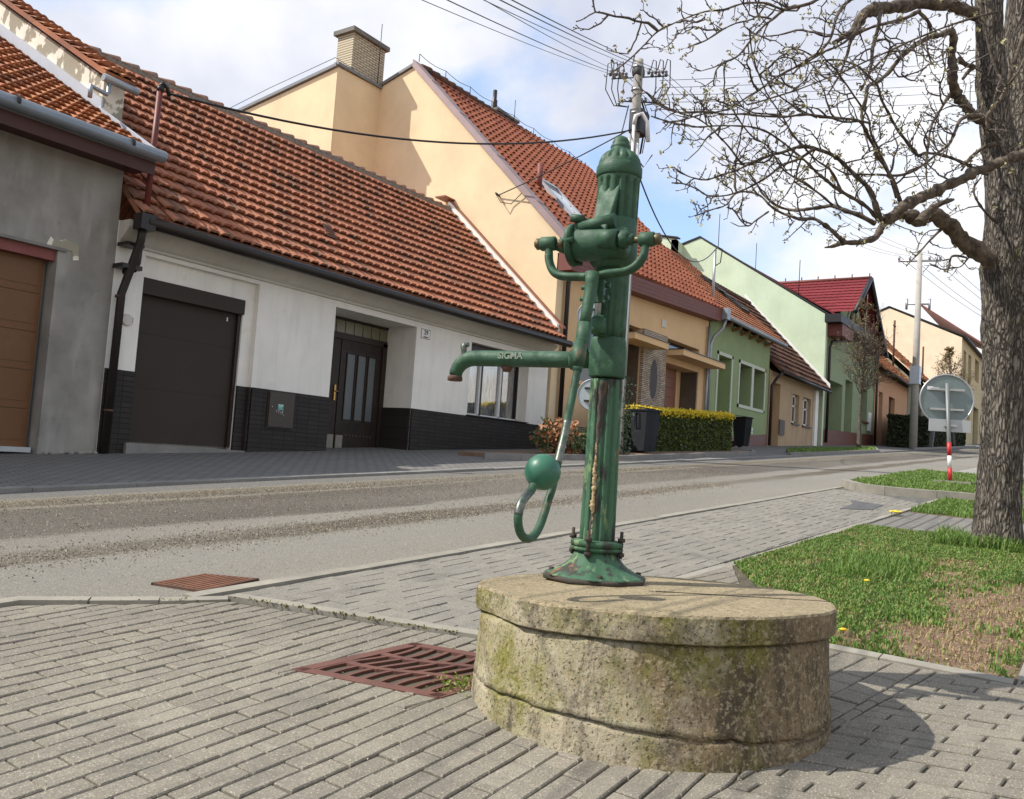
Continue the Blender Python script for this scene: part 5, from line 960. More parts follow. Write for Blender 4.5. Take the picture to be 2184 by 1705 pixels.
# wheelie bins
def bin_(X,Y,label,ang=0.,col=(.035,.04,.045),grp=None,k_=.78):
    z=gz(X,Y)+.09; r_=empty('wheelie_bin',(X,Y,z),label,'bin',grp); m_=simple('grey_bin_plastic_%d'%int(col[0]*1000),col,.8,.15,3,0,spec=.15); ca,sa=math.cos(ang),math.sin(ang)
    def P(x,y,h): x*=k_; y*=k_; return (X+x*ca-y*sa,Y+x*sa+y*ca,z+h)
    mb=MB(); lo=[(-.21,-.24),(.21,-.24),(.21,.20),(-.21,.20)]; hi=[(-.28,-.34),(.28,-.34),(.28,.33),(-.28,.33)]
    b=len(mb.v); mid=[(-.245,-.30),(.245,-.30),(.245,.26),(-.245,.26)]
    for L_,h in ((lo,.05),(mid,.45),(hi,1.0)): mb.v+=[P(x,y,h) for x,y in L_]
    for k in (0,4):
        for i in range(4): j=(i+1)%4; mb.f.append((b+k+i,b+k+j,b+k+4+j,b+k+4+i)); mb.sm.append(False)
    mb.f.append((b+3,b+2,b+1,b)); mb.sm.append(False); mb.f.append((b+8,b+9,b+10,b+11)); mb.sm.append(False); mb.obj('body',m_,r_)
    mb=MB(); mb.prism([P(-.31,-.38,1.0),P(.31,-.38,1.0),P(.31,.36,1.0),P(-.31,.36,1.0)],(0,0,.04)); mb.prism([P(-.27,-.33,1.04),P(.27,-.33,1.04),P(.25,.28,1.09),P(-.25,.28,1.09)],(0,0,.015)); mb.obj('lid',m_,r_)
    mb=MB(); mb.tube([P(-.26,.36,1.02),P(-.26,.44,1.0),P(.26,.44,1.0),P(.26,.36,1.02)],.018,6); mb.obj('handle',m_,r_)
    mb=MB(); 
    for x in (-.27,.27): a=Vector(P(x-.03,.24,.10)); b_=Vector(P(x+.03,.24,.10)); mb.tube([a,b_],.10,14)
    mb.obj('wheel',M_black,r_); mb=MB(); a,b_,c,d_=P(-.30,-.05,.62),P(-.30,.10,.62),P(-.30,.10,.95),P(-.30,-.05,.95); mb.tube([a,b_,c,d_],.012,5,closed=True); mb.obj('side_grip',m_,r_); return r_
bin_(18.82,9.08,'dark grey wheelie bin, left one of the pair before the yellow topped hedge',-.15,(.024,.027,.032),k_=.70); bin_(19.22,9.14,'dark grey wheelie bin squeezed directly against the yellow topped hedge',.1,(.020,.023,.027),k_=.72)
b=onY((1500+975/2.75)*.853,(560+1430/2.75)*.853,10.3); bin_(b[0],10.3,'black wheelie bin with white stickers standing in front of the green house',-.2,(.016,.018,.02)); q=b
mb=MB(); mb.obox((q[0]+.05,9.955,gz(q[0],10.3)+.72),np.array([.05,.0,0]),np.array([0,.004,0]),np.array([0,0,.06])); mb.obox((q[0]+.05,9.955,gz(q[0],10.3)+.60),np.array([.05,.0,0]),np.array([0,.004,0]),np.array([0,0,.03])); o=mb.obj('sticker',M_whitep,bpy.data.objects.get('wheelie_bin.002'))
b=onY((2000+890/2.75)*.853,(560+1450/2.75)*.853,8.4); bin_(b[0],8.4,'light grey wheelie bin at the right end of the dark clipped hedge',0,(.14,.155,.16))
def hedge(c0,c1,c2,c3,h,label,mat,n,size,top=None,core=M_core,wave=.05):
    """c0..c3 footprint corners"""
    cs=[np.array(c,float) for c in (c0,c1,c2,c3)]; z=[gz(*c)+.08 for c in cs]; ce=sum(cs)/4; r_=empty('hedge',(ce[0],ce[1],gz(*ce)),label,'hedge')
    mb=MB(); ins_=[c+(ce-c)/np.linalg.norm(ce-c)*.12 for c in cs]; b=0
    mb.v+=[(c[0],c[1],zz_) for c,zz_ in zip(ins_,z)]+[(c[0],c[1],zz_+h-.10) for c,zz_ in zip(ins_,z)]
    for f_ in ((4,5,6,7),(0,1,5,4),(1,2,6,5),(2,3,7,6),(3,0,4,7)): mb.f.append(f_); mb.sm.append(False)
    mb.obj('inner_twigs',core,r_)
    P=[];T=[]
    sides=[(cs[i],cs[(i+1)%4],z[i],z[(i+1)%4]) for i in range(4)]; Ls_=[np.linalg.norm(s[1]-s[0]) for s in sides]; tot=sum(Ls_)*h
    for (a,b_,za,zb),L in zip(sides,Ls_):
        k=int(n*L*h/(tot+Ls_[0]*Ls_[1])); u=rng.random(k); v=rng.random(k); d=(b_-a)/L; nn=np.array([d[1],-d[0]]); off=rng.normal(0,.035,k)-.03+wave*np.sin(u*L*4+v*5)
        x=a[0]+d[0]*L*u+nn[0]*off; y=a[1]+d[1]*L*u+nn[1]*off; P.append(np.c_[x,y,za+(zb-za)*u+h*v])
        k2=int(k*.30); u=rng.random(k2); off=rng.normal(.0,.04,k2); T.append(np.c_[a[0]+d[0]*L*u+nn[0]*off,a[1]+d[1]*L*u+nn[1]*off,za+(zb-za)*u+h-np.abs(rng.normal(0,.07,k2))+.03])
    k=int(n*Ls_[0]*Ls_[1]/(tot+Ls_[0]*Ls_[1])); u=rng.random(k); v=rng.random(k); x=(cs[0][0]*(1-u)+cs[1][0]*u)*(1-v)+(cs[3][0]*(1-u)+cs[2][0]*u)*v; y=(cs[0][1]*(1-u)+cs[1][1]*u)*(1-v)+(cs[3][1]*(1-u)+cs[2][1]*u)*v
    T.append(np.c_[x,y,(z[0]*(1-u)+z[1]*u)+h+rng.normal(0,.04,k)]); T=np.concatenate(T); P=np.concatenate(P)
    leaves('foliage',P if top is not None else np.concatenate([P,T]),size,mat,r_)
    if top is not None: leaves('new_growth',T,size*.95,top,r_)
    return r_
hedge((19.0,9.45),(25.2,9.2),(25.4,10.3),(19.1,10.4),1.06,'clipped green hedge topped with bright yellow new leaves across the road',M_hedge,42000,.036,M_hedgey,wave=0)
hedge((53.2,10.2),(54.8,8.35),(62,9.0),(60,11.0),1.75,'dark brownish clipped hedge at the foot of the far pole',M_hedged,24000,.075,wave=0)
hedge((62,9.2),(82,9.6),(82,10.5),(62,10.4),1.7,'dark green hedge running behind the round road sign',M_hedged,22000,.09,wave=0)
# copper bush, ivy
def bush(c,rx,ry,rz_,label,parts,stems=10):
    r_=empty('bush',(c[0],c[1],c[2]),label,'bush'); mb=MB()
    for k in range(stems): a=random.uniform(0,6.28); mb.tube([c,np.array(c)+[rx*.4*math.cos(a),ry*.4*math.sin(a),rz_*.7],np.array(c)+[rx*.8*math.cos(a),ry*.8*math.sin(a),rz_*1.5]],[.015,.01,.004],5)
    mb.obj('stem',M_twig,r_)
    for nm,mat,n,s,cf in parts:
        P=[]
        while len(P)<n:
            v=rng.normal(size=3); v/=np.linalg.norm(v); rr=random.random()**.35; p=np.array([v[0]*rx,v[1]*ry,v[2]*rz_])*rr*(1+.3*mnoise.noise(Vector(v*2.2+cf))); p=np.array(c)+[0,0,rz_*.95]+p
            if mnoise.noise(Vector(p*2.3+cf))>-.12 and p[2]>c[2]: P.append(p)
        leaves(nm,P,s,mat,r_)
    return r_
bush((15.2,9.2,gz(15.2,9.2)),.75,.45,.42,'bush of copper and green leaves in the planter left of the pump column',[('copper_leaves',M_bushr,700,.055,1),('green_leaves',M_bushg,800,.045,4)])
bush((16.6,9.1,gz(16.6,9.1)),.55,.4,.36,'low dark green shrub in the planter half hidden by the pump handle',[('leaves',M_bushg,1400,.04,6)])
P=[(17.3+random.gauss(0,.28),9.0+random.gauss(0,.12),gz(17,8.8)+.1+random.random()**1.2*1.75) for _ in range(1900)]; o2=leaves('ivy',P,.04,M_ivy); setp(o2,'dark variegated ivy climbing between the pump column and the grey bins','ivy')
# car at the top of the street
cr_=empty('parked_car',(58,2.6,gz(58,2.6)),'small pale silver car parked up the street just right of the tree trunk','car'); cz=gz(58,2.6)
def CP(x,y,z): return (58+x,2.6+y-1.2,cz+z+x*SX)
prof=[(-2.0,.30),(-2.05,.62),(-1.9,.85),(-1.05,1.0),(-.45,1.42),(1.0,1.45),(1.75,1.05),(1.95,.95),(2.0,.35)]
mb=MB(); n=len(prof)
for yy_,k in ((-.82,1),(-.86,1),(.86,1),(.82,1)):
    mb.v+=[CP(x,yy_*(1 if z<1.1 else .86),z) for x,z in prof]
for a in range(3):
    for i in range(n-1): mb.f.append((a*n+i,a*n+i+1,(a+1)*n+i+1,(a+1)*n+i)); mb.sm.append(False)
    mb.f.append((a*n+n-1,a*n,(a+1)*n,(a+1)*n+n-1)); mb.sm.append(False)
mb.f+= [tuple(range(n))[::-1],tuple(range(3*n,4*n))]; mb.sm+=[False,False]; mb.obj('body',simple('silver_car_paint',(.50,.54,.60),.3,.05,2,0,metal=.4),cr_)
MB().prism([CP(-1.07,-.66,1.02),CP(-1.07,.66,1.02),CP(-.50,.60,1.38),CP(-.50,-.60,1.38)],(-.03,0,.02)).obj('windscreen',M_gdark,cr_)
for y in (-.78,.78):
    MB().prism([CP(-.85,y*1.02,1.0),CP(1.4,y*1.02,1.0),CP(.9,y*.96,1.38),CP(-.4,y*.96,1.38)],(0,.01 if y>0 else -.01,0)).obj('side_window',M_gdark,cr_)
for x in (-1.25,1.25):
    for y in (-.84,.84): mb=MB(); mb.tube([CP(x,y-.1,.31),CP(x,y+.1,.31)],.31,18); w_=mb.obj('wheel',M_black,cr_); MB().tube([CP(x,y-.108,.31),CP(x,y+.108,.31)],.18,14).obj('rim',M_alu,w_)
for y in (-.6,.6): MB().ball(CP(-1.96,y,.68),.14,10,(.6,1.5,.8)).obj('headlight',M_skyg,cr_)
MB().box(CP(-2.09,-.5,0)[0],CP(-2.03,0,0)[0],2.6-1.2-.4,2.6-1.2+.4,cz-.11+.38,cz-.11+.50).obj('grille',M_black,cr_)
# ================================================================ WELL
wl=empty('concrete_well',(WC[0],WC[1],gz(*WC)),'round mossy cast concrete well ring with a flat slab lid carrying the green pump','well')
def dnoise(x,y,z,s,sd=0): return mnoise.noise(Vector((x*s+sd,y*s,z*s-sd)))
def capz(x,y): return .40-.02*(x-2.75)-.04*(y-1.25)
K=240; RC=.603
def ring(mb_r,z_of,name,mat):
    pass
V=[];rows=[]
# ring body between ground and lid, with the broken horizontal crack low down
hs=[-.10,.0,.03,.06,.075,.085,.092,.10,.115,.14,.17,.20,.23,.26,.29,.305,.312]
def crack(a): return .088+.022*math.sin(a*2.1+1.2)+.014*mnoise.noise(Vector((math.cos(a)*5,math.sin(a)*5,2)))+.007*mnoise.noise(Vector((math.cos(a)*19,math.sin(a)*19,4)))
V=[]
for h in hs:
    for j in range(K):
        a=2*math.pi*j/K; cx_,cy_=WC[0]+.55*math.cos(a),WC[1]+.55*math.sin(a); top=capz(cx_,cy_)-.082
        ck=crack(a); hh=h
        if .06<h<.12: hh=ck+(h-.088)*.9
        u=hh/.312; z=gz(cx_,cy_)+hh if h<.12 else (gz(cx_,cy_)+.12)+(top-gz(cx_,cy_)-.12)*(h-.12+.005)/(.192+.005)
        uu=max(0,min(1,1-h/.312)); r_=.585+.006*uu+.005*dnoise(cx_,cy_,z,9)+.0025*dnoise(cx_,cy_,z,40,3)
        if h<=.085: r_+=.001+.005*dnoise(cx_,cy_,z,5,7)
        if abs(h-.092)<.004: r_-=.030*max(.25,min(1,.75+1.1*dnoise(math.cos(a),math.sin(a),0,3.1,5)))
        if h==.10: r_+=.004
        if h==.312: r_-=.04
        if h==.305: z=top-.009
        V.append((WC[0]-.042*uu+r_*math.cos(a),WC[1]-.019*uu+r_*math.sin(a),z))
Fq=[(i*K+j,i*K+(j+1)%K,(i+1)*K+(j+1)%K,(i+1)*K+j) for i in range(len(hs)-1) for j in range(K)]
npobj('well_ring',V,Fq,M_well,wl,True)
# lid, two slabs with a joint
V=[];prof=[(.50,-.078),(.984,-.082),(.995,-.078),(1.0,-.06),(1.0,-.03),(.998,-.008),(.992,-.001),(.975,.001),(.9,.001),(.7,.001),(.45,.0),(.2,.0),(.02,.0)]
ja=np.array([2.81,1.269]);jb=np.array([3.10,.70])
def facet(a):   # lid edge is slightly polygonal, cut flat on the left
    r_=RC
    c=math.cos(a-2.56); 
    if c>0: r_=min(r_,RC*.955/max(c,.1))
    return r_*(1+.006*math.sin(7*a)+.005*mnoise.noise(Vector((math.cos(a)*6,math.sin(a)*6,0))))
for p,dz in prof:
    for j in range(K):
        a=2*math.pi*j/K; r_=facet(a)*p+(.004*mnoise.noise(Vector((math.cos(a)*22,math.sin(a)*22,dz*60))) if .9<p<1.01 else 0); x=WC[0]+r_*math.cos(a); y=WC[1]+r_*math.sin(a); V.append((x,y,capz(x,y)+dz+.0015*dnoise(x,y,0,25)))
Fq=[(i*K+j,i*K+(j+1)%K,(i+1)*K+(j+1)%K,(i+1)*K+j) for i in range(len(prof)-1) for j in range(K)]
o=npobj('lid_side_and_top',V,Fq,M_wellt,wl,False); me=o.data; me.materials.append(M_well); mi=np.zeros(len(me.polygons),dtype=np.int32); mi[:5*K]=1; me.polygons.foreach_set('material_index',mi); o.name='slab_lid'
mb=MB(); dj=(jb-ja)/np.linalg.norm(jb-ja); nj=np.array([-dj[1],dj[0]])*.004; a_=ja-dj*.0; P=[]
cc_=[ja,jb-dj*.055]
pts=[]
_tl=1.0
while np.linalg.norm(ja+(jb-ja)*_tl-np.array(WC))>.595: _tl-=.005
for k in range(41): q=ja+(jb-ja)*_tl*k/40+nj*mnoise.noise(Vector((k*.7,0,0)))*1.2; pts.append(q)
for a,b in zip(pts[:-1],pts[1:]): mb.prism([(a[0]-nj[0],a[1]-nj[1],capz(*a)+.0022),(b[0]-nj[0],b[1]-nj[1],capz(*b)+.0022),(b[0]+nj[0],b[1]+nj[1],capz(*b)+.0022),(a[0]+nj[0],a[1]+nj[1],capz(*a)+.0022)],(0,0,-.006))
mb.obj('lid_joint',simple('dark_joint_dirt',(.045,.035,.02),1,.4,40),wl)
# plaster drip and patch on the ring
def onring(px,py,ex=.0):
    d=ray(px,py); o_=CAM[:2]-np.array(WC); A_=d[:2]@d[:2]; B_=2*o_@d[:2]; C_=o_@o_-(.597+ex)**2; D=B_*B_-4*A_*C_
    if D<0: return None
    return CAM+d*((-B_-math.sqrt(D))/(2*A_))
mb=MB()
for path,r_ in (([(1630,1503),(1612,1508),(1596,1528),(1588,1548),(1582,1568)],.0075),([(1604,1530),(1606,1550),(1600,1572)],.005),([(1618,1508),(1612,1530),(1610,1545)],.004)):
    P=[onring(*q) for q in path]; P=[p for p in P if p is not None]
    mb.tube(P,[r_*(.5+random.random()*.8) for _ in P],7)
mb.obj('plaster_drip',simple('sandy_plaster_drip',(.33,.25,.145),.9,.3,30,.6,80),wl)
mb=MB(); 
for (px,py,r_) in ((1262,1612,.022),(1272,1632,.016),(1250,1600,.014),(1318,1606,.012)):
    p=onring(px,py); mb.ball(p,r_,8,(1,1,1.2))
mb.obj('plaster_lump',simple('sandy_plaster_drip',(.4,.32,.2)),wl)
# ================================================================ PUMP
BP=np.array([2.932,1.575,.392]); U=np.array([-.17,.985,0.]); U/=np.linalg.norm(U); VV=np.array([-U[1],U[0],0.]); ZZ=np.array([0,0,1.])
def Wp(x,y,z): return BP+U*x+VV*y+ZZ*z
def Lp(P): q=np.array(P)-BP; return np.array([q@U,q@VV,q[2]])
def PL(px,py,yo=0.):   # on the plane y=yo
    d=ray(px,py); t_=(yo-(CAM-BP)@VV)/(d@VV); return Lp(CAM+d*t_)
def PM(px,py,xo=0.):   # on the plane x=xo
    d=ray(px,py); t_=(xo-(CAM-BP)@U)/(d@U); return Lp(CAM+d*t_)
H2=BP[:2]-CAM[:2]
def zax(px,py): d=ray(px,py); return (CAM+d*((H2@H2)/(d[:2]@H2)))[2]-BP[2]
def z8(x,y): return ((1240+x/3.044)*.853,(340+y/3.044)*.853)
def z9(x,y): return ((1080+x/2.583)*.853,(840+y/2.583)*.853)
ps=lambda px: px/F*3.27   # px width to metres at the pump
pu=empty('water_pump',BP,'old green painted cast iron hand water pump standing on the round concrete well','water pump')
def pt(mb,name,mat,par=None): return mb.obj(name,mat,par or pu)
zA=lambda y: zax(*z8(912-(y-800)*.068,y)); zB=lambda y: zax(*z9(1115-(y-300)*.066,y))
# base plate and bell foot
mb=MB(); mb.lathe([(.198,-.004),(.201,.002),(.201,.012),(.195,.016)],Wp(0,0,0),8); pt(mb,'base_plate',M_bolt)
mb=MB(); mb.lathe([(.188,.014),(.178,.020),(.145,.034),(.118,.050),(.097,.070),(.084,.092),(.079,.105)],Wp(0,0,0),48,lambda a,z:1+.035*math.cos(12*a)*(1-z/.12)); bf=pt(mb,'bell_foot',M_flake)
mb=MB()
for a in (2.0,3.6,5.2,.4): c,s_=math.cos(a),math.sin(a); mb.tube([Wp(.165*c,.165*s_,.012),Wp(.165*c,.165*s_,.034)],.010,6)
pt(mb,'anchor_bolt',M_bolt,bf)
zf0=.108; zf1=.142
mb=MB(); mb.lathe([(.070,zf0-.006),(.092,zf0),(.094,zf0+.010),(.090,zf0+.012),(.086,zf0+.013),(.086,zf0+.015),(.093,zf0+.017),(.093,zf1),(.070,zf1+.006)],Wp(0,0,0),40,lambda a,z:1+.10*max(0,math.cos(2*(a-1.75)))**4); fl=pt(mb,'flange',M_flake)
mb=MB()
for a in (1.75,4.89,.2,3.3): c,s_=.096*math.cos(a),.096*math.sin(a); p=BP+np.array([c,s_,0]); mb.tube([p+[0,0,.085],p+[0,0,.185]],.0065,6); mb.tube([p+[0,0,.146],p+[0,0,.160]],.014,6); mb.tube([p+[0,0,.092],p+[0,0,.106]],.013,6)
pt(mb,'flange_bolt',M_bolt,fl)
# fluted lower column
zc0=zf1; zc1=zB(285)
def flute(n,d,ph=0): return lambda a,z:1-d*max(0,math.cos(n*(a+ph)))**1.5+ .004*mnoise.noise(Vector((math.cos(a)*9,math.sin(a)*9,z*11)))
prof=[(.0675-.006*i/50,zc0+(zc1-zc0)*i/50) for i in range(51)]
mb=MB(); mb.lathe(prof,Wp(0,0,0),120,flute(12,.12)); col=pt(mb,'fluted_column',M_flake)
# crack filled with tan sealant and dark grime beside it
vd=CAM-BP; vd[2]=0; vd/=np.linalg.norm(vd); sr_=np.array([vd[1]*-1,vd[0],0]); 
def oncol(px,py,r_):
    d=ray(px,py); o_=(CAM-BP)[:2]; A_=d[:2]@d[:2]; B_=2*o_@d[:2]; C_=o_@o_-r_*r_; D=max(0,B_*B_-4*A_*C_); return CAM+d*((-B_-math.sqrt(D))/(2*A_))
mb=MB(); Z9=[(1062,690),(1060,720),(1060,760),(1056,800),(1054,830),(1050,870),(1052,900),(1049,940),(1048,980),(1043,1020),(1040,1060),(1038,1100),(1042,1130),(1036,1160),(1034,1230),(1030,1290),(1022,1350),(1014,1400),(1006,1450)]
P=[oncol(*z9(x+random.uniform(-3,3),y),.064) for x,y in Z9]; wd_=[.002,.004,.003,.005,.006,.006,.008,.007,.009,.006,.008,.009,.006,.003,.003,.0035,.003,.004,.003]
PP=[];RR=[]
for i in range(len(P)-1):
    for k in range(4): u=k/4; PP.append(P[i]*(1-u)+P[i+1]*u+vd*random.uniform(-.001,.002)+sr_*random.uniform(-.002,.002)); RR.append((wd_[i]*(1-u)+wd_[i+1]*u)*random.uniform(.7,1.3))
mb.tube(PP,RR,8); pt(mb,'sealant_streak',M_foam,col)
mb=MB(); P=[oncol(*z9(1098-(y-290)*.070+4*math.sin(y*.05),y),.0595) for y in range(300,1400,22)]; mb.tube(P,[.0085*random.uniform(.8,1.15) for _ in P],8); pt(mb,'grime_streak',M_brown,col)
# collar
zk0=zB(268); zk1=zA(1545)
mb=MB(); mb.lathe([(.066,zk0-.004),(.073,zk0),(.0755,zk0+.02),(.0755,zk0+(zk1-zk0)*.55),(.072,zk1-.03),(.070,zk1-.004),(.062,zk1+.004)],Wp(0,0,0),8,None); 
for i in range(len(mb.v)): pass
cl=pt(mb,'spout_collar',M_pump)
m_=cl.modifiers.new('bevel','BEVEL'); m_.width=.006; m_.segments=3; m_.limit_method='ANGLE'
# upper column
zu1=zA(1010)
mb=MB(); mb.lathe([(.062,zk1),(.0625,zk1+.05),(.064,zu1-.02),(.070,zu1)],Wp(0,0,0),96,lambda a,z:1-.10*max(0,math.cos(10*a))**1.0 if z<zu1-.03 else 1); pt(mb,'upper_column',M_pump)
zn1=zA(700)
mb=MB(); mb.lathe([(.066,zu1-.01),(.086,zu1+.015),(.094,zu1+.05),(.094,zu1+.10),(.086,zn1-.02),(.082,zn1+.02)],Wp(.0,.02,0),40); pt(mb,'head_casting',M_pump)
# head cylinder with flutes and dome
zh0=zA(730); zh1=zA(325); zh2=zA(245); zt_=zA(70)
mb=MB(); n_=30; mb.lathe([(.080+(.003)*i/n_,zh0+(zh1-zh0)*i/n_) for i in range(n_+1)],Wp(0,0,0),128,lambda a,z:1-.12*(max(0,math.cos(14*a))**.8 if zh0+.03<z<zh1-.018 else 0)); hd=pt(mb,'fluted_head',M_pump)
mb=MB(); hh=zt_-zh2
pr=[(.084,zh1-.004),(.089,zh1+.004),(.089,zh2-.006),(.085,zh2+.002),(.083,zh2+.01)]
for k in range(1,9): a=k/9*1.15; pr.append((.082*math.cos(a)**.9,zh2+.01+(hh*.62)*math.sin(a)/math.sin(1.15)))
zk=zh2+.01+hh*.62; pr+=[(.040,zk+.002),(.037,zk+.006),(.040,zk+.012),(.038,zk+.02),(.033,zk+.026),(.034,zk+.034),(.026,zk+.05),(.012,zk+.058)]
mb.lathe(pr,Wp(0,0,0),96,lambda a,z:1-.12*(max(0,math.cos(14*a))**1.0 if zh2+.022<z<zk-.006 else 0)); pt(mb,'dome_cap',M_pump)
# sloping chute on the front of the head
def YZ(px,py,xo): q=PM(px,py,xo); return q
a1=Wp(-.052,.083,zA(368)); a2=Wp(.040,.080,zA(352)); b1=Wp(-.035,.150,zA(705)+.0); b2=Wp(.045,.150,zA(615)+.0)
a1=Wp(-.055,.070,zA(350));a2=Wp(.040,.078,zA(345)); zb_=zA(690)
mb=MB(); _q=[(PL(*z8(952,362),.072),.072),(PL(*z8(792,338),.045),.045),(PL(*z8(735,640),.135),.135),(PL(*z8(835,720),.165),.165)]; _f=[Wp(q[0],yy,q[2]) for q,yy in _q]
mb.v+= [tuple(map(float,p)) for p in (*_f,Wp(_q[0][0][0]*.8,.0,_q[0][0][2]),Wp(_q[1][0][0]*.6,.0,_q[1][0][2]),Wp(_q[2][0][0]*.7,.0,_q[2][0][2]-.05),Wp(_q[3][0][0]*.9,.0,_q[3][0][2]-.05))]
for f_ in ((0,1,2,3),(4,7,6,5),(0,4,5,1),(1,5,6,2),(2,6,7,3),(3,7,4,0)): mb.f.append(f_); mb.sm.append(False)
o=pt(mb,'sloping_chute',M_pump); m_=o.modifiers.new('bevel','BEVEL'); m_.width=.008; m_.segments=3
# barrel housing across the front
zp=PL(*z8(360,812),.155)[2]; zq=PL(*z8(1180,800),.155)[2]; zpin=(zp+zq)/2
xl_=PL(*z8(400,812),.155)[0]; xr_=PL(*z8(1160,800),.155)[0]
ax=U
def xat(x8,y8=800,yo=.12): return PL(*z8(x8,y8),yo)[0]
xb0=xat(545,770); xb1=xat(1000,800,.10)
mb=MB(); c=Wp(0,.095,zpin+.008); L=xb0
mb.lathe([(.040,-.085),(.058,-.075),(.062,-.05),(.064,.0),(.066,L-.05),(.060,L-.030),(.060,L-.028)],c,40,ax=tuple(U)); bh=pt(mb,'barrel_housing',M_pump)
mb=MB(); mb.lathe([(.066,L-.028),(.078,L-.024),(.080,L-.014),(.078,L-.006),(.050,L+.002),(.034,L+.018),(.022,L+.045),(.020,L+.052)],c,32,lambda a,z:1+.05*max(0,math.cos(3*a)),ax=tuple(U)); ef=pt(mb,'end_flange',M_pump,bh)
mb=MB()
for a in np.arange(0,6.28,2.094): p=c+U*(L-.03)+(VV*math.cos(a)+ZZ*math.sin(a))*.072; mb.tube([p-U*.012,p+U*.03],.011,6)
pt(mb,'flange_bolt',M_pump,bh)
mb=MB(); mb.tube([Wp(L*.55,.13,zpin+.095),Wp(L*.55+.05,.145,zpin+.10)],.016,10); mb.tube([Wp(L*.6+.01,.13,zpin+.066),Wp(-.04,.13,zpin+.085)],[.02,.028],12); mb.obox(Wp(.07,.10,zpin+.075),U*.05,VV*.035,ZZ*.022); pt(mb,'lug',M_pump,bh)
mb=MB(); mb.tube([Wp(.01,.155,zpin+.012),Wp(xat(930,800,.155),.155,zpin+.004)],[.034,.036],20); mb.tube([Wp(-.06,.155,zpin),Wp(xat(1050,790,.155),.155,zpin)],[.022,.020],14); bo=pt(mb,'shaft_boss',M_pump,bh)
xn=xat(985,780,.155); mb=MB(); mb.lathe([(.030,-.022),(.034,-.016),(.034,.008),(.030,.012)],Wp(xn,.155,zpin+.004),6,ax=tuple(-U)); mb.lathe([(.019,.012),(.019,.030),(.013,.034)],Wp(xn,.155,zpin+.004),6,ax=tuple(-U)); pt(mb,'lock_nut',M_pump,bo)
# fork handle
hf=MB(); 
for s_,x0,x1 in ((1,xat(345,812,.155),xat(458,812,.155)),(-1,xat(1210,800,.155),xat(1092,800,.155))):
    hf.lathe([(.022,0),(.027,.004),(.027,abs(x1-x0)-.004),(.022,abs(x1-x0))],Wp(x0,.155,zpin),24,ax=tuple(-U*s_))
fork=pt(hf,'fork_eyes',M_pump)
mb=MB()
for s_,x0 in ((1,xat(345,812,.155)),(-1,xat(1210,800,.155))):
    mb.lathe([(.022,-.004),(.022,.018),(.014,.024)],Wp(x0,.155,zpin),6,ax=tuple(U*s_)); 
mb.tube([Wp(xat(458,812,.155)+.0,.155,zpin),Wp(L-.0,.125,zpin)],.014,10); mb.tube([Wp(xat(1210),.155,zpin),Wp(xn,.155,zpin)],.013,10)
pt(mb,'pivot_pin',simple('worn_brass_nut',(.16,.13,.07),.5,.4,30,.3,80,.5),fork)
yo=.19
def PLs(pts,y0=.155,y1=.195):
    out=[]
    for i,(x,y) in enumerate(pts): f_=i/(len(pts)-1); q=PL(*z8(x,y),y0+(y1-y0)*f_); out.append(Wp(q[0],y0+(y1-y0)*f_,q[2]))
    return out
def smooth(P,n=5):
    P=[np.array(p,float) for p in P]; out=[]
    for i in range(len(P)-1):
        p0,p1,p2,p3=P[max(i-1,0)],P[i],P[i+1],P[min(i+2,len(P)-1)]
        for k in range(n): t_=k/n; out.append(.5*((2*p1)+(-p0+p2)*t_+(2*p0-5*p1+4*p2-p3)*t_*t_+(-p0+3*p1-3*p2+p3)*t_**3))
    out.append(P[-1]); return out
def web(mb,path,w,dep):   # T-section arm: flat flange following the path with a rib
    mb.tube(path,[w]*len(path),12)
la=smooth(PLs([(402,830),(404,900),(408,960),(430,1020),(470,1058),(540,1072),(620,1074),(700,1074)])); ra=smooth(PLs([(1135,820),(1128,900),(1100,955),(1050,1005),(980,1035),(900,1045),(830,1056),(770,1074)]))
mb=MB(); mb.tube(la,.0160,12); mb.tube(ra,.0160,12); fa=pt(mb,'fork_arm',M_pump)
mb=MB(); mb.tube([p+VV*.012-ZZ*.0 for p in la[6:]],.013,8); mb.tube([p+VV*.012 for p in ra[6:]],.013,8); pt(mb,'arm_rib',M_pump,fa)
def stem(pts): 
    out=[]
    for (f_,x,y) in pts: q=PM(*(z8(x,y) if f_==8 else z9(x,y)),0.); out.append(Wp(0,q[1],q[2]))
    return out
sp=stem([(8,735,1040),(8,728,1120),(8,718,1200),(8,700,1280),(8,690,1350),(8,676,1430)])
mb=MB()
tw=sp
mb.tube(tw,[.027,.025,.023,.0215,.021,.0205],8)
st_=pt(mb,'handle_stem',M_pump); 
mb=MB(); cen=tw[1]; 
for (x,y) in ((812,1140),(800,1232)): q=PL(*z8(x,y),.17); p=Wp(q[0],.17,q[2]); mb.tube([p+U*.03,p-U*.014],.016,10); mb.tube([p-U*.014,p-U*.03],.009,8)
for (x,y) in ((672,1155),(662,1242)): q=PL(*z8(x,y),.20); p=Wp(q[0],.20,q[2]); mb.tube([p-U*.03,p+U*.010],.009,8)
pt(mb,'clamp_bolt',M_pump,st_)
mb=MB(); q=[Wp(-.030,p_[1]-.0,p_[2]) for p_ in ()]; a=PL(*z8(790,1100),.185); b=PL(*z8(770,1265),.20); mb.obox(Wp((a[0]+b[0])/2,.19,(a[2]+b[2])/2),U*.022,VV*.012,ZZ*abs(a[2]-b[2])/2); pt(mb,'clamp_plate',M_pump,st_)
so1=stem([(8,676,1425),(8,664,1540),(8,650,1660),(9,958,60),(9,948,130),(9,942,195)])
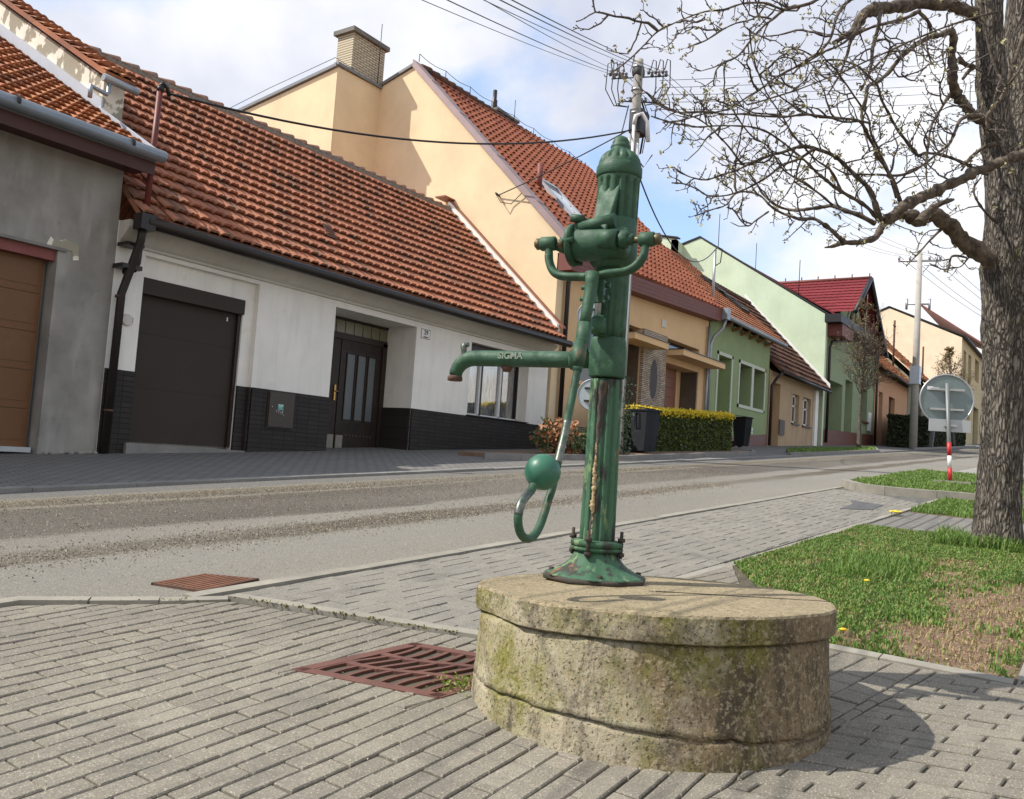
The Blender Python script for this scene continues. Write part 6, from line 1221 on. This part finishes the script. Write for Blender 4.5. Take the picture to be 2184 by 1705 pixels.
mb=MB(); mb.tube([so1[0],so1[1],so1[2],so1[3],so1[4],so1[5]],[.0265,.0265,.0265,.0265,.0255,.021],20); mb.tube([so1[5],so1[5]+(so1[5]-so1[4])*.6],[.019,.015],14); sk=pt(mb,'handle_socket',M_pumpw)
rod=stem([(9,940,215),(9,925,300),(9,905,400),(9,880,520),(9,856,640),(9,832,740),(9,815,810),(9,798,890),(9,775,990),(9,752,1060),(9,728,1140),(9,700,1220),(9,668,1280),(9,632,1308),(9,597,1305),(9,568,1265),(9,556,1200),(9,562,1130),(9,582,1070),(9,612,1030),(9,640,1000),(9,655,965)])
rs=smooth(rod,5); n=len(rs); mb=MB(); mb.tube(rs,[.0135]*n,14); rd=pt(mb,'handle_rod',M_pumpw)
i0=int(n*.16); mb=MB(); mb.tube(rs[i0:int(n*.31)],[.0138]*(int(n*.31)-i0),14); pt(mb,'worn_grip',M_bareiron,rd); mb=MB(); mb.tube(rs[int(n*.79):int(n*.93)],[.0138]*(int(n*.93)-int(n*.79)),14); pt(mb,'worn_grip',M_bareiron,rd)
q=PM(*z9(715,880),0.); bc=Wp(0.0,q[1],q[2]); dep=(bc-CAM)@FWD; mb=MB(); mb.ball(bc,120*.3302/F*dep*.98,36); pt(mb,'ball_weight',simple('smooth_green_paint',(.035,.15,.09),.42,.25,9,.1,60,c2=(.03,.115,.07)))
# spout
zs=PL(*z9(560,150),0)[2]; xe=PL(*z9(210,150),0)[0]; 
P=[Wp(.06,0,zs),Wp(.2,0,zs),Wp(.4,0,zs),Wp(xe-.05,0,zs)]; ex=PL(*z9(150,280),0); ex0=ex[0]
for k in range(1,8): a=k/7*math.pi/2; P.append(Wp(xe-.05+(ex0-xe+.05)*math.sin(a),0,zs-.075*(1-math.cos(a))))
P.append(Wp(ex0+.001,0,ex[2]+.018)); mb=MB(); mb.tube(P,[.0325]*4+[.0325-.001*k for k in range(len(P)-4)],28,cap=True); spo=pt(mb,'spout',M_pumpw)
mb=MB(); mb.lathe([(.026,-.006),(.031,-.004),(.031,.010),(.029,.014),(.027,.016)],Wp(ex0+.001,0,ex[2]-.002),28); pt(mb,'spout_lip',M_rust,spo)
mb=MB(); c=Wp(xe-.05+(ex0-xe+.05)*.62,.0,zs+.012); mb.tube([c-ZZ*.03,c+ZZ*.012,c+ZZ*.035+U*.004,c+ZZ*.052-U*.004],[.012,.011,.014,.009],10); mb.tube([c+ZZ*.044+U*.012,c+ZZ*.044-U*.018],.010,8); pt(mb,'hook',M_bareiron,spo)
q=PL(*z9(478,215),0); mb=MB(); mb.tube([Wp(q[0],-.010,zs-.030),Wp(q[0],-.010,zs-.052)],[.028,.014],14); pt(mb,'bucket_lug',M_rust,spo)
q=PL(*z9(905,135),.03); mb=MB(); mb.tube([Wp(q[0]-.006,0,zs),Wp(q[0]+.012,0,zs)],.040,24); mb.tube([Wp(q[0],.036,zs+.01),Wp(q[0],.046,zs+.01)],.008,8); pt(mb,'spout_ring',M_pump,spo)
# raised cast lettering on the flank of the spout
qa=PL(*z9(415,140),.033); qb=PL(*z9(595,140),.033); Rt=Matrix((tuple(-U),tuple(ZZ),tuple(VV))).transposed()
to=textobj('cast_lettering','SIGMA',.036,tuple(Wp((qa[0]+qb[0])/2,.0315,zs+.008)),Rt,simple('rubbed_letter_paint',(.16,.24,.17),.5,.3,60,0,c2=(.28,.30,.24)),spo,ext=.0035,xs=abs(qa[0]-qb[0])/.118,bold=.0012)
# pull rod bracket on the column front
mb=MB(); a=PL(*z8(832,1180),.066); b=PL(*z8(822,1530),.066); mb.obox(Wp((a[0]+b[0])/2,.066,(a[2]+b[2])/2),U*.010,VV*.008,ZZ*abs(a[2]-b[2])/2); 
a=PL(*z8(782,1395),.085); b=PL(*z8(778,1505),.085); mb.tube([Wp(a[0],.085,a[2]),Wp(b[0],.085,b[2])],.030,20); mb.tube([Wp(a[0],.085,a[2]+.014),Wp(a[0],.085,a[2])],[.018,.030],20); br_=pt(mb,'guide_sleeve',M_pump)
a=PL(*z8(775,1290),.085); c=PL(*z8(775,1385),.085); mb=MB(); mb.tube([Wp(c[0],.085,c[2]),Wp(c[0]+.0,.085,a[2]+.12)],.012,12); pt(mb,'guide_rod',M_alu,br_)
mb=MB()
for (x,y0,y1) in ((858,1215,1265),(895,1235,1290),(880,1430,1500)):
    pass
# ================================================================ PEAR TREE
def T7(x,y): return (x*.4139+1279.2,y*.4139)
TB=G(2127,1172); TB=np.array([TB[0],TB[1],gz(TB[0],TB[1])]); TD=(TB-CAM)@FWD
tree=empty('pear_tree',TB,'big old bare fruit tree with rough bark leaning over the lawn at the right edge','tree')
def trunkmesh(path,rad,K=96,rows=320,fl=True,amp=.026):
    P=smooth(path,12); R_=np.interp(np.linspace(0,len(path)-1,len(P)),range(len(path)),rad); t_=np.linspace(0,len(P)-1,rows); P=np.array([[np.interp(t_,range(len(P)),[p[i] for p in P])] for i in range(3)])[:,0].T; R_=np.interp(t_,range(len(R_)),R_)
    V=[]
    for i in range(rows):
        for j in range(K):
            a=2*math.pi*j/K; c,s_=math.cos(a),math.sin(a); z=P[i][2]
            ridge=abs(mnoise.noise(Vector((c*5.5,s_*5.5,z*2.3))))+.6*abs(mnoise.noise(Vector((c*11,s_*11,z*6))))
            r_=R_[i]*(1+.10*mnoise.noise(Vector((c*1.2,s_*1.2,z*.9))))+amp*(ridge-.35)
            V.append((P[i][0]+c*r_,P[i][1]+s_*r_,z+.0))
    Fq=[(i*K+j,i*K+(j+1)%K,(i+1)*K+(j+1)%K,(i+1)*K+j) for i in range(rows-1) for j in range(K)]; return V,Fq
def TP(px,py,dd=0.): return onD(px,py,TD+dd)
r_px=lambda w,dd=0.: w/F*(TD+dd)
zlow=TB-np.array([0,0,.15])
path=[zlow,TP(2129,1160),TP(2131,1110),TP(2133,1020),TP(2138,900),TP(2142,760),TP(2147,650),TP(2152,570),TP(2157,480),TP(2160,400),TP(2160,330)]
V,Fq=trunkmesh(path,[r_px(x) for x in (60,52,44,42,41,41,45,54,51,51,54)]); tk=npobj('trunk',V,Fq,M_bark,tree,True)
V,Fq=trunkmesh([TP(2150,380),TP(2128,290),TP(2117,200),TP(2112,100),TP(2110,0),TP(2112,-120),TP(2118,-260)],[r_px(x) for x in (40,34,30,28,27,25,22)],48,170); npobj('leader',V,Fq,M_bark,tree,True)
V,Fq=trunkmesh([TP(2165,380,.25),TP(2175,290,.3),TP(2177,200,.35),TP(2172,100,.4),TP(2176,0,.45),TP(2190,-140,.5),TP(2200,-260,.6)],[r_px(x) for x in (42,36,32,30,28,24,20)],48,170); npobj('leader',V,Fq,M_bark,tree,True)
LIMBS=[ # (pixel path in the crown with half widths), start depth, end depth offsets
 ([(2120,1420,50),(2000,1335,42),(1930,1280,43),(1850,1210,41),(1790,1150,38),(1720,1110,32),(1650,1150,30),(1600,1115,30),(1540,1105,25),(1485,1135,23),(1450,1175,20),(1415,1225,17),(1350,1250,14),(1260,1252,13),(1205,1270,10),(1160,1276,4)],.0,-1.0),
 ([(1262,1250,13),(1210,1205,11),(1150,1155,10),(1100,1128,9),(1040,1130,8),(990,1118,8),(930,1095,7),(880,1062,6),(830,1012,5),(760,990,5),(700,1000,4),(650,1058,3),(580,1080,3),(490,1115,2)],-1.0,-1.6),
 ([(870,1090,5),(800,1140,4),(765,1165,4),(730,1140,3),(690,1085,3),(655,1070,2)],-1.4,-1.7),
 ([(2230,780,26),(2120,815,25),(2020,860,22),(1940,885,24),(1850,932,26),(1760,978,27),(1680,1012,27),(1600,1048,26),(1520,1092,24),(1470,1140,21)],-.75,-.95),
 ([(1640,1150,26),(1700,1082,18),(1780,1042,14),(1822,1030,6)],-.6,-.5),
 ([(1450,1145,17),(1420,1050,15),(1390,980,13),(1340,930,12),(1280,870,11),(1230,820,11),(1170,785,10),(1100,765,10),(1030,757,9),(950,782,8),(880,802,7),(800,830,7),(750,855,6),(700,880,5),(640,897,4),(560,925,3),(500,922,3),(440,902,3),(380,862,2)],-.9,-1.9),
 ([(1105,768,8),(1020,822,7),(940,852,6),(880,900,6),(820,940,5),(740,980,5),(650,1008,4),(560,1008,3),(500,975,3),(440,950,3),(372,943,2)],-1.4,-1.9),
 ([(752,855,6),(720,830,6),(690,790,5),(650,740,5),(600,690,4),(560,650,4),(500,610,3),(430,590,3),(380,570,3),(320,540,2),(245,480,2)],-1.6,-2.0),
 ([(1420,1155,15),(1340,1112,13),(1260,1082,12),(1200,1062,11),(1130,1070,9),(1050,1082,8),(970,1082,7),(900,1052,6),(840,1000,5),(800,930,4),(760,880,3)],-.8,-.4),
 ([(1430,1130,11),(1380,1072,10),(1300,1020,9),(1230,982,8),(1180,942,8),(1130,900,7),(1080,850,6),(1010,790,6),(950,740,5),(880,690,5),(800,660,5),(720,650,4),(600,650,4),(500,655,4),(400,640,3),(330,622,3),(265,600,2)],-.9,-2.2),
 ([(1552,1040,12),(1510,930,10),(1470,860,10),(1430,790,9),(1390,710,8),(1360,652,8),(1330,622,7),(1250,612,7),(1150,602,7),(1050,592,6),(950,604,6),(850,600,5),(750,590,5),(650,590,4),(550,577,4),(450,582,3),(360,570,3),(290,530,2),(240,478,2)],-.9,-2.4),
 ([(2000,900,9),(1950,882,9),(1850,830,8),(1760,800,8),(1680,790,8),(1640,800,8),(1580,732,8),(1530,660,7),(1490,590,7),(1450,512,7),(1430,440,7),(1380,392,6),(1330,342,6),(1250,312,5),(1150,312,4),(1050,335,3),(1000,380,2)],-.5,-1.1),
 ([(2060,650,28),(1980,625,26),(1920,600,25),(1880,550,25),(1840,480,23),(1818,400,22),(1815,300,22),(1822,200,20),(1808,162,18),(1750,182,14),(1700,192,13),(1640,222,12),(1580,272,12),(1530,322,11),(1480,382,11),(1440,420,10),(1385,445,9),(1370,510,8),(1350,600,7),(1372,700,5),(1392,780,4)],0,-.7),
 ([(1850,305,14),(1885,335,11),(1925,345,11),(1895,372,9),(1872,405,8)],-.1,-.05),
 ([(1815,470,11),(1760,560,8),(1712,640,7),(1690,760,6),(1682,900,4),(1690,960,3)],-.1,-.3),
 ([(2060,180,34),(1990,120,32),(1900,62,32),(1800,28,32),(1680,18,32),(1560,28,32),(1450,42,32),(1372,62,28),(1330,122,20),(1290,172,17),(1240,202,14),(1200,222,8)],.2,-.9),
 ([(1372,60,16),(1322,160,12),(1290,222,10),(1270,300,8),(1230,400,5),(1172,490,3)],-.8,-1.1),
 ([(1400,-40,14),(1300,-5,11),(1235,60,9),(1210,122,8),(1188,200,7),(1140,262,7),(1080,302,6),(1000,352,6),(920,392,5),(850,442,4),(760,502,4),(700,542,3),(640,570,3),(520,592,3),(420,622,2),(330,632,2)],-.7,-1.8),
 ([(2050,60,6),(1860,112,5),(1650,192,5),(1450,282,5),(1250,372,4),(1050,452,4),(900,502,4),(760,542,2)],-1.5,-2.0),
 ([(1420,-60,12),(1180,-25,9),(1080,20,8),(980,42,8),(940,50,7),(850,16,6),(740,20,5),(640,50,5),(540,62,4),(450,92,4),(380,122,4),(300,162,4),(230,232,3),(180,282,3),(110,342,3),(50,382,2)],-1.0,-2.4),
 ([(1010,32,9),(950,52,9),(900,92,7),(850,132,6),(790,192,6),(720,282,5),(650,322,4),(600,362,3),(585,440,2)],-1.2,-1.7),
 ([(860,16,6),(800,92,4),(700,122,3),(620,162,3),(540,212,3),(455,243,2)],-1.3,-1.8),
 ([(1650,58,12),(1580,92,10),(1480,122,9),(1400,142,8),(1330,172,7),(1240,232,6),(1150,272,6),(1050,332,5),(950,372,4),(900,430,3)],-.5,-1.3),
 ([(1640,58,10),(1690,112,9),(1706,165,8)],-.5,-.4),
 ([(2040,640,14),(1960,600,12),(1900,598,11),(1858,622,9),(1830,682,8),(1800,742,8),(1740,792,7),(1650,862,7),(1560,902,7),(1450,902,6),(1340,900,5),(1270,896,4),(1200,860,3)],-.4,-1.3),
 ([(2060,740,12),(2000,752,11),(1935,792,10),(1890,842,8),(1862,880,5)],-.3,-.3),
 ([(2050,1150,8),(2010,1120,6),(1960,1062,6),(1930,1002,5),(1930,960,5),(1965,918,4)],-.1,-.1),
 ([(1770,1175,8),(1700,1240,5),(1650,1300,4),(1600,1350,3),(1580,1372,2)],-.2,-.5),
 ([(1900,1330,4),(1860,1375,3),(1820,1380,3),(1770,1390,2),(1700,1360,2)],-.2,-.4),
 ([(1890,1330,5),(1815,1320,6),(1800,1370,6),(1792,1405,3)],-.2,-.3),
 ([(1450,60,12),(1430,160,10),(1405,250,9),(1400,330,8),(1380,400,7),(1345,470,6)],-.7,-1.0),
 ([(1530,1020,8),(1490,900,7),(1450,800,6),(1400,690,6),(1380,600,5),(1300,480,5),(1230,380,4),(1190,330,3)],-1.1,-1.4),
 ([(1240,980,7),(1190,880,6),(1110,820,5),(1000,700,5),(940,600,4),(860,480,4),(800,330,4),(780,240,3),(770,150,2)],-1.2,-1.8),
 ([(1200,1060,7),(1080,960,6),(950,880,5),(870,760,4),(780,700,3),(700,590,3),(650,460,2)],-.8,-1.6),
 ([(2184,180,10),(2080,480,9),(1990,620,7),(2060,740,7),(2130,830,6)],-1.1,-1.2),
 ([(1960,0,8),(1990,180,8),(2030,330,7),(2085,440,7),(2150,380,6),(2190,300,5)],-1.0,-1.3),
 ([(1120,610,4),(1020,560,4),(930,500,3),(880,450,3),(850,380,2)],-1.5,-1.7)]
LP=[]
for idx,(L_,d0_,d1_) in enumerate(LIMBS):
    pts=[]; n_=len(L_)
    for i,(x,y,w) in enumerate(L_):
        dd=d0_+(d1_-d0_)*i/(n_-1)+.12*mnoise.noise(Vector((idx*3.1,i*.9,0))); q=TP(*T7(x,y),dd); pts.append((q,max(w*.4139/F*(TD+dd)*.98,.005)))
    LP.append(pts)
def knob(pts,amp=.18,n=5):
    P=smooth([p for p,_ in pts],n); R_=np.interp(np.linspace(0,len(pts)-1,len(P)),range(len(pts)),[r for _,r in pts]); out=[];rr=[]
    for i,(p,r_) in enumerate(zip(P,R_)):
        k=random.random(); j=mnoise.noise_vector(Vector(p*7)); out.append(p+np.array(j)*r_*.45); rr.append(r_*(1+amp*random.uniform(-1,1)+(.35 if k<.10 else 0)))
    return out,rr
twP=[];twR=[];buds=[]
for i,pts in enumerate(LP):
    P,R_=knob(pts); mb=MB(); mb.tube(P,R_,12 if pts[0][1]>.03 else 7); mb.obj('limb' if pts[0][1]>.045 else 'branch',M_branch,tree)
    LP[i]=(P,R_)
TW=MB()
def ft(P,R_,k=4):  # fast tube
    TW.tube(P,R_,k,cap=False)
camR=RW.T[:,0] if 0 else np.array(RW@np.array([1,0,0])); camU=np.array(RW@np.array([0,1,0]))
def twig(p,d,L,r_,lev):
    seg=.035 if lev else .045; n=max(3,int(L/seg)); P=[p];R_=[r_]; d=np.array(d)/np.linalg.norm(d)
    for i in range(n):
        d=d+rng.normal(0,.25,3)+np.array([0,0,.03]); d/=np.linalg.norm(d); q=P[-1]+d*seg; P.append(q); R_.append(r_*(1-.62*(i+1)/n)*random.uniform(.85,1.25))
        if random.random()<(.62 if lev else .55):  # spur
            s_=rng.normal(0,1,3); s_-=d*(s_@d); s_/=np.linalg.norm(s_); l=random.uniform(.012,.038); a=q+s_*l*.6+d*l*.2; b=a+(s_*.4+d*.7+np.array([0,0,.3]))*l*.5
            TW.tube([q,a,b],[r_*.6+.001,.0026,.0048],3,cap=False)
            if random.random()<.06: buds.append(b)
        if lev<2 and i>0 and random.random()<(.20 if lev==0 else .10): 
            s_=rng.normal(0,1,3); s_-=d*(s_@d); s_/=np.linalg.norm(s_); twig(q,d*.6+s_*.8,L*random.uniform(.25,.6),r_*.72,lev+1)
    ft(P,R_)
    if random.random()<.40: buds.append(P[-1])
for (P,R_) in LP:
    acc=0
    for i in range(1,len(P)):
        acc+=np.linalg.norm(P[i]-P[i-1]); step=.080 if R_[i]<.03 else .16
        while acc>step*random.uniform(.7,1.4):
            acc-=step
            d=P[i]-P[i-1]; d/=np.linalg.norm(d)+1e-9; s_=camR*rng.normal()+camU*(rng.normal()+.25)+FWD*rng.normal(0,.8); s_-=d*(s_@d)*.8; s_/=np.linalg.norm(s_)
            big=random.random(); L=random.uniform(.05,.16) if big<.60 else random.uniform(.18,.42) if big<.94 else random.uniform(.45,.7)
            if i>len(P)*.75: L=min(L,.13)
            twig(P[i],s_+d*.55,L,max(.0037,min(.009,.0035+L*.0095)),1 if L<.2 else 0)
o=TW.obj('twigs',M_twig,tree); o['kind']='stuff'; print('twig faces',len(TW.f))
B=np.array(buds); BB=np.repeat(B,5,0)+rng.normal(0,.010,(len(B)*5,3)); o=leaves('buds',BB,.014,M_bud,tree); o['kind']='stuff'
# ================================================================ STREET TREES
def small_tree(px_base,X,px_top,label,crown_r,lean=0,group='bare young street trees along the houses',nb=46,leafn=1500,base_up=.3,th=.055,lsz=.045):
    d=ray(*px_base); Y=X*d[1]/d[0]; z=gz(X,Y)+.09; B0=np.array([X,Y,z]); ztop=CAM[2]+X*ray(*px_top)[2]/ray(*px_top)[0]; top=np.array([X+lean,X*ray(*px_top)[1]/ray(*px_top)[0],ztop]); H=ztop-z
    r_=empty('street_tree',B0,label,'tree',group); P=smooth([B0,B0+(top-B0)*.3+[0,.05,0],B0+(top-B0)*.6,top],6); mb=MB(); mb.tube(P,[th*(1-.85*(i/(len(P)-1)))**1.0+.006 for i in range(len(P))],8); mb.obj('trunk',M_bark,r_)
    mb=MB(); Lp_=[]
    def br(p,d,L,w,lev):
        n=5; Q=[p]; d=d/np.linalg.norm(d)
        for i in range(n): d=d+rng.normal(0,.12,3)+[0,0,.10]; d/=np.linalg.norm(d); Q.append(Q[-1]+d*L/n)
        mb.tube(Q,[w*(1-.7*i/n) for i in range(n+1)],4,cap=False)
        if lev<2:
            for q in Q[1:]:
                for _ in range(2 if lev==0 else 1):
                    s_=rng.normal(0,1,3); br(q,d*.9+s_*.55,L*random.uniform(.35,.55),w*.5,lev+1)
        else: Lp_.extend(Q[2:])
    for k in range(nb):
        u=base_up+(1-base_up)*random.random(); p=P[int(u*(len(P)-1))]; a=random.uniform(0,6.28); wdt=crown_r*math.sin(math.pi*min(1,((u-base_up)/(1-base_up))*.8+.22))
        br(p,np.array([math.cos(a),math.sin(a),.75]),max(.3,wdt*random.uniform(.7,1.1)),.020*(H/6),0)
    cro=mb.obj('crown',M_twig,r_); Lp_=np.array(Lp_); k=rng.choice(len(Lp_),min(leafn,len(Lp_)),replace=False); leaves('leaf_buds',Lp_[k]+rng.normal(0,.04,(len(k),3)),lsz,M_yleaf,cro); return r_
small_tree((1832,952),39.0,(1851,628),'young street tree with sparse brownish buds before the red roofed green house',1.25,nb=44,leafn=1800,base_up=.36,th=.095,lsz=.035)
small_tree((2035,935),70.,(2024,742),'slender bare tree rising behind the round road sign before the beige house',1.9,nb=46,leafn=2200,base_up=.35,th=.12,lsz=.06)
print('objects',len(bpy.data.objects))
